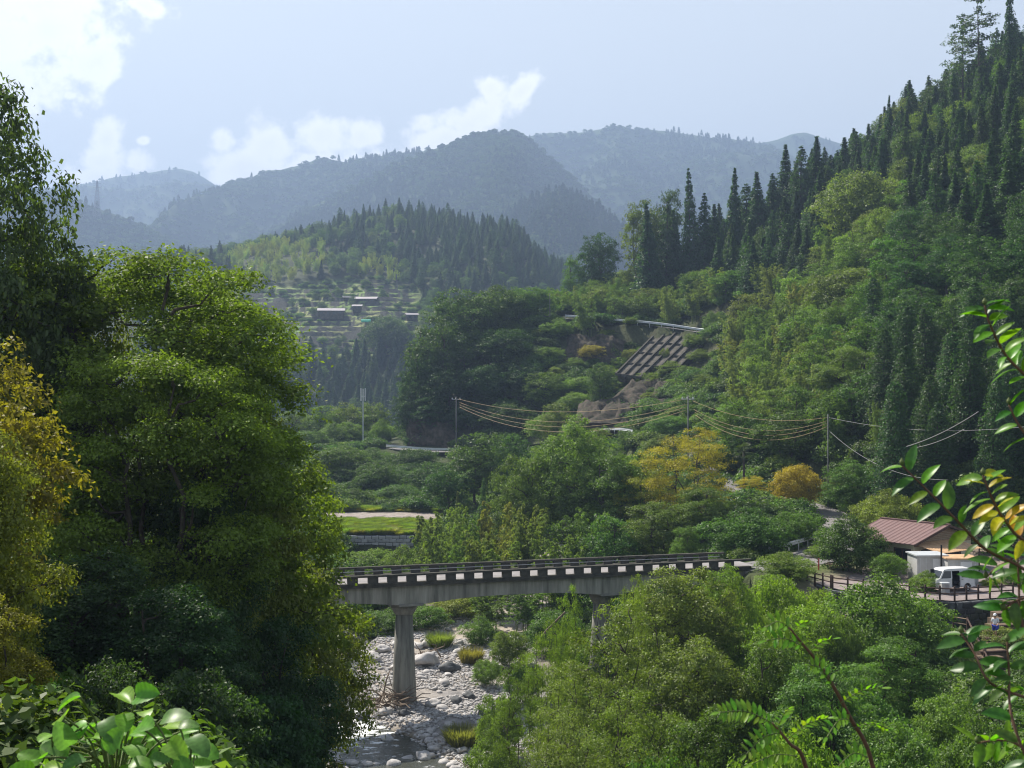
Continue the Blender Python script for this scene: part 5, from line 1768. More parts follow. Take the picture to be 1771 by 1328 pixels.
# ------------------------------------------------------------------ plants placed one by one
NEARP = [
    # left bank
    ('maple', 240, 396, 45, 590, OLIVE, 'huge many-stemmed maple with layered olive-green crown on the near left bank'),
    ('maple', 290, 570, 40, 440, (0.10, 0.155, 0.03), 'lower sunlit layer of crown standing in front of the huge maple, stems showing'),
    ('round', -45, 60, 42, 400, (0.05, 0.085, 0.03), 'tall dark tree cropped by the frame, its crown highest against the clouds at left'),
    ('near', 30, 395, 52, 260, GREEN, 'mid-green tree filling the gap between the tall dark tree and the maple'),
    ('near', -100, 500, 27, 450, (0.15, 0.13, 0.03), 'rust-tinged tree hugging the left frame edge in front of the maple'),
    ('near', -45, 700, 22, 320, (0.133, 0.17, 0.035), 'bright yellow-green tree at left edge under the rust-tinged one'),
    ('near', -30, 1010, 19, 220, (0.15, 0.13, 0.03), 'low reddish-brown bush tree at the left edge above the kudzu'),
    ('near', 440, 735, 50, 370, OLIVE, 'olive tree with drooping layers hanging to the right of the maple'),
    ('near', 525, 930, 54, 265, (0.11, 0.14, 0.035), 'yellowish-topped tree leaning over the river in front of the bridge end'),
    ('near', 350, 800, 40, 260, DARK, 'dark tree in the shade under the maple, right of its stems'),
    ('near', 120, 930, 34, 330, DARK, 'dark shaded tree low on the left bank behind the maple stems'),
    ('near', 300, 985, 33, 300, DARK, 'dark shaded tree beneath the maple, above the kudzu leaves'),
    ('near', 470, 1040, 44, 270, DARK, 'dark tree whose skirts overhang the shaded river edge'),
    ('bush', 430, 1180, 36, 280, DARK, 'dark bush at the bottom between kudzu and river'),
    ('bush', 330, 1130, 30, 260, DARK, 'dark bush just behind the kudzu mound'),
    ('bush', 500, 1265, 42, 130, GREEN, 'small twiggy bush at the waterline below the overhanging trees'),
    ('bush', 20, 1180, 15, 220, (0.15, 0.19, 0.04), 'sunny yellow-green bush in the lower left corner'),
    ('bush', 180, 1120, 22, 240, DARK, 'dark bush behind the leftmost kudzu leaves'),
    ('near', 360, 425, 50, 250, (0.095, 0.14, 0.03), 'right shoulder of foliage behind the huge maple, reaching the village edge'),
    ('near', 110, 405, 48, 260, (0.10, 0.14, 0.03), 'left shoulder of foliage behind the huge maple, beside the tall dark tree'),
    ('near', 395, 640, 47, 300, (0.12, 0.165, 0.035), 'outer right-hand layer of foliage jutting out beside the maple above the far road'),
    # foreground right, between the river and the yard
    ('lacy', 1080, 1005, 68, 250, OLIVE, 'open olive tree with thin stems in front of the bridge middle'),
    ('lacy', 945, 1045, 72, 100, (0.12, 0.17, 0.035), 'thin upright sapling with bright leaves at the edge of the stony bed'),
    ('lacy', 985, 985, 74, 70, LIGHT, 'slim sapling whose tip crosses the bridge parapet, nearer the pier'),
    ('lacy', 1095, 965, 76, 80, LIGHT, 'slim sapling whose tip crosses the bridge parapet, further from the pier'),
    ('near', 1185, 960, 80, 230, (0.1, 0.15, 0.04), 'leafy tree overlapping the far half of the bridge'),
    ('lacy', 1000, 1120, 64, 200, (0.117, 0.15, 0.035), 'yellowish lacy tree low in front of the olive one'),
    ('lacy', 900, 1120, 68, 110, (0.1, 0.15, 0.035), 'dark-cored tree standing right at the gravel edge'),
    ('near', 1210, 1080, 64, 220, (0.1, 0.13, 0.04), 'flat-layered feathery tree in the lower centre right'),
    ('near', 1330, 1080, 64, 190, (0.085, 0.15, 0.035), 'fresh green tree below the kudzu-covered shrubs'),
    ('near', 1420, 1130, 60, 210, (0.09, 0.16, 0.05), 'feathery light tree behind the long foreground frond'),
    ('near', 1245, 968, 90, 120, (0.11, 0.17, 0.035), 'leafy tree top brushing the last stretch of parapet before the yard'),
    ('bush', 1398, 1003, 93, 120, (0.12, 0.19, 0.035), 'vine mound tucked against the shaded wall under the curving fence'),
    ('bush', 1362, 1000, 103, 110, (0.11, 0.17, 0.035), 'low vine mound below the first posts of the curving fence'),
    ('bush', 1335, 990, 100, 80, (0.10, 0.16, 0.035), 'small vine mound at the outer corner of the bridge end'),
    ('bush', 1340, 975, 88, 150, (0.13, 0.2, 0.035), 'yellow-green vine mound just below the bridge end'),
    ('bush', 1270, 985, 84, 110, (0.11, 0.17, 0.035), 'bright vine mound against the last bridge parapet'),
    ('bush', 1400, 1035, 84, 170, (0.13, 0.2, 0.035), 'yellow-green vine mound below the curving fence'),
    ('bush', 1330, 1050, 78, 190, (0.11, 0.18, 0.035), 'broad vine mound halfway down the bank'),
    ('near', 1540, 985, 86, 240, (0.085, 0.15, 0.035), 'large round leafy tree hiding the middle of the yard fence'),
    ('bush', 1445, 1050, 80, 120, (0.07, 0.12, 0.03), 'dark bush between the vine mounds and the round tree'),
    ('near', 1545, 1095, 72, 190, (0.075, 0.14, 0.04), 'compact rounded tree beneath the large round one'),
    ('bush', 1480, 1160, 64, 190, (0.085, 0.15, 0.04), 'leafy bush at the foot of the compact rounded tree'),
    ('bush', 1640, 1190, 62, 150, (0.1, 0.17, 0.04), 'bright bush right of the turquoise sheet'),
    ('bush', 1560, 1230, 52, 200, (0.1, 0.16, 0.045), 'pale bush near the bottom, left of the camellia'),
    ('bush', 1700, 1230, 44, 190, (0.09, 0.15, 0.04), 'bush behind the lowest camellia twigs'),
    ('lacy', 1100, 1170, 54, 220, OLIVE, 'slender-stemmed tree at the bottom centre'),
    ('lacy', 985, 1215, 58, 170, (0.1, 0.15, 0.04), 'leafy sapling leaning over the driftwood at the bottom'),
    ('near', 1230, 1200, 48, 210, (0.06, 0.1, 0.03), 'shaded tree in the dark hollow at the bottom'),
    ('bush', 1370, 1235, 42, 240, (0.13, 0.2, 0.04), 'sunny low bush at the bottom beneath the pinnate fronds'),
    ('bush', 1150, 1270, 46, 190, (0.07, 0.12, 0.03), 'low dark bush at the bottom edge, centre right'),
    ('grass', 830, 1240, 79, 95, (0.12, 0.18, 0.05), 'tall grass tuft spilling onto the stones at the gravel edge'),
    ('grass', 880, 1225, 78, 120, (0.12, 0.18, 0.05), 'dense grass tuft below the dark-cored tree'),
    ('grass', 800, 1200, 88, 80, (0.125, 0.16, 0.06), 'reedy clump beside the still pool near the pier'),
    ('grass', 850, 1270, 74, 130, (0.1, 0.16, 0.05), 'wide grass bank at the bottom of the gravel'),
    ('grass', 930, 1270, 70, 130, (0.12, 0.16, 0.05), 'grass around the driftwood tangle'),
    ('bush', 845, 1135, 103, 60, (0.12, 0.18, 0.05), 'small green shrub growing on the gravel bar'),
    ('grass', 815, 1095, 110, 55, (0.16, 0.15, 0.06), 'tawny grass clump upstream of the big boulders'),
    ('grass', 760, 1085, 116, 60, (0.14, 0.18, 0.06), 'dry grass tuft among the upstream cobbles'),
    ('bush', 862, 1185, 85, 90, (0.10, 0.16, 0.04), 'green bush at the right edge of the stones opposite the pier foot'),
    ('bush', 846, 1255, 77, 100, (0.11, 0.17, 0.045), 'green bush at the right edge of the lowest shallows'),
    ('bush', 880, 1085, 108, 80, (0.10, 0.15, 0.04), 'bush at the upstream right edge of the gravel'),
    ('bush', 905, 1140, 97, 80, (0.11, 0.17, 0.04), 'bush beside the gravel edge behind the bright sapling'),
    ('bush', 830, 1062, 117, 70, (0.09, 0.14, 0.04), 'bush growing among the cobbles under the middle of the span'),
    # far bank beneath the bridge
    ('bush', 660, 1052, 122, 110, (0.07, 0.13, 0.03), 'dark leafy bush under the bridge, left of the pier'),
    ('bush', 730, 1050, 124, 100, (0.09, 0.15, 0.035), 'green bush under the bridge, right of the pier'),
    ('bush', 640, 1015, 130, 90, (0.14, 0.18, 0.04), 'yellowish bush glimpsed under the bridge at its left end'),
    ('bush', 790, 1040, 128, 110, (0.14, 0.18, 0.04), 'sunny bush behind the cobbles under the bridge'),
    ('bamboo', 850, 1010, 122, 90, (0.1, 0.16, 0.045), 'drooping bamboo seen beneath the bridge span'),
    ('bamboo', 910, 1005, 120, 90, (0.08, 0.14, 0.04), 'second drooping bamboo beneath the span, nearer the far pier'),
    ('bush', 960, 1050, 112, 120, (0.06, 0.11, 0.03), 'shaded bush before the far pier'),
    # behind the bridge
    ('bush', 640, 945, 150, 110, (0.1, 0.16, 0.04), 'leafy bush in front of the grey block wall, at its left'),
    ('bush', 695, 940, 148, 90, (0.11, 0.17, 0.04), 'leafy bush in front of the grey block wall, at its right'),
    ('bamboo', 735, 872, 150, 70, (0.1, 0.15, 0.045), 'bamboo clump at the right end of the grey block wall'),
    ('bamboo', 775, 855, 146, 75, BAMB, 'pale bamboo clump second from the block wall'),
    ('bamboo', 815, 865, 140, 75, (0.12, 0.18, 0.05), 'bamboo clump third from the block wall'),
    ('bamboo', 857, 845, 142, 75, (0.165, 0.18, 0.06), 'straw-coloured bamboo clump behind the bridge'),
    ('bamboo', 900, 850, 136, 80, (0.14, 0.18, 0.06), 'yellowish bamboo clump beside the straw-coloured one'),
    ('bamboo', 790, 925, 132, 80, (0.11, 0.17, 0.05), 'low bamboo clump right above the bridge parapet, nearer the pier'),
    ('bamboo', 870, 920, 128, 90, (0.1, 0.16, 0.045), 'low bamboo clump above the parapet at mid span'),
    ('bamboo', 755, 888, 135, 80, BAMB, 'bamboo clump close behind the parapet, above the first pier'),
    ('bamboo', 832, 888, 131, 80, (0.13, 0.18, 0.06), 'bamboo clump close behind the parapet, right of the first pier'),
    ('bamboo', 930, 868, 131, 95, (0.12, 0.17, 0.055), 'tall bamboo clump standing behind the centre of the span'),
    ('bamboo', 965, 905, 126, 90, (0.11, 0.165, 0.05), 'bamboo clump leaning towards the mid-span parapet'),
    ('bamboo', 1020, 850, 134, 90, (0.12, 0.18, 0.055), 'rightmost bamboo clump of the row behind the bridge'),
    ('broad', 985, 875, 132, 110, (0.06, 0.11, 0.035), 'dark leafy tree behind the bridge at mid span'),
    ('broad', 1060, 880, 128, 110, (0.06, 0.115, 0.035), 'second dark leafy tree behind the bridge, further right'),
    ('round', 995, 706, 152, 190, (0.1, 0.155, 0.04), 'large fresh-green tree in the centre under the wires'),
    ('near', 905, 765, 150, 130, (0.085, 0.14, 0.04), 'green tree left of the large centre tree'),
    ('near', 1070, 770, 146, 160, (0.08, 0.13, 0.035), 'green tree filling in right of the large centre tree'),
    ('lacy', 1190, 722, 140, 180, (0.215, 0.205, 0.03), 'golden-yellow airy tree in front of the treetop pole'),
    ('lacy', 1120, 770, 143, 130, (0.14, 0.18, 0.035), 'yellowish tree adjoining the golden one'),
    ('near', 1215, 830, 132, 140, (0.08, 0.12, 0.03), 'darker tree under the golden airy tree'),
    ('near', 1130, 860, 130, 150, (0.075, 0.12, 0.035), 'mid-green tree behind the right half of the bridge'),
    ('broad', 820, 738, 190, 120, (0.05, 0.095, 0.035), 'dark layered tree standing below the lower guardrail'),
    ('broad', 775, 800, 185, 90, (0.04, 0.08, 0.03), 'dark tree down the bank from the layered one'),
    ('broad', 880, 745, 205, 90, (0.06, 0.11, 0.035), 'green tree between the layered tree and the centre tree'),
    ('conifer', 835, 826, 168, 42, (0.08, 0.13, 0.05), 'small pale pointed tree rising above the bamboo'),
    ('conifer', 790, 850, 166, 36, (0.09, 0.13, 0.05), 'smaller pointed tree left of the other above the bamboo'),
    ('near', 1290, 872, 119, 160, (0.055, 0.105, 0.03), 'broad dark-green tree behind the end of the bridge'),
    ('near', 1375, 880, 124, 110, (0.065, 0.12, 0.03), 'leafy tree over the slanting guardrail'),
    ('near', 1185, 900, 118, 70, (0.09, 0.14, 0.04), 'light little tree just behind the far parapet'),
    ('round', 1470, 885, 109, 140, (0.05, 0.1, 0.028), 'dark round tree with forked trunk standing in the yard'),
    ('roundlow', 1376, 797, 148, 98, (0.23, 0.165, 0.03), 'orange autumn tree beside the road bend'),
    ('lacy', 1300, 818, 151, 62, (0.27, 0.22, 0.03), 'small sparse yellow tree left of the orange one'),
    ('near', 1530, 842, 128, 130, (0.13, 0.17, 0.035), 'yellow-green tree behind the brown-roofed shop'),
    ('near', 1475, 790, 140, 110, (0.06, 0.11, 0.03), 'dark tree with bright top by the road right of the orange tree'),
    ('bush', 1535, 950, 105, 70, (0.1, 0.16, 0.04), 'small bush under the shop eaves'),
    ('bush', 1600, 985, 98.6, 60, (0.11, 0.18, 0.04), 'bush poking up in front of the left shed'),
    ('bush', 1715, 1000, 101, 40, (0.17, 0.22, 0.05), 'little yellow-green bush right of the van'),
    ('bush', 1752, 1010, 102, 60, (0.09, 0.14, 0.04), 'low shrub at the right end of the yard'),
    ('broad', 1740, 880, 118, 160, (0.028, 0.055, 0.022), 'very dark tree to the right of the shop'),
    ('bush', 1735, 1080, 88, 110, (0.125, 0.16, 0.05), 'ivy-like low growth covering the slope right of the steps'),
    ('bush', 1660, 1130, 83, 90, (0.1, 0.14, 0.04), 'sparse bush left of the handrail'),
    ('bush', 1420, 940, 117, 60, (0.12, 0.18, 0.04), 'sunlit low bush between guardrail and yard tree'),
    # trees on and round the bluff
    ('broad', 745, 535, 274, 110, (0.05, 0.085, 0.028), 'tree on the upper left shoulder of the dark bluff'),
    ('broad', 800, 494, 286, 130, (0.06, 0.1, 0.03), 'tree with olive top on the crest of the dark bluff, leftmost'),
    ('broad', 855, 490, 292, 120, (0.065, 0.11, 0.03), 'tree in the middle of the crest of the dark bluff'),
    ('broad', 915, 498, 296, 120, (0.065, 0.115, 0.032), 'tree at the right end of the crest of the dark bluff'),
    ('broad', 722, 598, 270, 80, DARK, 'tree leaning out of the left flank of the bluff, upper'),
    ('broad', 708, 660, 267, 70, DARK, 'tree leaning out of the left flank of the bluff, lower'),
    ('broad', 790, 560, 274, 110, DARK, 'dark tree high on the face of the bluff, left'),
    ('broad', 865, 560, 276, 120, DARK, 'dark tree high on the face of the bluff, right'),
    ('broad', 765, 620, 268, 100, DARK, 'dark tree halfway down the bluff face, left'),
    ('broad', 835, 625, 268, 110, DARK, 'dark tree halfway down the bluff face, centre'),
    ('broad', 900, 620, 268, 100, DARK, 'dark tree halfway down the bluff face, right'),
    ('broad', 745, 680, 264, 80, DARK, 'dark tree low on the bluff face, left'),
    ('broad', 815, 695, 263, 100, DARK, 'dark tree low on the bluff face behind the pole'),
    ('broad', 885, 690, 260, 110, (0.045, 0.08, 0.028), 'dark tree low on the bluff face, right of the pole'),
    ('bush', 965, 548, 284, 60, (0.11, 0.17, 0.045), 'round light bush where the upper guardrail begins'),
    ('bush', 950, 600, 276, 60, (0.1, 0.16, 0.04), 'vine-covered bush below the start of the upper guardrail'),
    ('broad', 1010, 655, 262, 90, (0.11, 0.165, 0.045), 'light vine-covered tree under the bare rock face'),
    ('bush', 1050, 630, 268, 70, (0.12, 0.175, 0.045), 'light bush beside the lattice foot'),
    ('bush', 1025, 605, 276, 60, (0.19, 0.16, 0.045), 'brownish bush across the bare rock face'),
    ('bush', 1090, 600, 276, 40, (0.133, 0.17, 0.045), 'small bush at the lattice top-left corner'),
    ('broad', 955, 710, 247, 100, (0.11, 0.17, 0.045), 'light tree beneath the sagging wires, left'),
    ('bush', 1000, 675, 255, 80, (0.11, 0.17, 0.045), 'light hanging vines above the sagging wires'),
    ('broad', 1095, 738, 205, 70, (0.07, 0.12, 0.035), 'tree screening the road just left of the treetop pole'),
    ('broad', 1150, 750, 186, 90, (0.08, 0.13, 0.035), 'tree screening the road directly below the treetop pole'),
    ('broad', 1235, 760, 172, 90, (0.06, 0.11, 0.03), 'tree screening the road right of the golden tree'),
    ('bush', 1205, 572, 270, 50, (0.1, 0.15, 0.04), 'bush filling the angle between lattice and guardrail end'),
    ('bush', 1250, 600, 262, 60, (0.08, 0.13, 0.04), 'bush beyond the right edge of the lattice'),
    ('bush', 1090, 562, 284, 30, (0.08, 0.13, 0.035), 'small bush at the rim below the middle of the upper guardrail'),
    ('bush', 1050, 575, 284, 36, (0.1, 0.15, 0.04), 'small bush on the slope just under the upper guardrail'),
    ('broad', 940, 640, 262, 80, (0.09, 0.14, 0.04), 'lighter tree at the right side of the bluff face'),
    ('broad', 1160, 715, 215, 90, (0.09, 0.15, 0.045), 'light tree left behind the treetop pole'),
    ('bush', 1120, 640, 260, 60, (0.125, 0.16, 0.045), 'bush at the base of the lattice'),
    ('bush', 1165, 625, 262, 70, (0.12, 0.165, 0.045), 'bush covering the lower right corner of the lattice'),
    ('broad', 1240, 535, 272, 60, (0.07, 0.12, 0.035), 'single tree standing at the right end of the upper guardrail'),
    # row beyond the lower road
    ('broad', 505, 700, 285, 70, (0.1, 0.145, 0.04), 'leftmost round tree in the sunny row beyond the antenna mast'),
    ('broad', 555, 695, 292, 75, (0.11, 0.15, 0.04), 'second round tree in the sunny row left of the antenna mast'),
    ('broad', 600, 690, 296, 75, (0.1, 0.145, 0.04), 'tallest round tree in the sunny row at the antenna mast'),
    ('broad', 645, 693, 300, 70, (0.11, 0.15, 0.04), 'round tree in the sunny row right of the antenna mast'),
    ('bush', 660, 722, 282, 50, (0.11, 0.16, 0.04), 'neat round bush behind the road bend'),
    ('broad', 590, 725, 270, 90, (0.09, 0.14, 0.04), 'broad tree in front of the sunny row, left of the mast'),
    ('broad', 530, 740, 262, 90, (0.08, 0.13, 0.035), 'tree half hidden behind the olive layered tree'),
    ('bush', 650, 790, 240, 90, (0.07, 0.12, 0.035), 'bush hanging down the bank under the lower guardrail, left'),
    ('bush', 720, 800, 238, 100, (0.045, 0.08, 0.03), 'dark bush down the bank under the lower guardrail, middle'),
    ('broad', 640, 830, 226, 100, (0.05, 0.085, 0.03), 'dark tree at the back of the field, left'),
    ('broad', 710, 820, 224, 100, (0.045, 0.08, 0.028), 'dark tree at the back of the field, middle'),
    ('broad', 770, 850, 214, 80, (0.055, 0.09, 0.03), 'dark tree at the back right corner of the field'),
    ('bush', 590, 800, 232, 90, (0.06, 0.1, 0.03), 'dark bush behind the left end of the field'),
    ('grass', 640, 878, 214, 70, (0.13, 0.19, 0.05), 'strip of tall grass on the far left of the field'),
    ('broad', 590, 768, 228, 120, (0.065, 0.11, 0.032), 'leafy tree below the sunny row, left of the road bend'),
    ('broad', 655, 796, 218, 90, (0.055, 0.095, 0.03), 'dark tree standing under the left end of the lower guardrail'),
    ('broad', 545, 820, 200, 120, (0.07, 0.11, 0.03), 'tree peeping out right of the olive layered tree'),
    ('broad', 735, 794, 214, 80, (0.05, 0.09, 0.03), 'dark tree standing under the right end of the lower guardrail'),
    ('broad', 690, 838, 203, 90, (0.06, 0.10, 0.03), 'dark bushy tree at the back edge of the field'),
    ('broad', 610, 850, 200, 80, (0.06, 0.10, 0.03), 'dark bushy tree at the back left edge of the field'),
    ('bush', 1040, 660, 262, 60, (0.10, 0.15, 0.04), 'vine clump spilling over the shaded rocky cutting'),
    ('bush', 1085, 690, 252, 60, (0.09, 0.14, 0.04), 'vine clump near the foot of the shaded rocky cutting'),
    ('bush', 1060, 592, 277, 34, (0.10, 0.14, 0.04), 'little bush on the bare face left of the lattice'),
    ('bush', 1150, 598, 268, 26, (0.10, 0.14, 0.045), 'weed clump growing out of the middle of the lattice'),
    ('bush', 1185, 588, 272, 24, (0.10, 0.14, 0.045), 'weed clump growing out of the upper right lattice panels'),
    ('bush', 1020, 702, 246, 64, (0.09, 0.14, 0.04), 'bush on the bare bank just above the sagging wires, left'),
    ('bush', 1062, 688, 248, 60, (0.085, 0.13, 0.038), 'bush on the bare bank just above the sagging wires, right'),
    ('bush', 1230, 592, 268, 46, (0.08, 0.13, 0.038), 'bush tucked against the right edge of the lattice, upper'),
    ('bush', 1212, 622, 262, 54, (0.09, 0.14, 0.04), 'bush tucked against the right edge of the lattice, middle'),
    ('bush', 1190, 645, 257, 54, (0.08, 0.13, 0.035), 'bush tucked against the right edge of the lattice, lower'),
    # ridge accents
    ('pine', 1695, -10, 300, 125, (0.04, 0.075, 0.035), 'tall layered pine standing clear on the ridge at the upper right'),
    ('pine', 1665, 20, 306, 90, (0.04, 0.075, 0.035), 'slimmer layered pine just left of the tall one'),
    ('conifer', 1745, -25, 290, 50, CEDAR, 'thin spire cropped at the top right beside the layered pines'),
    ('broad', 1620, 130, 318, 70, (0.04, 0.07, 0.03), 'dark ragged tree on the ridge below the layered pines'),
    ('broad', 1570, 165, 322, 90, (0.094, 0.12, 0.035), 'olive-topped tree on the ridge left of the ragged one'),
    ('conifer', 1533, 165, 320, 34, CEDAR, 'needle-thin spire on the ridge left of the olive tree'),
    ('conifer', 1195, 290, 318, 62, CEDAR, 'lone tall spire on the left part of the right-hand ridge'),
    ('conifer', 1266, 292, 318, 62, CEDAR, 'second lone spire right of the tall one on the ridge'),
    ('broad', 1110, 335, 330, 90, (0.082, 0.105, 0.03), 'olive round tree at the left end of the cedar ridge'),
    ('broad', 1035, 398, 335, 80, (0.035, 0.065, 0.028), 'dark round tree standing on the saddle at the ridge foot'),
    ('broad', 992, 430, 335, 50, (0.07, 0.12, 0.035), 'small bright tree left of the dark one on the saddle'),
    ('broad', 1150, 315, 332, 60, (0.04, 0.07, 0.03), 'dark tree beside the lone tall spire'),
    ('round', 1500, 285, 262, 190, (0.115, 0.165, 0.055), 'big pale-green tree crowning the middle of the right slope'),
    ('near', 1700, 300, 235, 170, (0.09, 0.125, 0.055), 'big greyish-green tree high on the right slope'),
    ('near', 1490, 455, 215, 190, (0.085, 0.125, 0.04), 'big spreading tree in mid slope, above the house'),
    ('broad', 1612, 462, 200, 70, (0.148, 0.19, 0.045), 'small yellow-topped tree on the slope above the cypresses'),
    ('near', 1475, 590, 170, 150, (0.1, 0.14, 0.045), 'soft layered tree left of the cypresses'),
    ('bamboo', 1445, 690, 158, 60, (0.12, 0.18, 0.06), 'pale drooping bamboo tip above the orange tree'),
    ('bamboo', 1520, 680, 152, 36, (0.11, 0.17, 0.06), 'single feathery plume against the dark cypresses'),
]
for (k_, px, top, d, w_, c_, lab) in NEARP:
    place(k_, px, top, d, w_, c_, lab, group='plants along the river valley')

for i_, (px, top, w_) in enumerate([(1128, 352, 56), (1152, 345, 50), (1172, 362, 50), (1218, 335, 52), (1238, 352, 46), (1292, 318, 54), (1316, 296, 52), (1338, 300, 50), (1358, 250, 52), (1384, 252, 54), (1412, 236, 54), (1438, 268, 50),
                                     (1462, 238, 52), (1482, 226, 46), (1508, 236, 54), (1550, 205, 54)]):
    place('conifer', px, top, 316 + 4 * (i_ % 3), w_ * 1.45, CEDAR, 'cedar in the even row along the ridge, %s from its left end' % (['first', 'second', 'third', 'fourth', 'fifth', 'sixth', 'seventh', 'eighth', 'ninth', 'tenth', 'eleventh', 'twelfth', 'thirteenth', 'fourteenth', 'fifteenth', 'sixteenth'][i_]), group='cedars along the ridge')

# windmill palm by the road
def palm(px, top, d):
    x = (px - 885.5) / F * d
    g = gz(x, d); h = -(top - 664) / F * d - g
    p = tag(empty('palm_tree', (x, d, g)), 'windmill palm with brown trunk left of the small yellow tree', 'palm')
    MB().tube([(0, 0, -0.5), (0.05, 0, h * 0.5), (0, 0, h * 0.93)], [0.16, 0.15, 0.13], 9).build('trunk', M_bark, p, smooth=True)
    r = random.Random(5)
    for k in range(26):
        a = k * 2.4; el = r.uniform(-0.7, 1.1)
        dv = Vector((cos(a) * cos(el), sin(a) * cos(el), sin(el)))
        b0 = Vector((0, 0, h * 0.93)); tip = b0 + dv * 0.9
        m = MB().tube([b0, tip], 0.02, 4)
        sd_ = dv.cross(up).normalized()
        for q in range(14):
            fa = (q / 13 - 0.5) * 2.6
            e = (dv * cos(fa) + sd_ * sin(fa)) * r.uniform(0.6, 0.8)
            e2 = tip + e - up * 0.18 * e.length
            s_ = dv.cross(e).cross(e).normalized() * 0.025 if dv.cross(e).length > .01 else sd_ * 0.025
            mid = tip + e * 0.5
            m.add([tip, mid + s_, e2, mid - s_], [(0, 1, 2, 3)])
        o = m.build('frond', M_leaf, p); o.color = (0.07, 0.11, 0.04, 1)


palm(1286, 776, 158)

# ------------------------------------------------------------------ wood on the right-hand slope
CLEAR = [(975, 540, 1240, 592, 283), (1075, 568, 1232, 640, 268), (960, 560, 1085, 615, 276), (618, 760, 785, 792, 258), (605, 880, 775, 902, 190), (595, 918, 716, 960, 168), (1005, 650, 1200, 720, 245),
         (783, 684, 796, 755, 246), (1150, 684, 1215, 725, 178), (1520, 895, 1700, 1015, 112), (1255, 830, 1440, 900, 150), (1330, 955, 1480, 1020, 112), (785, 684, 1440, 745, 150), (1390, 690, 1425, 790, 160), (1560, 700, 1700, 785, 112)]


def prect(x, d, z0, z1, w):
    px = x / d * F + 885.5
    hw = w / 2 / d * F
    return px - hw * 0.8, 664 - z1 / d * F, px + hw * 0.8, 664 - z0 / d * F


def blocked(x, d, g, h, w):
    a = prect(x, d, g, g + h, w)
    for c in CLEAR:
        if d < c[4] and a[0] < c[2] and a[2] > c[0] and a[1] < c[3] and a[3] > c[1]:
            return True
    return False


cands = []
r = random.Random(77)
tries = 0
acc = [(x, d, w * 0.33) for x, d, w in PLANTED]
conif_line = [(1000, 300), (1050, 330), (1150, 400), (1300, 410), (1400, 380), (1440, 300), (1600, 300), (1650, 330), (1771, 300), (2000, 280)]
NT = 16000
rs = np.random.default_rng(78)
c_d = 128 + (355 - 128) * rs.random(NT) ** 0.8
c_px = rs.uniform(820, 1860, NT)
c_x = (c_px - 885.5) / F * c_d
c_g = ground(c_x, c_d)
c_ok = (near(c_x, c_d, ROAD_P)[0] > 5) & (near(c_x, c_d, ROAD2_P)[0] > 5)
for d, px, x, g, okk in zip(c_d.tolist(), c_px.tolist(), c_x.tolist(), c_g.tolist(), c_ok.tolist()):
    if not okk: continue
    if px > 1790 and d < 200: continue
    top = 664 - (g + 9) / d * F
    if top > 900: continue
    if px < 1270 and d < 222: continue
    if px < 960: continue
    if d > 338 and px < 1000: continue
    kn = 'broad'
    topc = 664 - (g + 14) / d * F
    if px > 1080 and topc < np.interp(px, *zip(*conif_line)): kn = 'conifer' if r.random() < 0.8 else 'broad'
    elif px > 1500 and 470 < topc < 860: kn = 'hinoki'
    elif 960 < px < 1480 and 395 < top < 560 and r.random() < 0.42: kn = 'bamboo'
    elif 1230 < px < 1420 and 540 < top < 660 and r.random() < 0.7: kn = 'bamboo'
    w = {'broad': r.uniform(6.5, 10), 'conifer': r.uniform(6.8, 9.5), 'hinoki': r.uniform(5.5, 7.5), 'bamboo': r.uniform(5, 6.5)}[kn]
    h = {'broad': r.uniform(7, 12), 'conifer': r.uniform(9.5, 15), 'hinoki': r.uniform(10, 16), 'bamboo': r.uniform(8, 12)}[kn]
    if 960 < px < 1240 and d > 290: h *= 0.75
    sp = w * {'broad': 0.30, 'conifer': 0.27, 'hinoki': 0.36, 'bamboo': 0.33}[kn]
    if any((x - q[0]) ** 2 + (d - q[1]) ** 2 < (sp + q[2]) ** 2 for q in acc): continue
    if blocked(x, d, g, h, w):
        h *= 0.4; w *= 0.6
        if kn in ('conifer', 'hinoki') or blocked(x, d, g, h, w): continue
    acc.append((x, d, sp))
    cands.append([kn, x, d, g, h, w, px, top])
# labels: shade, kind, and rank within its terrace of the slope
BANDS = [(0, 165, "lowest belt by the road"), (165, 200, "second belt up the slope"), (200, 235, "third belt up the slope"), (235, 270, "fourth belt up the slope"),
         (270, 305, "fifth belt up the slope"), (305, 330, "belt under the ridge"), (330, 999, "skyline row of the ridge")]
ORD = ['', 'first', 'second', 'third', 'fourth', 'fifth', 'sixth', 'seventh', 'eighth', 'ninth', 'tenth', 'eleventh', 'twelfth', 'thirteenth', 'fourteenth', 'fifteenth', 'sixteenth', 'seventeenth', 'eighteenth',
       'nineteenth', 'twentieth']


def ordn(n):
    return ORD[n] if n <= 20 else '%dth' % n


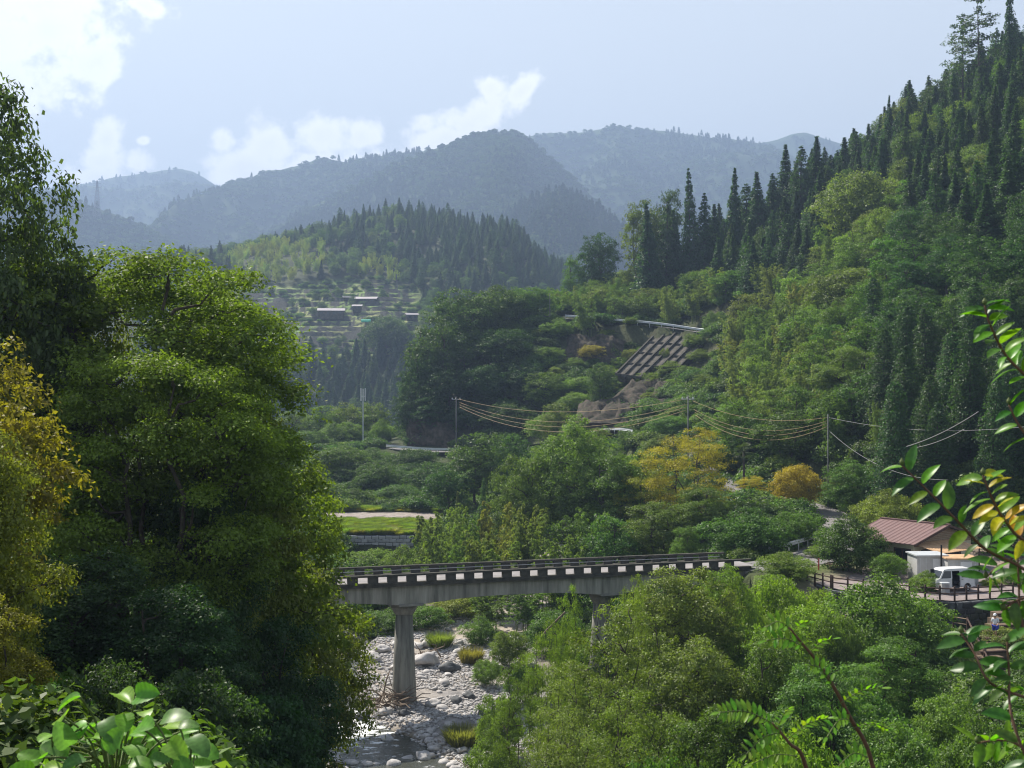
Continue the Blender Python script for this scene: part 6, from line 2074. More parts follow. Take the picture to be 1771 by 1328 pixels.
WORD = {'broad': 'leafy tree', 'conifer': 'pointed cedar', 'hinoki': 'dark cypress', 'bamboo': 'feathery bamboo clump'}
for bi, (a, b_, bt_) in enumerate(BANDS):
    for kn in WORD:
        row = sorted([c for c in cands if a <= c[2] < b_ and c[0] == kn], key=lambda c: c[6])
        for i, c in enumerate(row):
            rr_ = random.Random(i * 31 + bi)
            cl_ = {'broad': rr_.choice([GREEN, LIGHT, GREEN, (0.06, 0.10, 0.03), (0.10, 0.135, 0.04)]), 'conifer': rr_.choice([CEDAR, (0.045, 0.085, 0.038), (0.03, 0.06, 0.03)]),
                   'hinoki': (0.036, 0.075, 0.03), 'bamboo': rr_.choice([BAMB, (0.11, 0.165, 0.055), (0.15, 0.19, 0.07)])}[kn]
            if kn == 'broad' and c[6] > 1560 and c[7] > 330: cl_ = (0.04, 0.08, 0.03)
            shade = 'pale' if sum(cl_) > 0.36 else ('mid-green' if sum(cl_) > 0.2 else 'dark')
            lab = '%s %s, %s such from the left, %s' % (shade, WORD[kn], ordn(i + 1), bt_)
            lab = lab.replace('dark dark', 'dark').replace('mid-green dark', 'dark')
            plant(kn, c[1], c[2], c[3] - 0.15, c[4], c[5], cl_, lab, 'trees on the right-hand slope', rr_.randrange(1000))
print('slope trees', len(cands), {k: sum(1 for c in cands if c[0] == k) for k in WORD})

# ------------------------------------------------------------------ masses: far woods and ground cover
_lib = bpy.data.collections.new('plant_library')      # never linked to the scene: only source shapes


def source(name, me, colr):
    o = bpy.data.objects.new(name, me)
    o['tint'] = colr
    o.color = (0, 0, 0, 1)
    _lib.objects.link(o)
    return o


def scatter(name, pts, scl, rot, idx, sources, kind='stuff', tilt=0.0):
    col_ = bpy.data.collections.new(name + '_shapes')
    for i, o in enumerate(sources):
        o.name = '%s_%02d' % (name, i)
        col_.objects.link(o)
    n = len(pts)
    me = bpy.data.meshes.new(name)
    me.vertices.add(n)
    me.vertices.foreach_set('co', np.asarray(pts, np.float32).ravel())
    for key, typ, dat in (('scl', 'FLOAT_VECTOR', scl), ('rot', 'FLOAT_VECTOR', rot)):
        a = me.attributes.new(key, typ, 'POINT'); a.data.foreach_set('vector', np.asarray(dat, np.float32).ravel())
    a = me.attributes.new('idx', 'INT', 'POINT'); a.data.foreach_set('value', np.asarray(idx, np.int32))
    tints = np.array([list(q['tint']) for q in sources])[np.asarray(idx, int)] * rng.uniform(0.85, 1.18, (n, 1)) * rng.uniform(0.93, 1.07, (n, 3))
    a = me.attributes.new('tint', 'FLOAT_COLOR', 'POINT'); a.data.foreach_set('color', np.concatenate([tints, np.ones((n, 1))], 1).astype(np.float32).ravel())
    o = link(name, me)
    o.color = (0, 0, 0, 1)
    ng = bpy.data.node_groups.new(name, 'GeometryNodeTree')
    ng.interface.new_socket('Geometry', in_out='INPUT', socket_type='NodeSocketGeometry')
    ng.interface.new_socket('Geometry', in_out='OUTPUT', socket_type='NodeSocketGeometry')
    gi = ng.nodes.new('NodeGroupInput'); go = ng.nodes.new('NodeGroupOutput')
    ci = ng.nodes.new('GeometryNodeCollectionInfo'); ci.inputs['Collection'].default_value = col_
    ci.inputs['Separate Children'].default_value = True; ci.inputs['Reset Children'].default_value = True
    ip = ng.nodes.new('GeometryNodeInstanceOnPoints'); ip.inputs['Pick Instance'].default_value = True
    def named(nm, typ):
        q = ng.nodes.new('GeometryNodeInputNamedAttribute'); q.data_type = typ; q.inputs['Name'].default_value = nm
        return q.outputs['Attribute']
    l = ng.links.new
    l(gi.outputs[0], ip.inputs['Points']); l(ci.outputs[0], ip.inputs['Instance'])
    l(named('idx', 'INT'), ip.inputs['Instance Index']); l(named('scl', 'FLOAT_VECTOR'), ip.inputs['Scale'])
    er = ng.nodes.new('FunctionNodeEulerToRotation'); l(named('rot', 'FLOAT_VECTOR'), er.inputs[0]); l(er.outputs[0], ip.inputs['Rotation'])
    l(ip.outputs[0], go.inputs[0])
    md = o.modifiers.new('scatter', 'NODES'); md.node_group = ng
    o['kind'] = kind
    return o


def poisson(n, dens):
    return None


# mid-distance hill: woods above, beside and below the village
N_ = 13000
dd_ = rng.uniform(470, 1040, N_); pxx = rng.uniform(240, 1330, N_)
X_ = (pxx - 885.5) / F * dd_
Z_, inf = ground(X_, dd_, True)
keep = inf['tv'] < 0.3
keep &= ~((dd_ > 742) & (dd_ < 760) & (pxx > 560) & (pxx < 640))
# thin to a spacing
cell = {}
ks = []
for i in np.nonzero(keep)[0]:
    sp = 5.3
    c = (int(X_[i] // sp), int(dd_[i] // sp))
    if any((X_[i] - X_[j]) ** 2 + (dd_[i] - dd_[j]) ** 2 < sp * sp for a in (-1, 0, 1) for b_ in (-1, 0, 1) for j in cell.get((c[0] + a, c[1] + b_), ())): continue
    cell.setdefault(c, []).append(i); ks.append(i)
ks = np.array(ks)
srcs = [('conifer', 0, CEDAR), ('conifer', 1, (0.03, 0.06, 0.03)), ('conifer', 2, CEDAR), ('conifer', 3, (0.04, 0.075, 0.035)),
        ('broad', 0, (0.06, 0.105, 0.035)), ('broad', 1, (0.05, 0.09, 0.03)), ('broad', 2, (0.08, 0.125, 0.04)),
        ('bamboo', 0, (0.22, 0.27, 0.08)), ('bamboo', 1, (0.2, 0.25, 0.075))]
S1 = [source('hill_tree', PROTO[a][b_][0], c) for a, b_, c in srcs]
ptop = 664 - (Z_ + 12) / dd_ * F
conprob = 0.45 + 0.9 * fbm(X_ * 0.012 + 4, dd_ * 0.012, 55)
conprob = np.where(dd_ < 660, 0.95, conprob); conprob = np.where((pxx > 700) & (dd_ > 700), conprob + 0.35, conprob)
bm_ = fbm(X_ * 0.02, dd_ * 0.012, 61)
isb = (((pxx > 400) & (pxx < 570) & (ptop > 400) & (ptop < 500) & (bm_ > -0.15)) | ((pxx > 615) & (pxx < 690) & (ptop > 430) & (ptop < 490)) | ((pxx > 540) & (pxx < 625) & (ptop > 470) & (ptop < 505))) & (dd_ > 700)
idx = np.zeros(N_, int)
rr = rng.random(N_)
idx = np.where(rr < conprob, rng.integers(0, 4, N_), rng.integers(4, 7, N_))
idx = np.where(isb, rng.integers(7, 9, N_), idx)
sc = rng.uniform(0.75, 1.15, N_)[:, None] * np.ones((1, 3)); sc[:, 2] *= np.where(idx < 4, rng.uniform(0.55, 0.85, N_), 1.0)
sc[:, :2] *= np.where(idx < 4, 1.35, 1.05)[:, None]
rt = np.stack([np.zeros(N_), np.zeros(N_), rng.uniform(0, 6.28, N_)], 1)
P1 = np.stack([X_, dd_, Z_ - 0.5], 1)
scatter('hill_woods', P1[ks], sc[ks], rt[ks], idx[ks], S1)
print('hill trees', len(ks))
# orchard bushes and hedges on the terraces
N_ = 420
dd_ = rng.uniform(645, 760, N_); pxx = rng.uniform(405, 735, N_); X_ = (pxx - 885.5) / F * dd_; Z_ = ground(X_, dd_)
cl_m = fbm(X_ * 0.05, dd_ * 0.05, 88) > -0.05
S1 = [source('terrace_bush', PROTO['low'][0][0], (0.09, 0.15, 0.045)), source('terrace_bush', PROTO['low'][1][0], (0.05, 0.09, 0.035)), source('terrace_bush', PROTO['broad'][0][0], (0.055, 0.095, 0.035))]
ix = rng.choice([0, 0, 1, 1, 2], N_)
s_ = np.where(ix == 2, rng.uniform(0.3, 0.6, N_), rng.uniform(0.8, 2.0, N_))[:, None] * np.ones((1, 3))
rt = np.stack([np.zeros(N_), np.zeros(N_), rng.uniform(0, 6.28, N_)], 1)
P1 = np.stack([X_, dd_, Z_ - 0.2], 1)
scatter('terrace_bushes', P1[cl_m], s_[cl_m], rt[cl_m], ix[cl_m], S1)
# the big dark domed tree right of the village
place('broad', 672, 540, 655, 92, (0.05, 0.085, 0.035), 'big domed tree at the lower right corner of the village terraces', group='trees round the village')
place('broad', 700, 565, 648, 60, (0.045, 0.08, 0.033), 'smaller domed tree against the right side of the big one', group='trees round the village')

# far mountain woods
for mi, (V_, T_, d) in enumerate(MOUNT):
    n, m = T_.shape
    big = 0.8 + d / 9000
    want = int({4300: 1500, 3800: 2000, 3850: 900, 3400: 7500, 3000: 6500, 2500: 8000, 1900: 5200, 2300: 3600}.get(int(d), 900))
    want = int(want * 1.5)
    # keep only the camera-side face and the crest
    ii = rng.uniform(0, 1, want * 2) ** 0.9 * (n - 9) + 7
    jj = rng.uniform(0, m - 1.001, want * 2)
    i0, j0 = ii.astype(int), jj.astype(int)
    i0 = np.minimum(i0, n - 2)
    fi, fj = (ii - i0)[:, None], (jj - j0)[:, None]
    pt = V_[i0, j0] * (1 - fi) * (1 - fj) + V_[i0 + 1, j0] * fi * (1 - fj) + V_[i0, j0 + 1] * (1 - fi) * fj + V_[i0 + 1, j0 + 1] * fi * fj
    ppx = pt[:, 0] / pt[:, 1] * F + 885.5
    ok = np.nonzero((ppx > -200) & (ppx < 2000))[0][:want]
    pt = pt[ok]
    mixn = fbm(pt[:, 0] * 0.004, pt[:, 1] * 0.004 + mi, 70 + mi)
    ix = np.where(mixn + rng.normal(size=len(ok)) * 0.15 > 0.05, 0, 1) + 2 * rng.integers(0, 2, len(ok))
    S1 = [source('ridge_tree', simple_tree(mi * 4 + 1, 'c'), (0.03, 0.058, 0.03)), source('ridge_tree', simple_tree(mi * 4 + 2, 'b'), (0.07, 0.115, 0.04)),
          source('ridge_tree', simple_tree(mi * 4 + 3, 'c'), (0.04, 0.07, 0.033)), source('ridge_tree', simple_tree(mi * 4 + 4, 'b'), (0.055, 0.095, 0.035))] if mi == 0 else \
         [source('ridge_tree', q.data, tuple(q['tint'])) for q in S0]
    S0 = list(S1)
    s_ = (rng.uniform(0.8, 1.25, len(ok)) * big)[:, None] * np.array([[1.15, 1.15, 1.0]])
    s_[:, 2] *= 0.85
    rt = np.stack([np.zeros(len(ok)), np.zeros(len(ok)), rng.uniform(0, 6.28, len(ok))], 1)
    pt[:, 2] -= 2 * big
    scatter('mountain_woods', pt, s_, rt, ix, S1)

# undergrowth over the slopes
def cover(name, n, d0, d1, spow, sp0, size, cols, protos, p0=-150, p1=1950):
    dd_ = d0 + (d1 - d0) * rng.random(n) ** spow
    pxx = rng.uniform(p0, p1, n)
    X_ = (pxx - 885.5) / F * dd_
    Z_, inf = ground(X_, dd_, True)
    ok = (inf['k'] < 0.25) & (inf['dr'] > 3.6) & (inf['dr2'] > 3.2) & ~((inf['flat'] > 0.3) & (dd_ < 130))
    ok &= ~((dd_ > 168) & (dd_ < 194) & (pxx > 540) & (pxx < 780))
    ok &= ~((dd_ > 150) & (dd_ < 168.6) & (pxx > 590) & (pxx < 716))
    ok &= ~((pxx > 1650) & (pxx < 1765) & (dd_ > 80) & (dd_ < 96))
    hz_ = 1.8
    pyt = 664 - (Z_ + hz_) / dd_ * F; pyb = 664 - Z_ / dd_ * F
    for c in CLEAR[:6] + [CLEAR[9], CLEAR[11], CLEAR[13]]:
        ok &= ~((dd_ < c[4] + 3) & (pxx > c[0] - 6) & (pxx < c[2] + 6) & (pyt < c[3]) & (pyb > c[1]))
    # keep the camera's own spot open
    ok &= ~((dd_ < 14) & (np.abs(X_) < 4))
    ok = np.nonzero(ok)[0]
    S1 = [source(name, PROTO[a][b_][0], c) for (a, b_), c in zip(protos, cols)]
    s_ = (rng.uniform(0.6, 1.3, len(ok)) * size)[:, None] * np.ones((1, 3))
    rt = np.stack([rng.normal(size=len(ok)) * 0.12, rng.normal(size=len(ok)) * 0.12, rng.uniform(0, 6.28, len(ok))], 1)
    scatter(name, np.stack([X_, dd_, Z_ - 0.25], 1)[ok], s_, rt, rng.integers(0, len(S1), len(ok)), S1)


cover('undergrowth', 4600, 14, 130, 0.7, 2, 0.95, [(0.07, 0.12, 0.03), (0.09, 0.15, 0.04), (0.05, 0.09, 0.025)], [('low', 0), ('low', 1), ('low', 0)], -400, 2500)
cover('slope_undergrowth', 6500, 125, 352, 0.8, 3, 1.5, [(0.06, 0.105, 0.032), (0.09, 0.145, 0.04), (0.045, 0.08, 0.026)], [('low', 0), ('low', 1), ('low', 1)], 380, 1900)
# the same wood going on to the right of the picture
N_ = 900
dd_ = rng.uniform(118, 350, N_); pxx = rng.uniform(1880, 2900, N_); X_ = (pxx - 885.5) / F * dd_; Z_ = ground(X_, dd_)
S1 = [source('outer_wood', PROTO[a_][b_][0], c_) for a_, b_, c_ in (('broad', 0, GREEN), ('broad', 2, (0.05, 0.09, 0.03)), ('conifer', 0, CEDAR), ('bush', 0, GREEN), ('broad', 1, LIGHT))]
s_ = rng.uniform(0.7, 1.2, N_)[:, None] * np.ones((1, 3))
rt = np.stack([np.zeros(N_), np.zeros(N_), rng.uniform(0, 6.28, N_)], 1)
scatter('outer_woods', np.stack([X_, dd_, Z_ - 0.2], 1), s_, rt, rng.integers(0, 5, N_), S1)
# grass on the terrace with the field
N_ = 900
dd_ = np.concatenate([rng.uniform(168.8, 181.5, 700), rng.uniform(193.5, 197, 200)]); pxx = rng.uniform(540, 800, N_); X_ = (pxx - 885.5) / F * dd_; Z_ = ground(X_, dd_)
S1 = [source('terrace_grass', PROTO['grass'][0][0], (0.13, 0.18, 0.05)), source('terrace_grass', PROTO['grass'][1][0], (0.17, 0.18, 0.06))]
s_ = rng.uniform(0.5, 1.1, N_)[:, None] * np.array([[1.3, 1.3, 0.9]])
rt = np.stack([np.zeros(N_), np.zeros(N_), rng.uniform(0, 6.28, N_)], 1)
scatter('terrace_grass', np.stack([X_, dd_, Z_ - 0.05], 1), s_, rt, rng.integers(0, 2, N_), S1)
# ------------------------------------------------------------------ river stones
def rock_mesh(seed, sub, sq=(1, 1, 0.6), rough=0.25, matl=M_stone, name='stone'):
    bm = bmesh.new()
    bmesh.ops.create_icosphere(bm, subdivisions=sub, radius=0.5)
    r = random.Random(seed)
    o = Vector((r.uniform(0, 50), r.uniform(0, 50), r.uniform(0, 50)))
    from mathutils import noise
    planes = [(Vector((r.gauss(0, 1), r.gauss(0, 1), r.gauss(0, 1))).normalized(), r.uniform(0.32, 0.46)) for _ in range(7)]
    for v in bm.verts:
        p = v.co.copy()
        for n_, c in planes:
            dd = p.dot(n_)
            if dd > c: p -= n_ * (dd - c) * 0.85
        p *= 1 + rough * (noise.noise(p * 2.5 + o) + 0.5 * noise.noise(p * 6 + o))
        v.co = Vector((p.x * sq[0], p.y * sq[1], p.z * sq[2]))
    me = bpy.data.meshes.new(name); bm.to_mesh(me); bm.free()
    if sub > 1:
        me.polygons.foreach_set('use_smooth', [True] * len(me.polygons))
    me.materials.append(matl)
    return me


BOULD = [rock_mesh(k, 3, (1.0, 0.8, 0.62), 0.42, M_stone, 'boulder') for k in range(4)]
BOULD += [rock_mesh(9 + k, 3, (1.0, 0.8, 0.62), 0.3, M_stone2, 'boulder') for k in range(3)]
# px, py of the middle, width px, mesh, label
BL_ = [(737, 1150, 50, 0, 'largest pale boulder just right of the bridge pier'), (778, 1161, 38, 4, 'dark pointed boulder on the sand right of the pier'), (645, 1143, 36, 1, 'pale boulder left of the pier near the overhanging leaves'),
       (627, 1250, 30, 5, 'dark wet boulder in the shallows below the rapids'), (605, 1262, 26, 6, 'smaller dark boulder beside the wet one'), (663, 1235, 30, 2, 'white boulder left of the pier foot'),
       (700, 1237, 26, 4, 'grey boulder against the pier foot'), (762, 1118, 26, 4, 'dark stone upstream of the large boulder'), (740, 1118, 26, 3, 'brownish stone among the upstream driftwood'),
       (690, 1118, 30, 0, 'light stone behind the pier, upstream'), (660, 1128, 28, 3, 'round light stone upstream left of the pier'), (766, 1069, 14, 1, 'pale stone in the green bank under the bridge'),
       (795, 1078, 12, 0, 'small pale stone beneath mid span'), (775, 1090, 14, 2, 'pale stone in the dry grass under the bridge'), (812, 1207, 28, 4, 'dark flat stone by the reedy clump'), (790, 1215, 26, 5, 'dark stone at the pool edge'),
       (748, 1222, 30, 3, 'brown stone beside the still pool'), (735, 1318, 34, 1, 'broad white stone at the bottom edge of the river'), (800, 1300, 22, 0, 'white stone lying in the shallow water'), (670, 1290, 26, 2, 'flat white stone in the lower shallows'),
       (920, 1105, 18, 0, 'white stone at the gravel edge right of the bar'), (865, 1130, 20, 2, 'pale stone beside the shrub on the gravel bar'), (640, 1175, 24, 1, 'pale stone beside the rapids'), (620, 1195, 22, 0, 'white stone splashed by the rapids'),
       (1000, 1107, 14, 0, 'white stone glimpsed through the saplings')]
for (px, py, wpx, mi, lab) in BL_:
    d = 24.9 * F / (py - 664)
    for _ in range(4):
        x = (px - 885.5) / F * d
        d = -gz(x, d) * F / (py - 664) if gz(x, d) < 0 else d
    x = (px - 885.5) / F * d
    w = wpx / F * d
    o = link('boulder', BOULD[mi]); o.location = (x, d, max(gz(x, d), float(water_z(d)) - 0.15) + 0.14 * w)
    o.scale = (w, w, w * rnd.uniform(0.85, 1.1)); o.rotation_euler = (rnd.uniform(-.15, .15), rnd.uniform(-.15, .15), rnd.uniform(0, 6.28))
    tag(o, lab, 'boulder', 'boulders on the river bed')
STN = [rock_mesh(30 + k, 2, (1.0, 0.75, 0.5), 0.2, M_stone, 'stone') for k in range(5)] + [rock_mesh(40, 2, (1, .8, .55), 0.2, M_stone2, 'stone')]


def bedpoint(r):
    while True:
        d = r.uniform(76, 132); px = r.uniform(520, 900)
        x = (px - 885.5) / F * d
        db, wb = near(np.array([x]), np.array([d]), BED_P)
        if db[0] / wb[0] < 1.25:
            return x, d


r = random.Random(91)
for k in range(270):
    x, d = bedpoint(r)
    if r.random() < 0.6: d = r.uniform(78, 91)
    x = x if d > 92 else (r.uniform(560, 850) - 885.5) / F * d
    g = gz(x, d)
    w = r.choice([0.45, 0.55, 0.65, 0.8, 1.0, 1.2]) * r.uniform(0.8, 1.2)
    if g < float(water_z(d)) - 0.35: continue
    o = link('river_stone', r.choice(STN)); o.location = (x, d, g + 0.1 * w)
    o.scale = (w, w, w); o.rotation_euler = (r.uniform(-.2, .2), r.uniform(-.2, .2), r.uniform(0, 6.28))
    tag(o, 'pale rounded stone lying on the stony river bed among many alike', 'stone', 'loose stones on the river bed')
# gravel and cobbles too many to count: one mass
tmpl = []
for k in range(6):
    me = rock_mesh(60 + k, 1, (1, 0.8, 0.55), 0.3)
    v = np.array([q.co[:] for q in me.vertices]); f = np.array([list(p.vertices) for p in me.polygons])
    tmpl.append((v, f)); bpy.data.meshes.remove(me)
n = 26000
dd_ = rng.uniform(74, 130, n); pxx = rng.uniform(500, 930, n); X_ = (pxx - 885.5) / F * dd_
Z_, inf = ground(X_, dd_, True)
ok = np.nonzero((inf['k'] > 0.3) & (Z_ > water_z(dd_) - 0.25) & (fbm(X_ * 0.22, dd_ * 0.22, 95, 3) > -0.3 + 0.12 * (dd_ > 92)))[0]
vs, fs, off = [], [], 0
for i in ok:
    v, f = tmpl[i % 6]
    a = rng.uniform(0, 6.28); s_ = rng.choice([0.14, 0.2, 0.28, 0.4]) * rng.uniform(0.8, 1.3)
    c_, q_ = cos(a) * s_, sin(a) * s_
    vs.append(np.stack([v[:, 0] * c_ - v[:, 1] * q_ + X_[i], v[:, 0] * q_ + v[:, 1] * c_ + dd_[i], v[:, 2] * s_ + Z_[i] + 0.04], 1)); fs.append(f + off); off += len(v)
me = np_mesh('river_cobbles', np.concatenate(vs), np.concatenate(fs))
o = link('river_cobbles', me, M_stone); o['kind'] = 'stuff'
print('cobbles', len(ok))


# driftwood
def drift(label, c, size, n, seed, rad=0.06):
    r = random.Random(seed)
    p = tag(empty('driftwood_pile', c), label, 'driftwood')
    for k in range(n):
        a = r.uniform(0, 6.28); L_ = size * r.uniform(0.3, 1.0)
        s0 = Vector((r.uniform(-.5, .5) * size, r.uniform(-.25, .25) * size, r.uniform(0, 0.3) * size))
        dv = Vector((cos(a), sin(a) * 0.5, r.uniform(-0.1, 0.75))).normalized()
        pts = [s0 + dv * L_ * t_ / 4 + Vector((r.gauss(0, 1), r.gauss(0, 1), r.gauss(0, 1))) * 0.06 * L_ for t_ in range(5)]
        MB().tube(pts, [rad * (1 - 0.17 * t_) * (0.5 + L_ / size) for t_ in range(5)], 5).build('branch', M_drift, p)
    return p


pc = bp_(piers[1], DW / 2)
drift('tangle of bleached branches and roots caught against the pier foot', (pc.x - 0.8, pc.y - 1.3, gz(pc.x, pc.y - 1.3) + 0.1), 3.0, 46, 3)
o = MB().tube([(0, 0, 0), (0.6, 0.2, 0.5), (1.6, 0.3, 0.9)], [0.12, 0.09, 0.04], 6)
xy = XZ(742, 112, 0)
drift('brown driftwood heap on the cobbles upstream of the pier', (xy.x, xy.y, gz(xy.x, xy.y)), 2.4, 14, 4)
xy = XZ(930, 70, 0)
drift('pale fallen branches on the bank at the bottom centre', (xy.x, xy.y, gz(xy.x, xy.y) + 0.6), 4.5, 16, 5, 0.05)
xy = P(945, 1090, 104)
o = MB().tube([(-0.9, 0, -1.2), (0, 0, 0), (1.6, 0.2, 1.5)], 0.08, 6).build('fallen_pole', M_drift); o.location = xy
tag(o, 'pale fallen bamboo pole leaning in the shade under the span', 'pole')

# ------------------------------------------------------------------ foreground leaves
def leaf_shape(name, outline, L_, W_, fold=0.18, curl=0.25, nseg=7, teeth=0.0):
    """two-sided blade: midrib along +x, folded along it and curled down"""
    vs, fs = [], []
    for i in range(nseg + 1):
        s = i / nseg
        w = outline(s) * W_ / 2
        z = -curl * L_ * s * s
        j = 1 + teeth * ((i % 2) - 0.5)
        vs += [(L_ * s, -w * j, z + fold * w), (L_ * s, -w * 0.5 * j, z + fold * w * 0.35), (L_ * s, 0, z), (L_ * s, w * 0.5 * j, z + fold * w * 0.35), (L_ * s, w * j, z + fold * w)]
    for i in range(nseg):
        for k in range(4):
            a = i * 5 + k
            fs.append((a, a + 5, a + 6, a + 1))
    me = bpy.data.meshes.new(name)
    me.from_pydata(vs, [], fs)
    me.polygons.foreach_set('use_smooth', [True] * len(me.polygons))
    at_ = me.attributes.new('v', 'FLOAT', 'POINT')
    at_.data.foreach_set('value', [0.8 if (i % 5) == 2 else (0.62 if (i // 5) % 2 else 0.34) for i in range(len(vs))])
    me.materials.append(M_bigleaf)
    return me


oval = lambda s: max(0.0, sin(pi * min(1, s * 0.97 + 0.03)) ** 0.62) * (1 - 0.25 * s) * (1.0 if s < 0.85 else (1 - (s - 0.85) / 0.16 * 0.8)) + 0.01
heart = lambda s: max(0.02, (1 - s) ** 0.62 * (0.75 + 1.1 * s) * 1.02 * min(1, 0.55 + s * 4))
lance = lambda s: max(0.03, sin(pi * (0.06 + 0.94 * s)) ** 0.7)
CAM = [leaf_shape('leaf', oval, 0.088, 0.046, 0.25, c, 8) for c in (0.12, 0.28, 0.45)]
KUD = [leaf_shape('leaf', heart, 0.125, 0.115, f_, c, 12, 0.07) for f_, c in ((0.25, 0.15), (0.5, 0.3), (0.12, 0.5))]
LFT = [leaf_shape('leaflet', lance, 0.045, 0.017, 0.1, c, 5) for c in (0.1, 0.25)]


def put_leaf(me, loc, direction, normal, s, colr, parent, name='leaf'):
    d_ = Vector(direction).normalized(); n_ = Vector(normal)
    n_ = (n_ - d_ * n_.dot(d_)).normalized()
    y_ = n_.cross(d_)
    o = link(name, me, None, parent)
    M_ = Matrix((d_, y_, n_)).transposed().to_4x4()
    o.matrix_local = Matrix.Translation(Vector(loc)) @ M_ @ Matrix.Diagonal((s, s, s, 1))
    o.color = (*colr, 1)
    return o


def twig_path(pts, n=7):
    p = np.array([Vector(q)[:] for q in pts])
    return [Vector(q) for q in smooth_poly(p, n)]


# camellia at the right edge
cam_root = tag(empty('camellia_bush', (1.98, 4.35, -2.25)), 'glossy-leaved camellia reaching in from the right edge, close to the camera', 'bush')
cro = cam_root.location.copy()
r = random.Random(5)
stem = twig_path([(1.98, 4.35, -2.4), (1.93, 4.3, -1.6), (1.97, 4.3, -0.8), (1.90, 4.25, 0.0), (1.86, 4.3, 0.5)])
MB().tube([q - cro for q in stem], [0.03 * (1 - 0.6 * i / len(stem)) for i in range(len(stem))], 8).build('stem', M_twig, cam_root, smooth=True)
TW = [
    ([(1850, 1060, 4.3), (1772, 985, 4.2), (1705, 950, 4.15), (1655, 900, 4.1), (1606, 850, 4.1), (1560, 805, 4.1)], 17, 0),
    ([(1850, 720, 4.2), (1780, 655, 4.2), (1738, 612, 4.2), (1712, 560, 4.15), (1703, 528, 4.15)], 22, 0),
    ([(1850, 985, 4.1), (1775, 935, 4.1), (1738, 900, 4.05), (1716, 862, 4.0), (1700, 822, 4.0)], 22, 1),
    ([(1850, 830, 4.3), (1795, 775, 4.2), (1762, 735, 4.2), (1745, 700, 4.2)], 8, 0),
    ([(1850, 1260, 4.0), (1770, 1205, 4.0), (1712, 1180, 3.9), (1685, 1130, 3.95), (1662, 1095, 4.0)], 17, 2),
    ([(1850, 1060, 4.0), (1785, 1030, 3.9), (1755, 1040, 3.9), (1735, 1055, 3.9)], 8, 2),
    ([(1850, 1350, 4.1), (1765, 1290, 4.1), (1730, 1280, 4.1), (1690, 1285, 4.1)], 12, 0),
    ([(1850, 1180, 4.2), (1790, 1120, 4.15), (1766, 1070, 4.2), (1762, 1010, 4.2), (1760, 960, 4.2)], 16, 2),
    ([(1850, 920, 4.4), (1785, 890, 4.4), (1755, 960, 4.3), (1725, 980, 4.3), (1705, 1000, 4.3)], 12, 2),
    ([(1850, 1420, 3.8), (1790, 1330, 3.8), (1750, 1240, 3.8), (1745, 1160, 3.9), (1742, 1110, 3.9)], 14, 2),
]
CC = [(0.10, 0.21, 0.025), (0.30, 0.28, 0.03), (0.05, 0.12, 0.03)]
for path, nl, cmode in TW:
    pts = [P(*q) for q in path]
    pts[0] = Vector(min(stem, key=lambda s_: abs(s_.z - pts[0].z) + 0.3 * abs(s_.x - pts[0].x)))
    tw = twig_path(pts, 6)
    MB().tube([q - cro for q in tw], [0.005 * (1 - 0.75 * i / len(tw)) + 0.0012 for i in range(len(tw))], 6).build('twig', M_twig, cam_root, smooth=True)
    i0 = len(tw) // 4
    for k in range(nl):
        f_ = i0 + (len(tw) - 1.001 - i0) * ((k + 0.6) / nl)
        a = int(f_); q = tw[a].lerp(tw[a + 1], f_ - a)
        t_ = (tw[a + 1] - tw[a]).normalized()
        sgn = 1 if k % 2 else -1
        side = Vector((t_.z, 0.5 * r.uniform(-1, 1), -t_.x)).normalized() * sgn
        dv = t_ * r.uniform(0.25, 0.9) + side + Vector((0, r.uniform(-.7, .5), r.uniform(-0.45, 0.15)))
        nr_ = Vector((r.uniform(-.5, .5) - 0.25, r.uniform(-0.9, 0.2), 0.9))
        cc = CC[cmode] if r.random() < 0.42 else (CC[0] if cmode != 2 else CC[2])
        if cmode == 0 and r.random() < 0.35: cc = CC[2]
        if cmode == 1 and r.random() < 0.07: cc = (0.4, 0.17, 0.03)
        cc = tuple(v_ * r.uniform(0.85, 1.15) for v_ in cc)
        dv.normalize()
        put_leaf(r.choice(CAM), q - cro + dv * 0.006, dv, nr_, r.uniform(0.7, 1.12), cc, cam_root)
    b_ = MB().lathe((0, 0, 0), [(0.002, 0), (0.009, 0.008), (0.009, 0.014), (0.001, 0.026)], 8).build('bud', M_stem, cam_root)
    b_.location = tw[-1] - cro

# kudzu mound at the lower left
kd = tag(empty('kudzu_vine', (-1.62, 5.0, -2.4)), 'mound of broad pale-green kudzu leaves at the bottom left', 'vine')
ko = kd.location.copy()
r = random.Random(8)
front_ = [(139, 1205), (205, 1200), (235, 1205), (110, 1240), (180, 1245), (150, 1250), (215, 1235), (250, 1230), (90, 1270), (120, 1290), (160, 1275), (200, 1265), (240, 1255), (280, 1245), (310, 1255), (330, 1275),
          (75, 1310), (105, 1320), (145, 1310), (185, 1300), (220, 1290), (255, 1280), (290, 1285), (320, 1300), (300, 1320), (260, 1315), (225, 1320), (180, 1330), (60, 1335), (335, 1325), (270, 1340), (130, 1345), (310, 1350), (200, 1350), (90, 1355)]
hub = [Vector((-1.62, 5.0, -1.75)), Vector((-1.3, 4.9, -1.75)), Vector((-1.9, 5.0, -1.8))]
vm_ = MB()
for k, h_ in enumerate(hub):
    vm_.tube([Vector((-1.62, 5.0, -2.45)) - ko, h_ - ko], [0.02, 0.012], 6)
vm_.build('vine_stem', M_stem, kd, smooth=True)
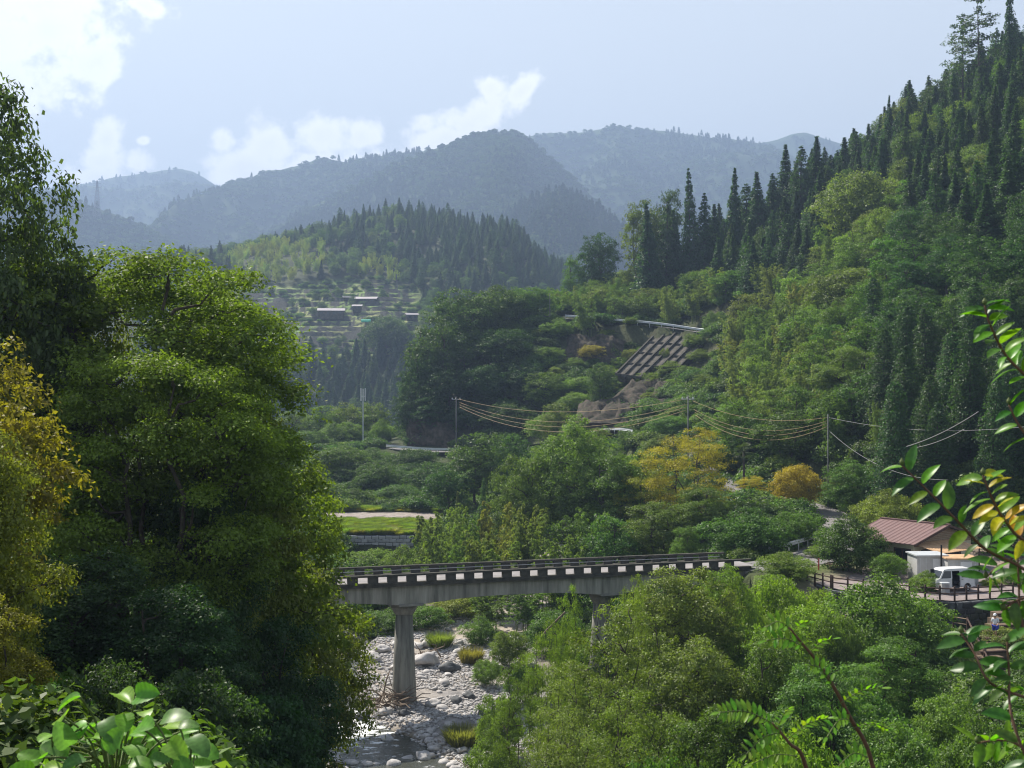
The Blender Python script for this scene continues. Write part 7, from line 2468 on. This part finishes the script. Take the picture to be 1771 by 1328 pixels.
for i, (px, py) in enumerate(front_):
    for rep in range(3 if py > 1240 else 1):
        d = r.uniform(4.7, 5.2) + 0.25 * rep
        p_ = P(px + r.uniform(-10, 10) * rep, py + 10 * rep, d)
        h_ = min(hub, key=lambda q: (q - p_).length)
        mid = (h_ + p_) / 2 + Vector((0, 0.05, 0.08))
        pts = [h_, mid, p_]
        MB().tube([q - ko for q in twig_path(pts, 4)], [0.0045] * 9, 5).build('petiole', M_stem, kd, smooth=True)
        ang = r.uniform(-0.6, 0.6) + (0.6 if px > 220 else -0.4 if px < 140 else 0.0)
        dv = Vector((sin(ang), r.uniform(-1.0, 0.1), r.uniform(-0.3, 0.5)))
        nr_ = Vector((r.uniform(-.5, .3), r.uniform(-0.9, -0.1), r.uniform(0.5, 1.1)))
        cc = r.choice([(0.10, 0.22, 0.04), (0.12, 0.25, 0.045), (0.09, 0.18, 0.06), (0.15, 0.27, 0.05)])
        put_leaf(r.choice(KUD), p_ - ko, dv, nr_, r.uniform(0.6, 0.95), cc, kd)

# saplings with feather-like leaves, lower right
def sapling(label, stem_pts, fronds, seed, colr):
    r = random.Random(seed)
    root = tag(empty('pinnate_sapling', P(*stem_pts[0])), label, 'sapling')
    o0 = root.location.copy()
    st = twig_path([P(*q) for q in stem_pts], 6)
    MB().tube([q - o0 for q in st], [0.012 * (1 - 0.7 * i / len(st)) for i in range(len(st))], 7).build('stem', M_twig, root, smooth=True)
    for (a, b_, n) in fronds:
        A_, B_ = P(*a), P(*b_)
        L_ = (B_ - A_).length
        rp = twig_path([A_, (A_ + B_) / 2 + Vector((0, 0, 0.10 * L_)), B_], 8)
        MB().tube([q - o0 for q in rp], 0.0022, 5).build('midrib', M_stem, root, smooth=True)
        for k in range(n):
            f_ = 2 + (len(rp) - 3.001) * k / n
            i = int(f_); q = rp[i].lerp(rp[i + 1], f_ - i)
            t_ = (rp[i + 1] - rp[i]).normalized()
            s_ = Vector((-t_.z, -0.75, t_.x)).normalized()
            for sg in (-1, 1):
                dv = s_ * sg + t_ * 0.45 + Vector((0, 0, 0.15 + r.uniform(-.15, .15)))
                put_leaf(r.choice(LFT), q - o0, dv, Vector((r.uniform(-.3, .3), -0.5 + r.uniform(-.2, .2), 1)), (0.75 + 0.5 * sin(pi * (k + 1) / (n + 1))) * r.uniform(0.9, 1.1),
                         tuple(v_ * r.uniform(0.85, 1.15) for v_ in colr), root, 'leaflet')
        put_leaf(r.choice(LFT), rp[-1] - o0, (rp[-1] - rp[-2]), Vector((0, -0.4, 1)), 1.0, colr, root, 'leaflet')


sapling('tall reddish-stemmed sapling with feather-like leaves crossing the lower right trees', [(1540, 1560, 5.8), (1510, 1328, 5.6), (1470, 1240, 5.5), (1425, 1160, 5.4), (1385, 1110, 5.3), (1365, 1085, 5.3)],
        [((1365, 1085, 5.3), (1325, 1085, 5.1), 5), ((1372, 1092, 5.3), (1398, 1076, 5.2), 4), ((1390, 1118, 5.3), (1325, 1108, 5.2), 6), ((1400, 1128, 5.4), (1440, 1105, 5.3), 5), ((1440, 1185, 5.4), (1400, 1150, 5.2), 5),
         ((1478, 1258, 5.5), (1540, 1262, 5.3), 7), ((1470, 1245, 5.5), (1430, 1275, 5.2), 6), ((1455, 1215, 5.4), (1525, 1190, 5.3), 7), ((1500, 1310, 5.5), (1450, 1325, 5.2), 6)], 3, (0.11, 0.22, 0.03))
sapling('shorter sapling with feather-like leaves fanning out at the bottom, left of the taller one', [(1440, 1560, 5.3), (1395, 1330, 5.2), (1365, 1285, 5.1), (1335, 1250, 5.1)],
        [((1338, 1252, 5.1), (1245, 1232, 5.0), 11), ((1362, 1278, 5.1), (1432, 1242, 5.0), 9), ((1352, 1268, 5.1), (1290, 1305, 4.9), 8), ((1380, 1308, 5.1), (1300, 1322, 5.0), 8), ((1345, 1258, 5.1), (1365, 1226, 5.0), 5)], 4, (0.13, 0.24, 0.035))

# ------------------------------------------------------------------ air
hz = MB().box((0, 2300, 362), (7600, 5600, 870)).build('haze', None)
hz['kind'] = 'stuff'
Mh = bpy.data.materials.new('haze')
Mh.use_nodes = True
t = Mh.node_tree
for n_ in list(t.nodes):
    t.nodes.remove(n_)
o_ = t.nodes.new('ShaderNodeOutputMaterial')
pv = t.nodes.new('ShaderNodeVolumePrincipled')
pv.inputs['Color'].default_value = (0.34, 0.465, 0.70, 1)
pv.inputs['Density'].default_value = HAZE_DENSITY
pv.inputs['Anisotropy'].default_value = 0.25
t.links.new(pv.outputs[0], o_.inputs['Volume'])
hz.data.materials.append(Mh)
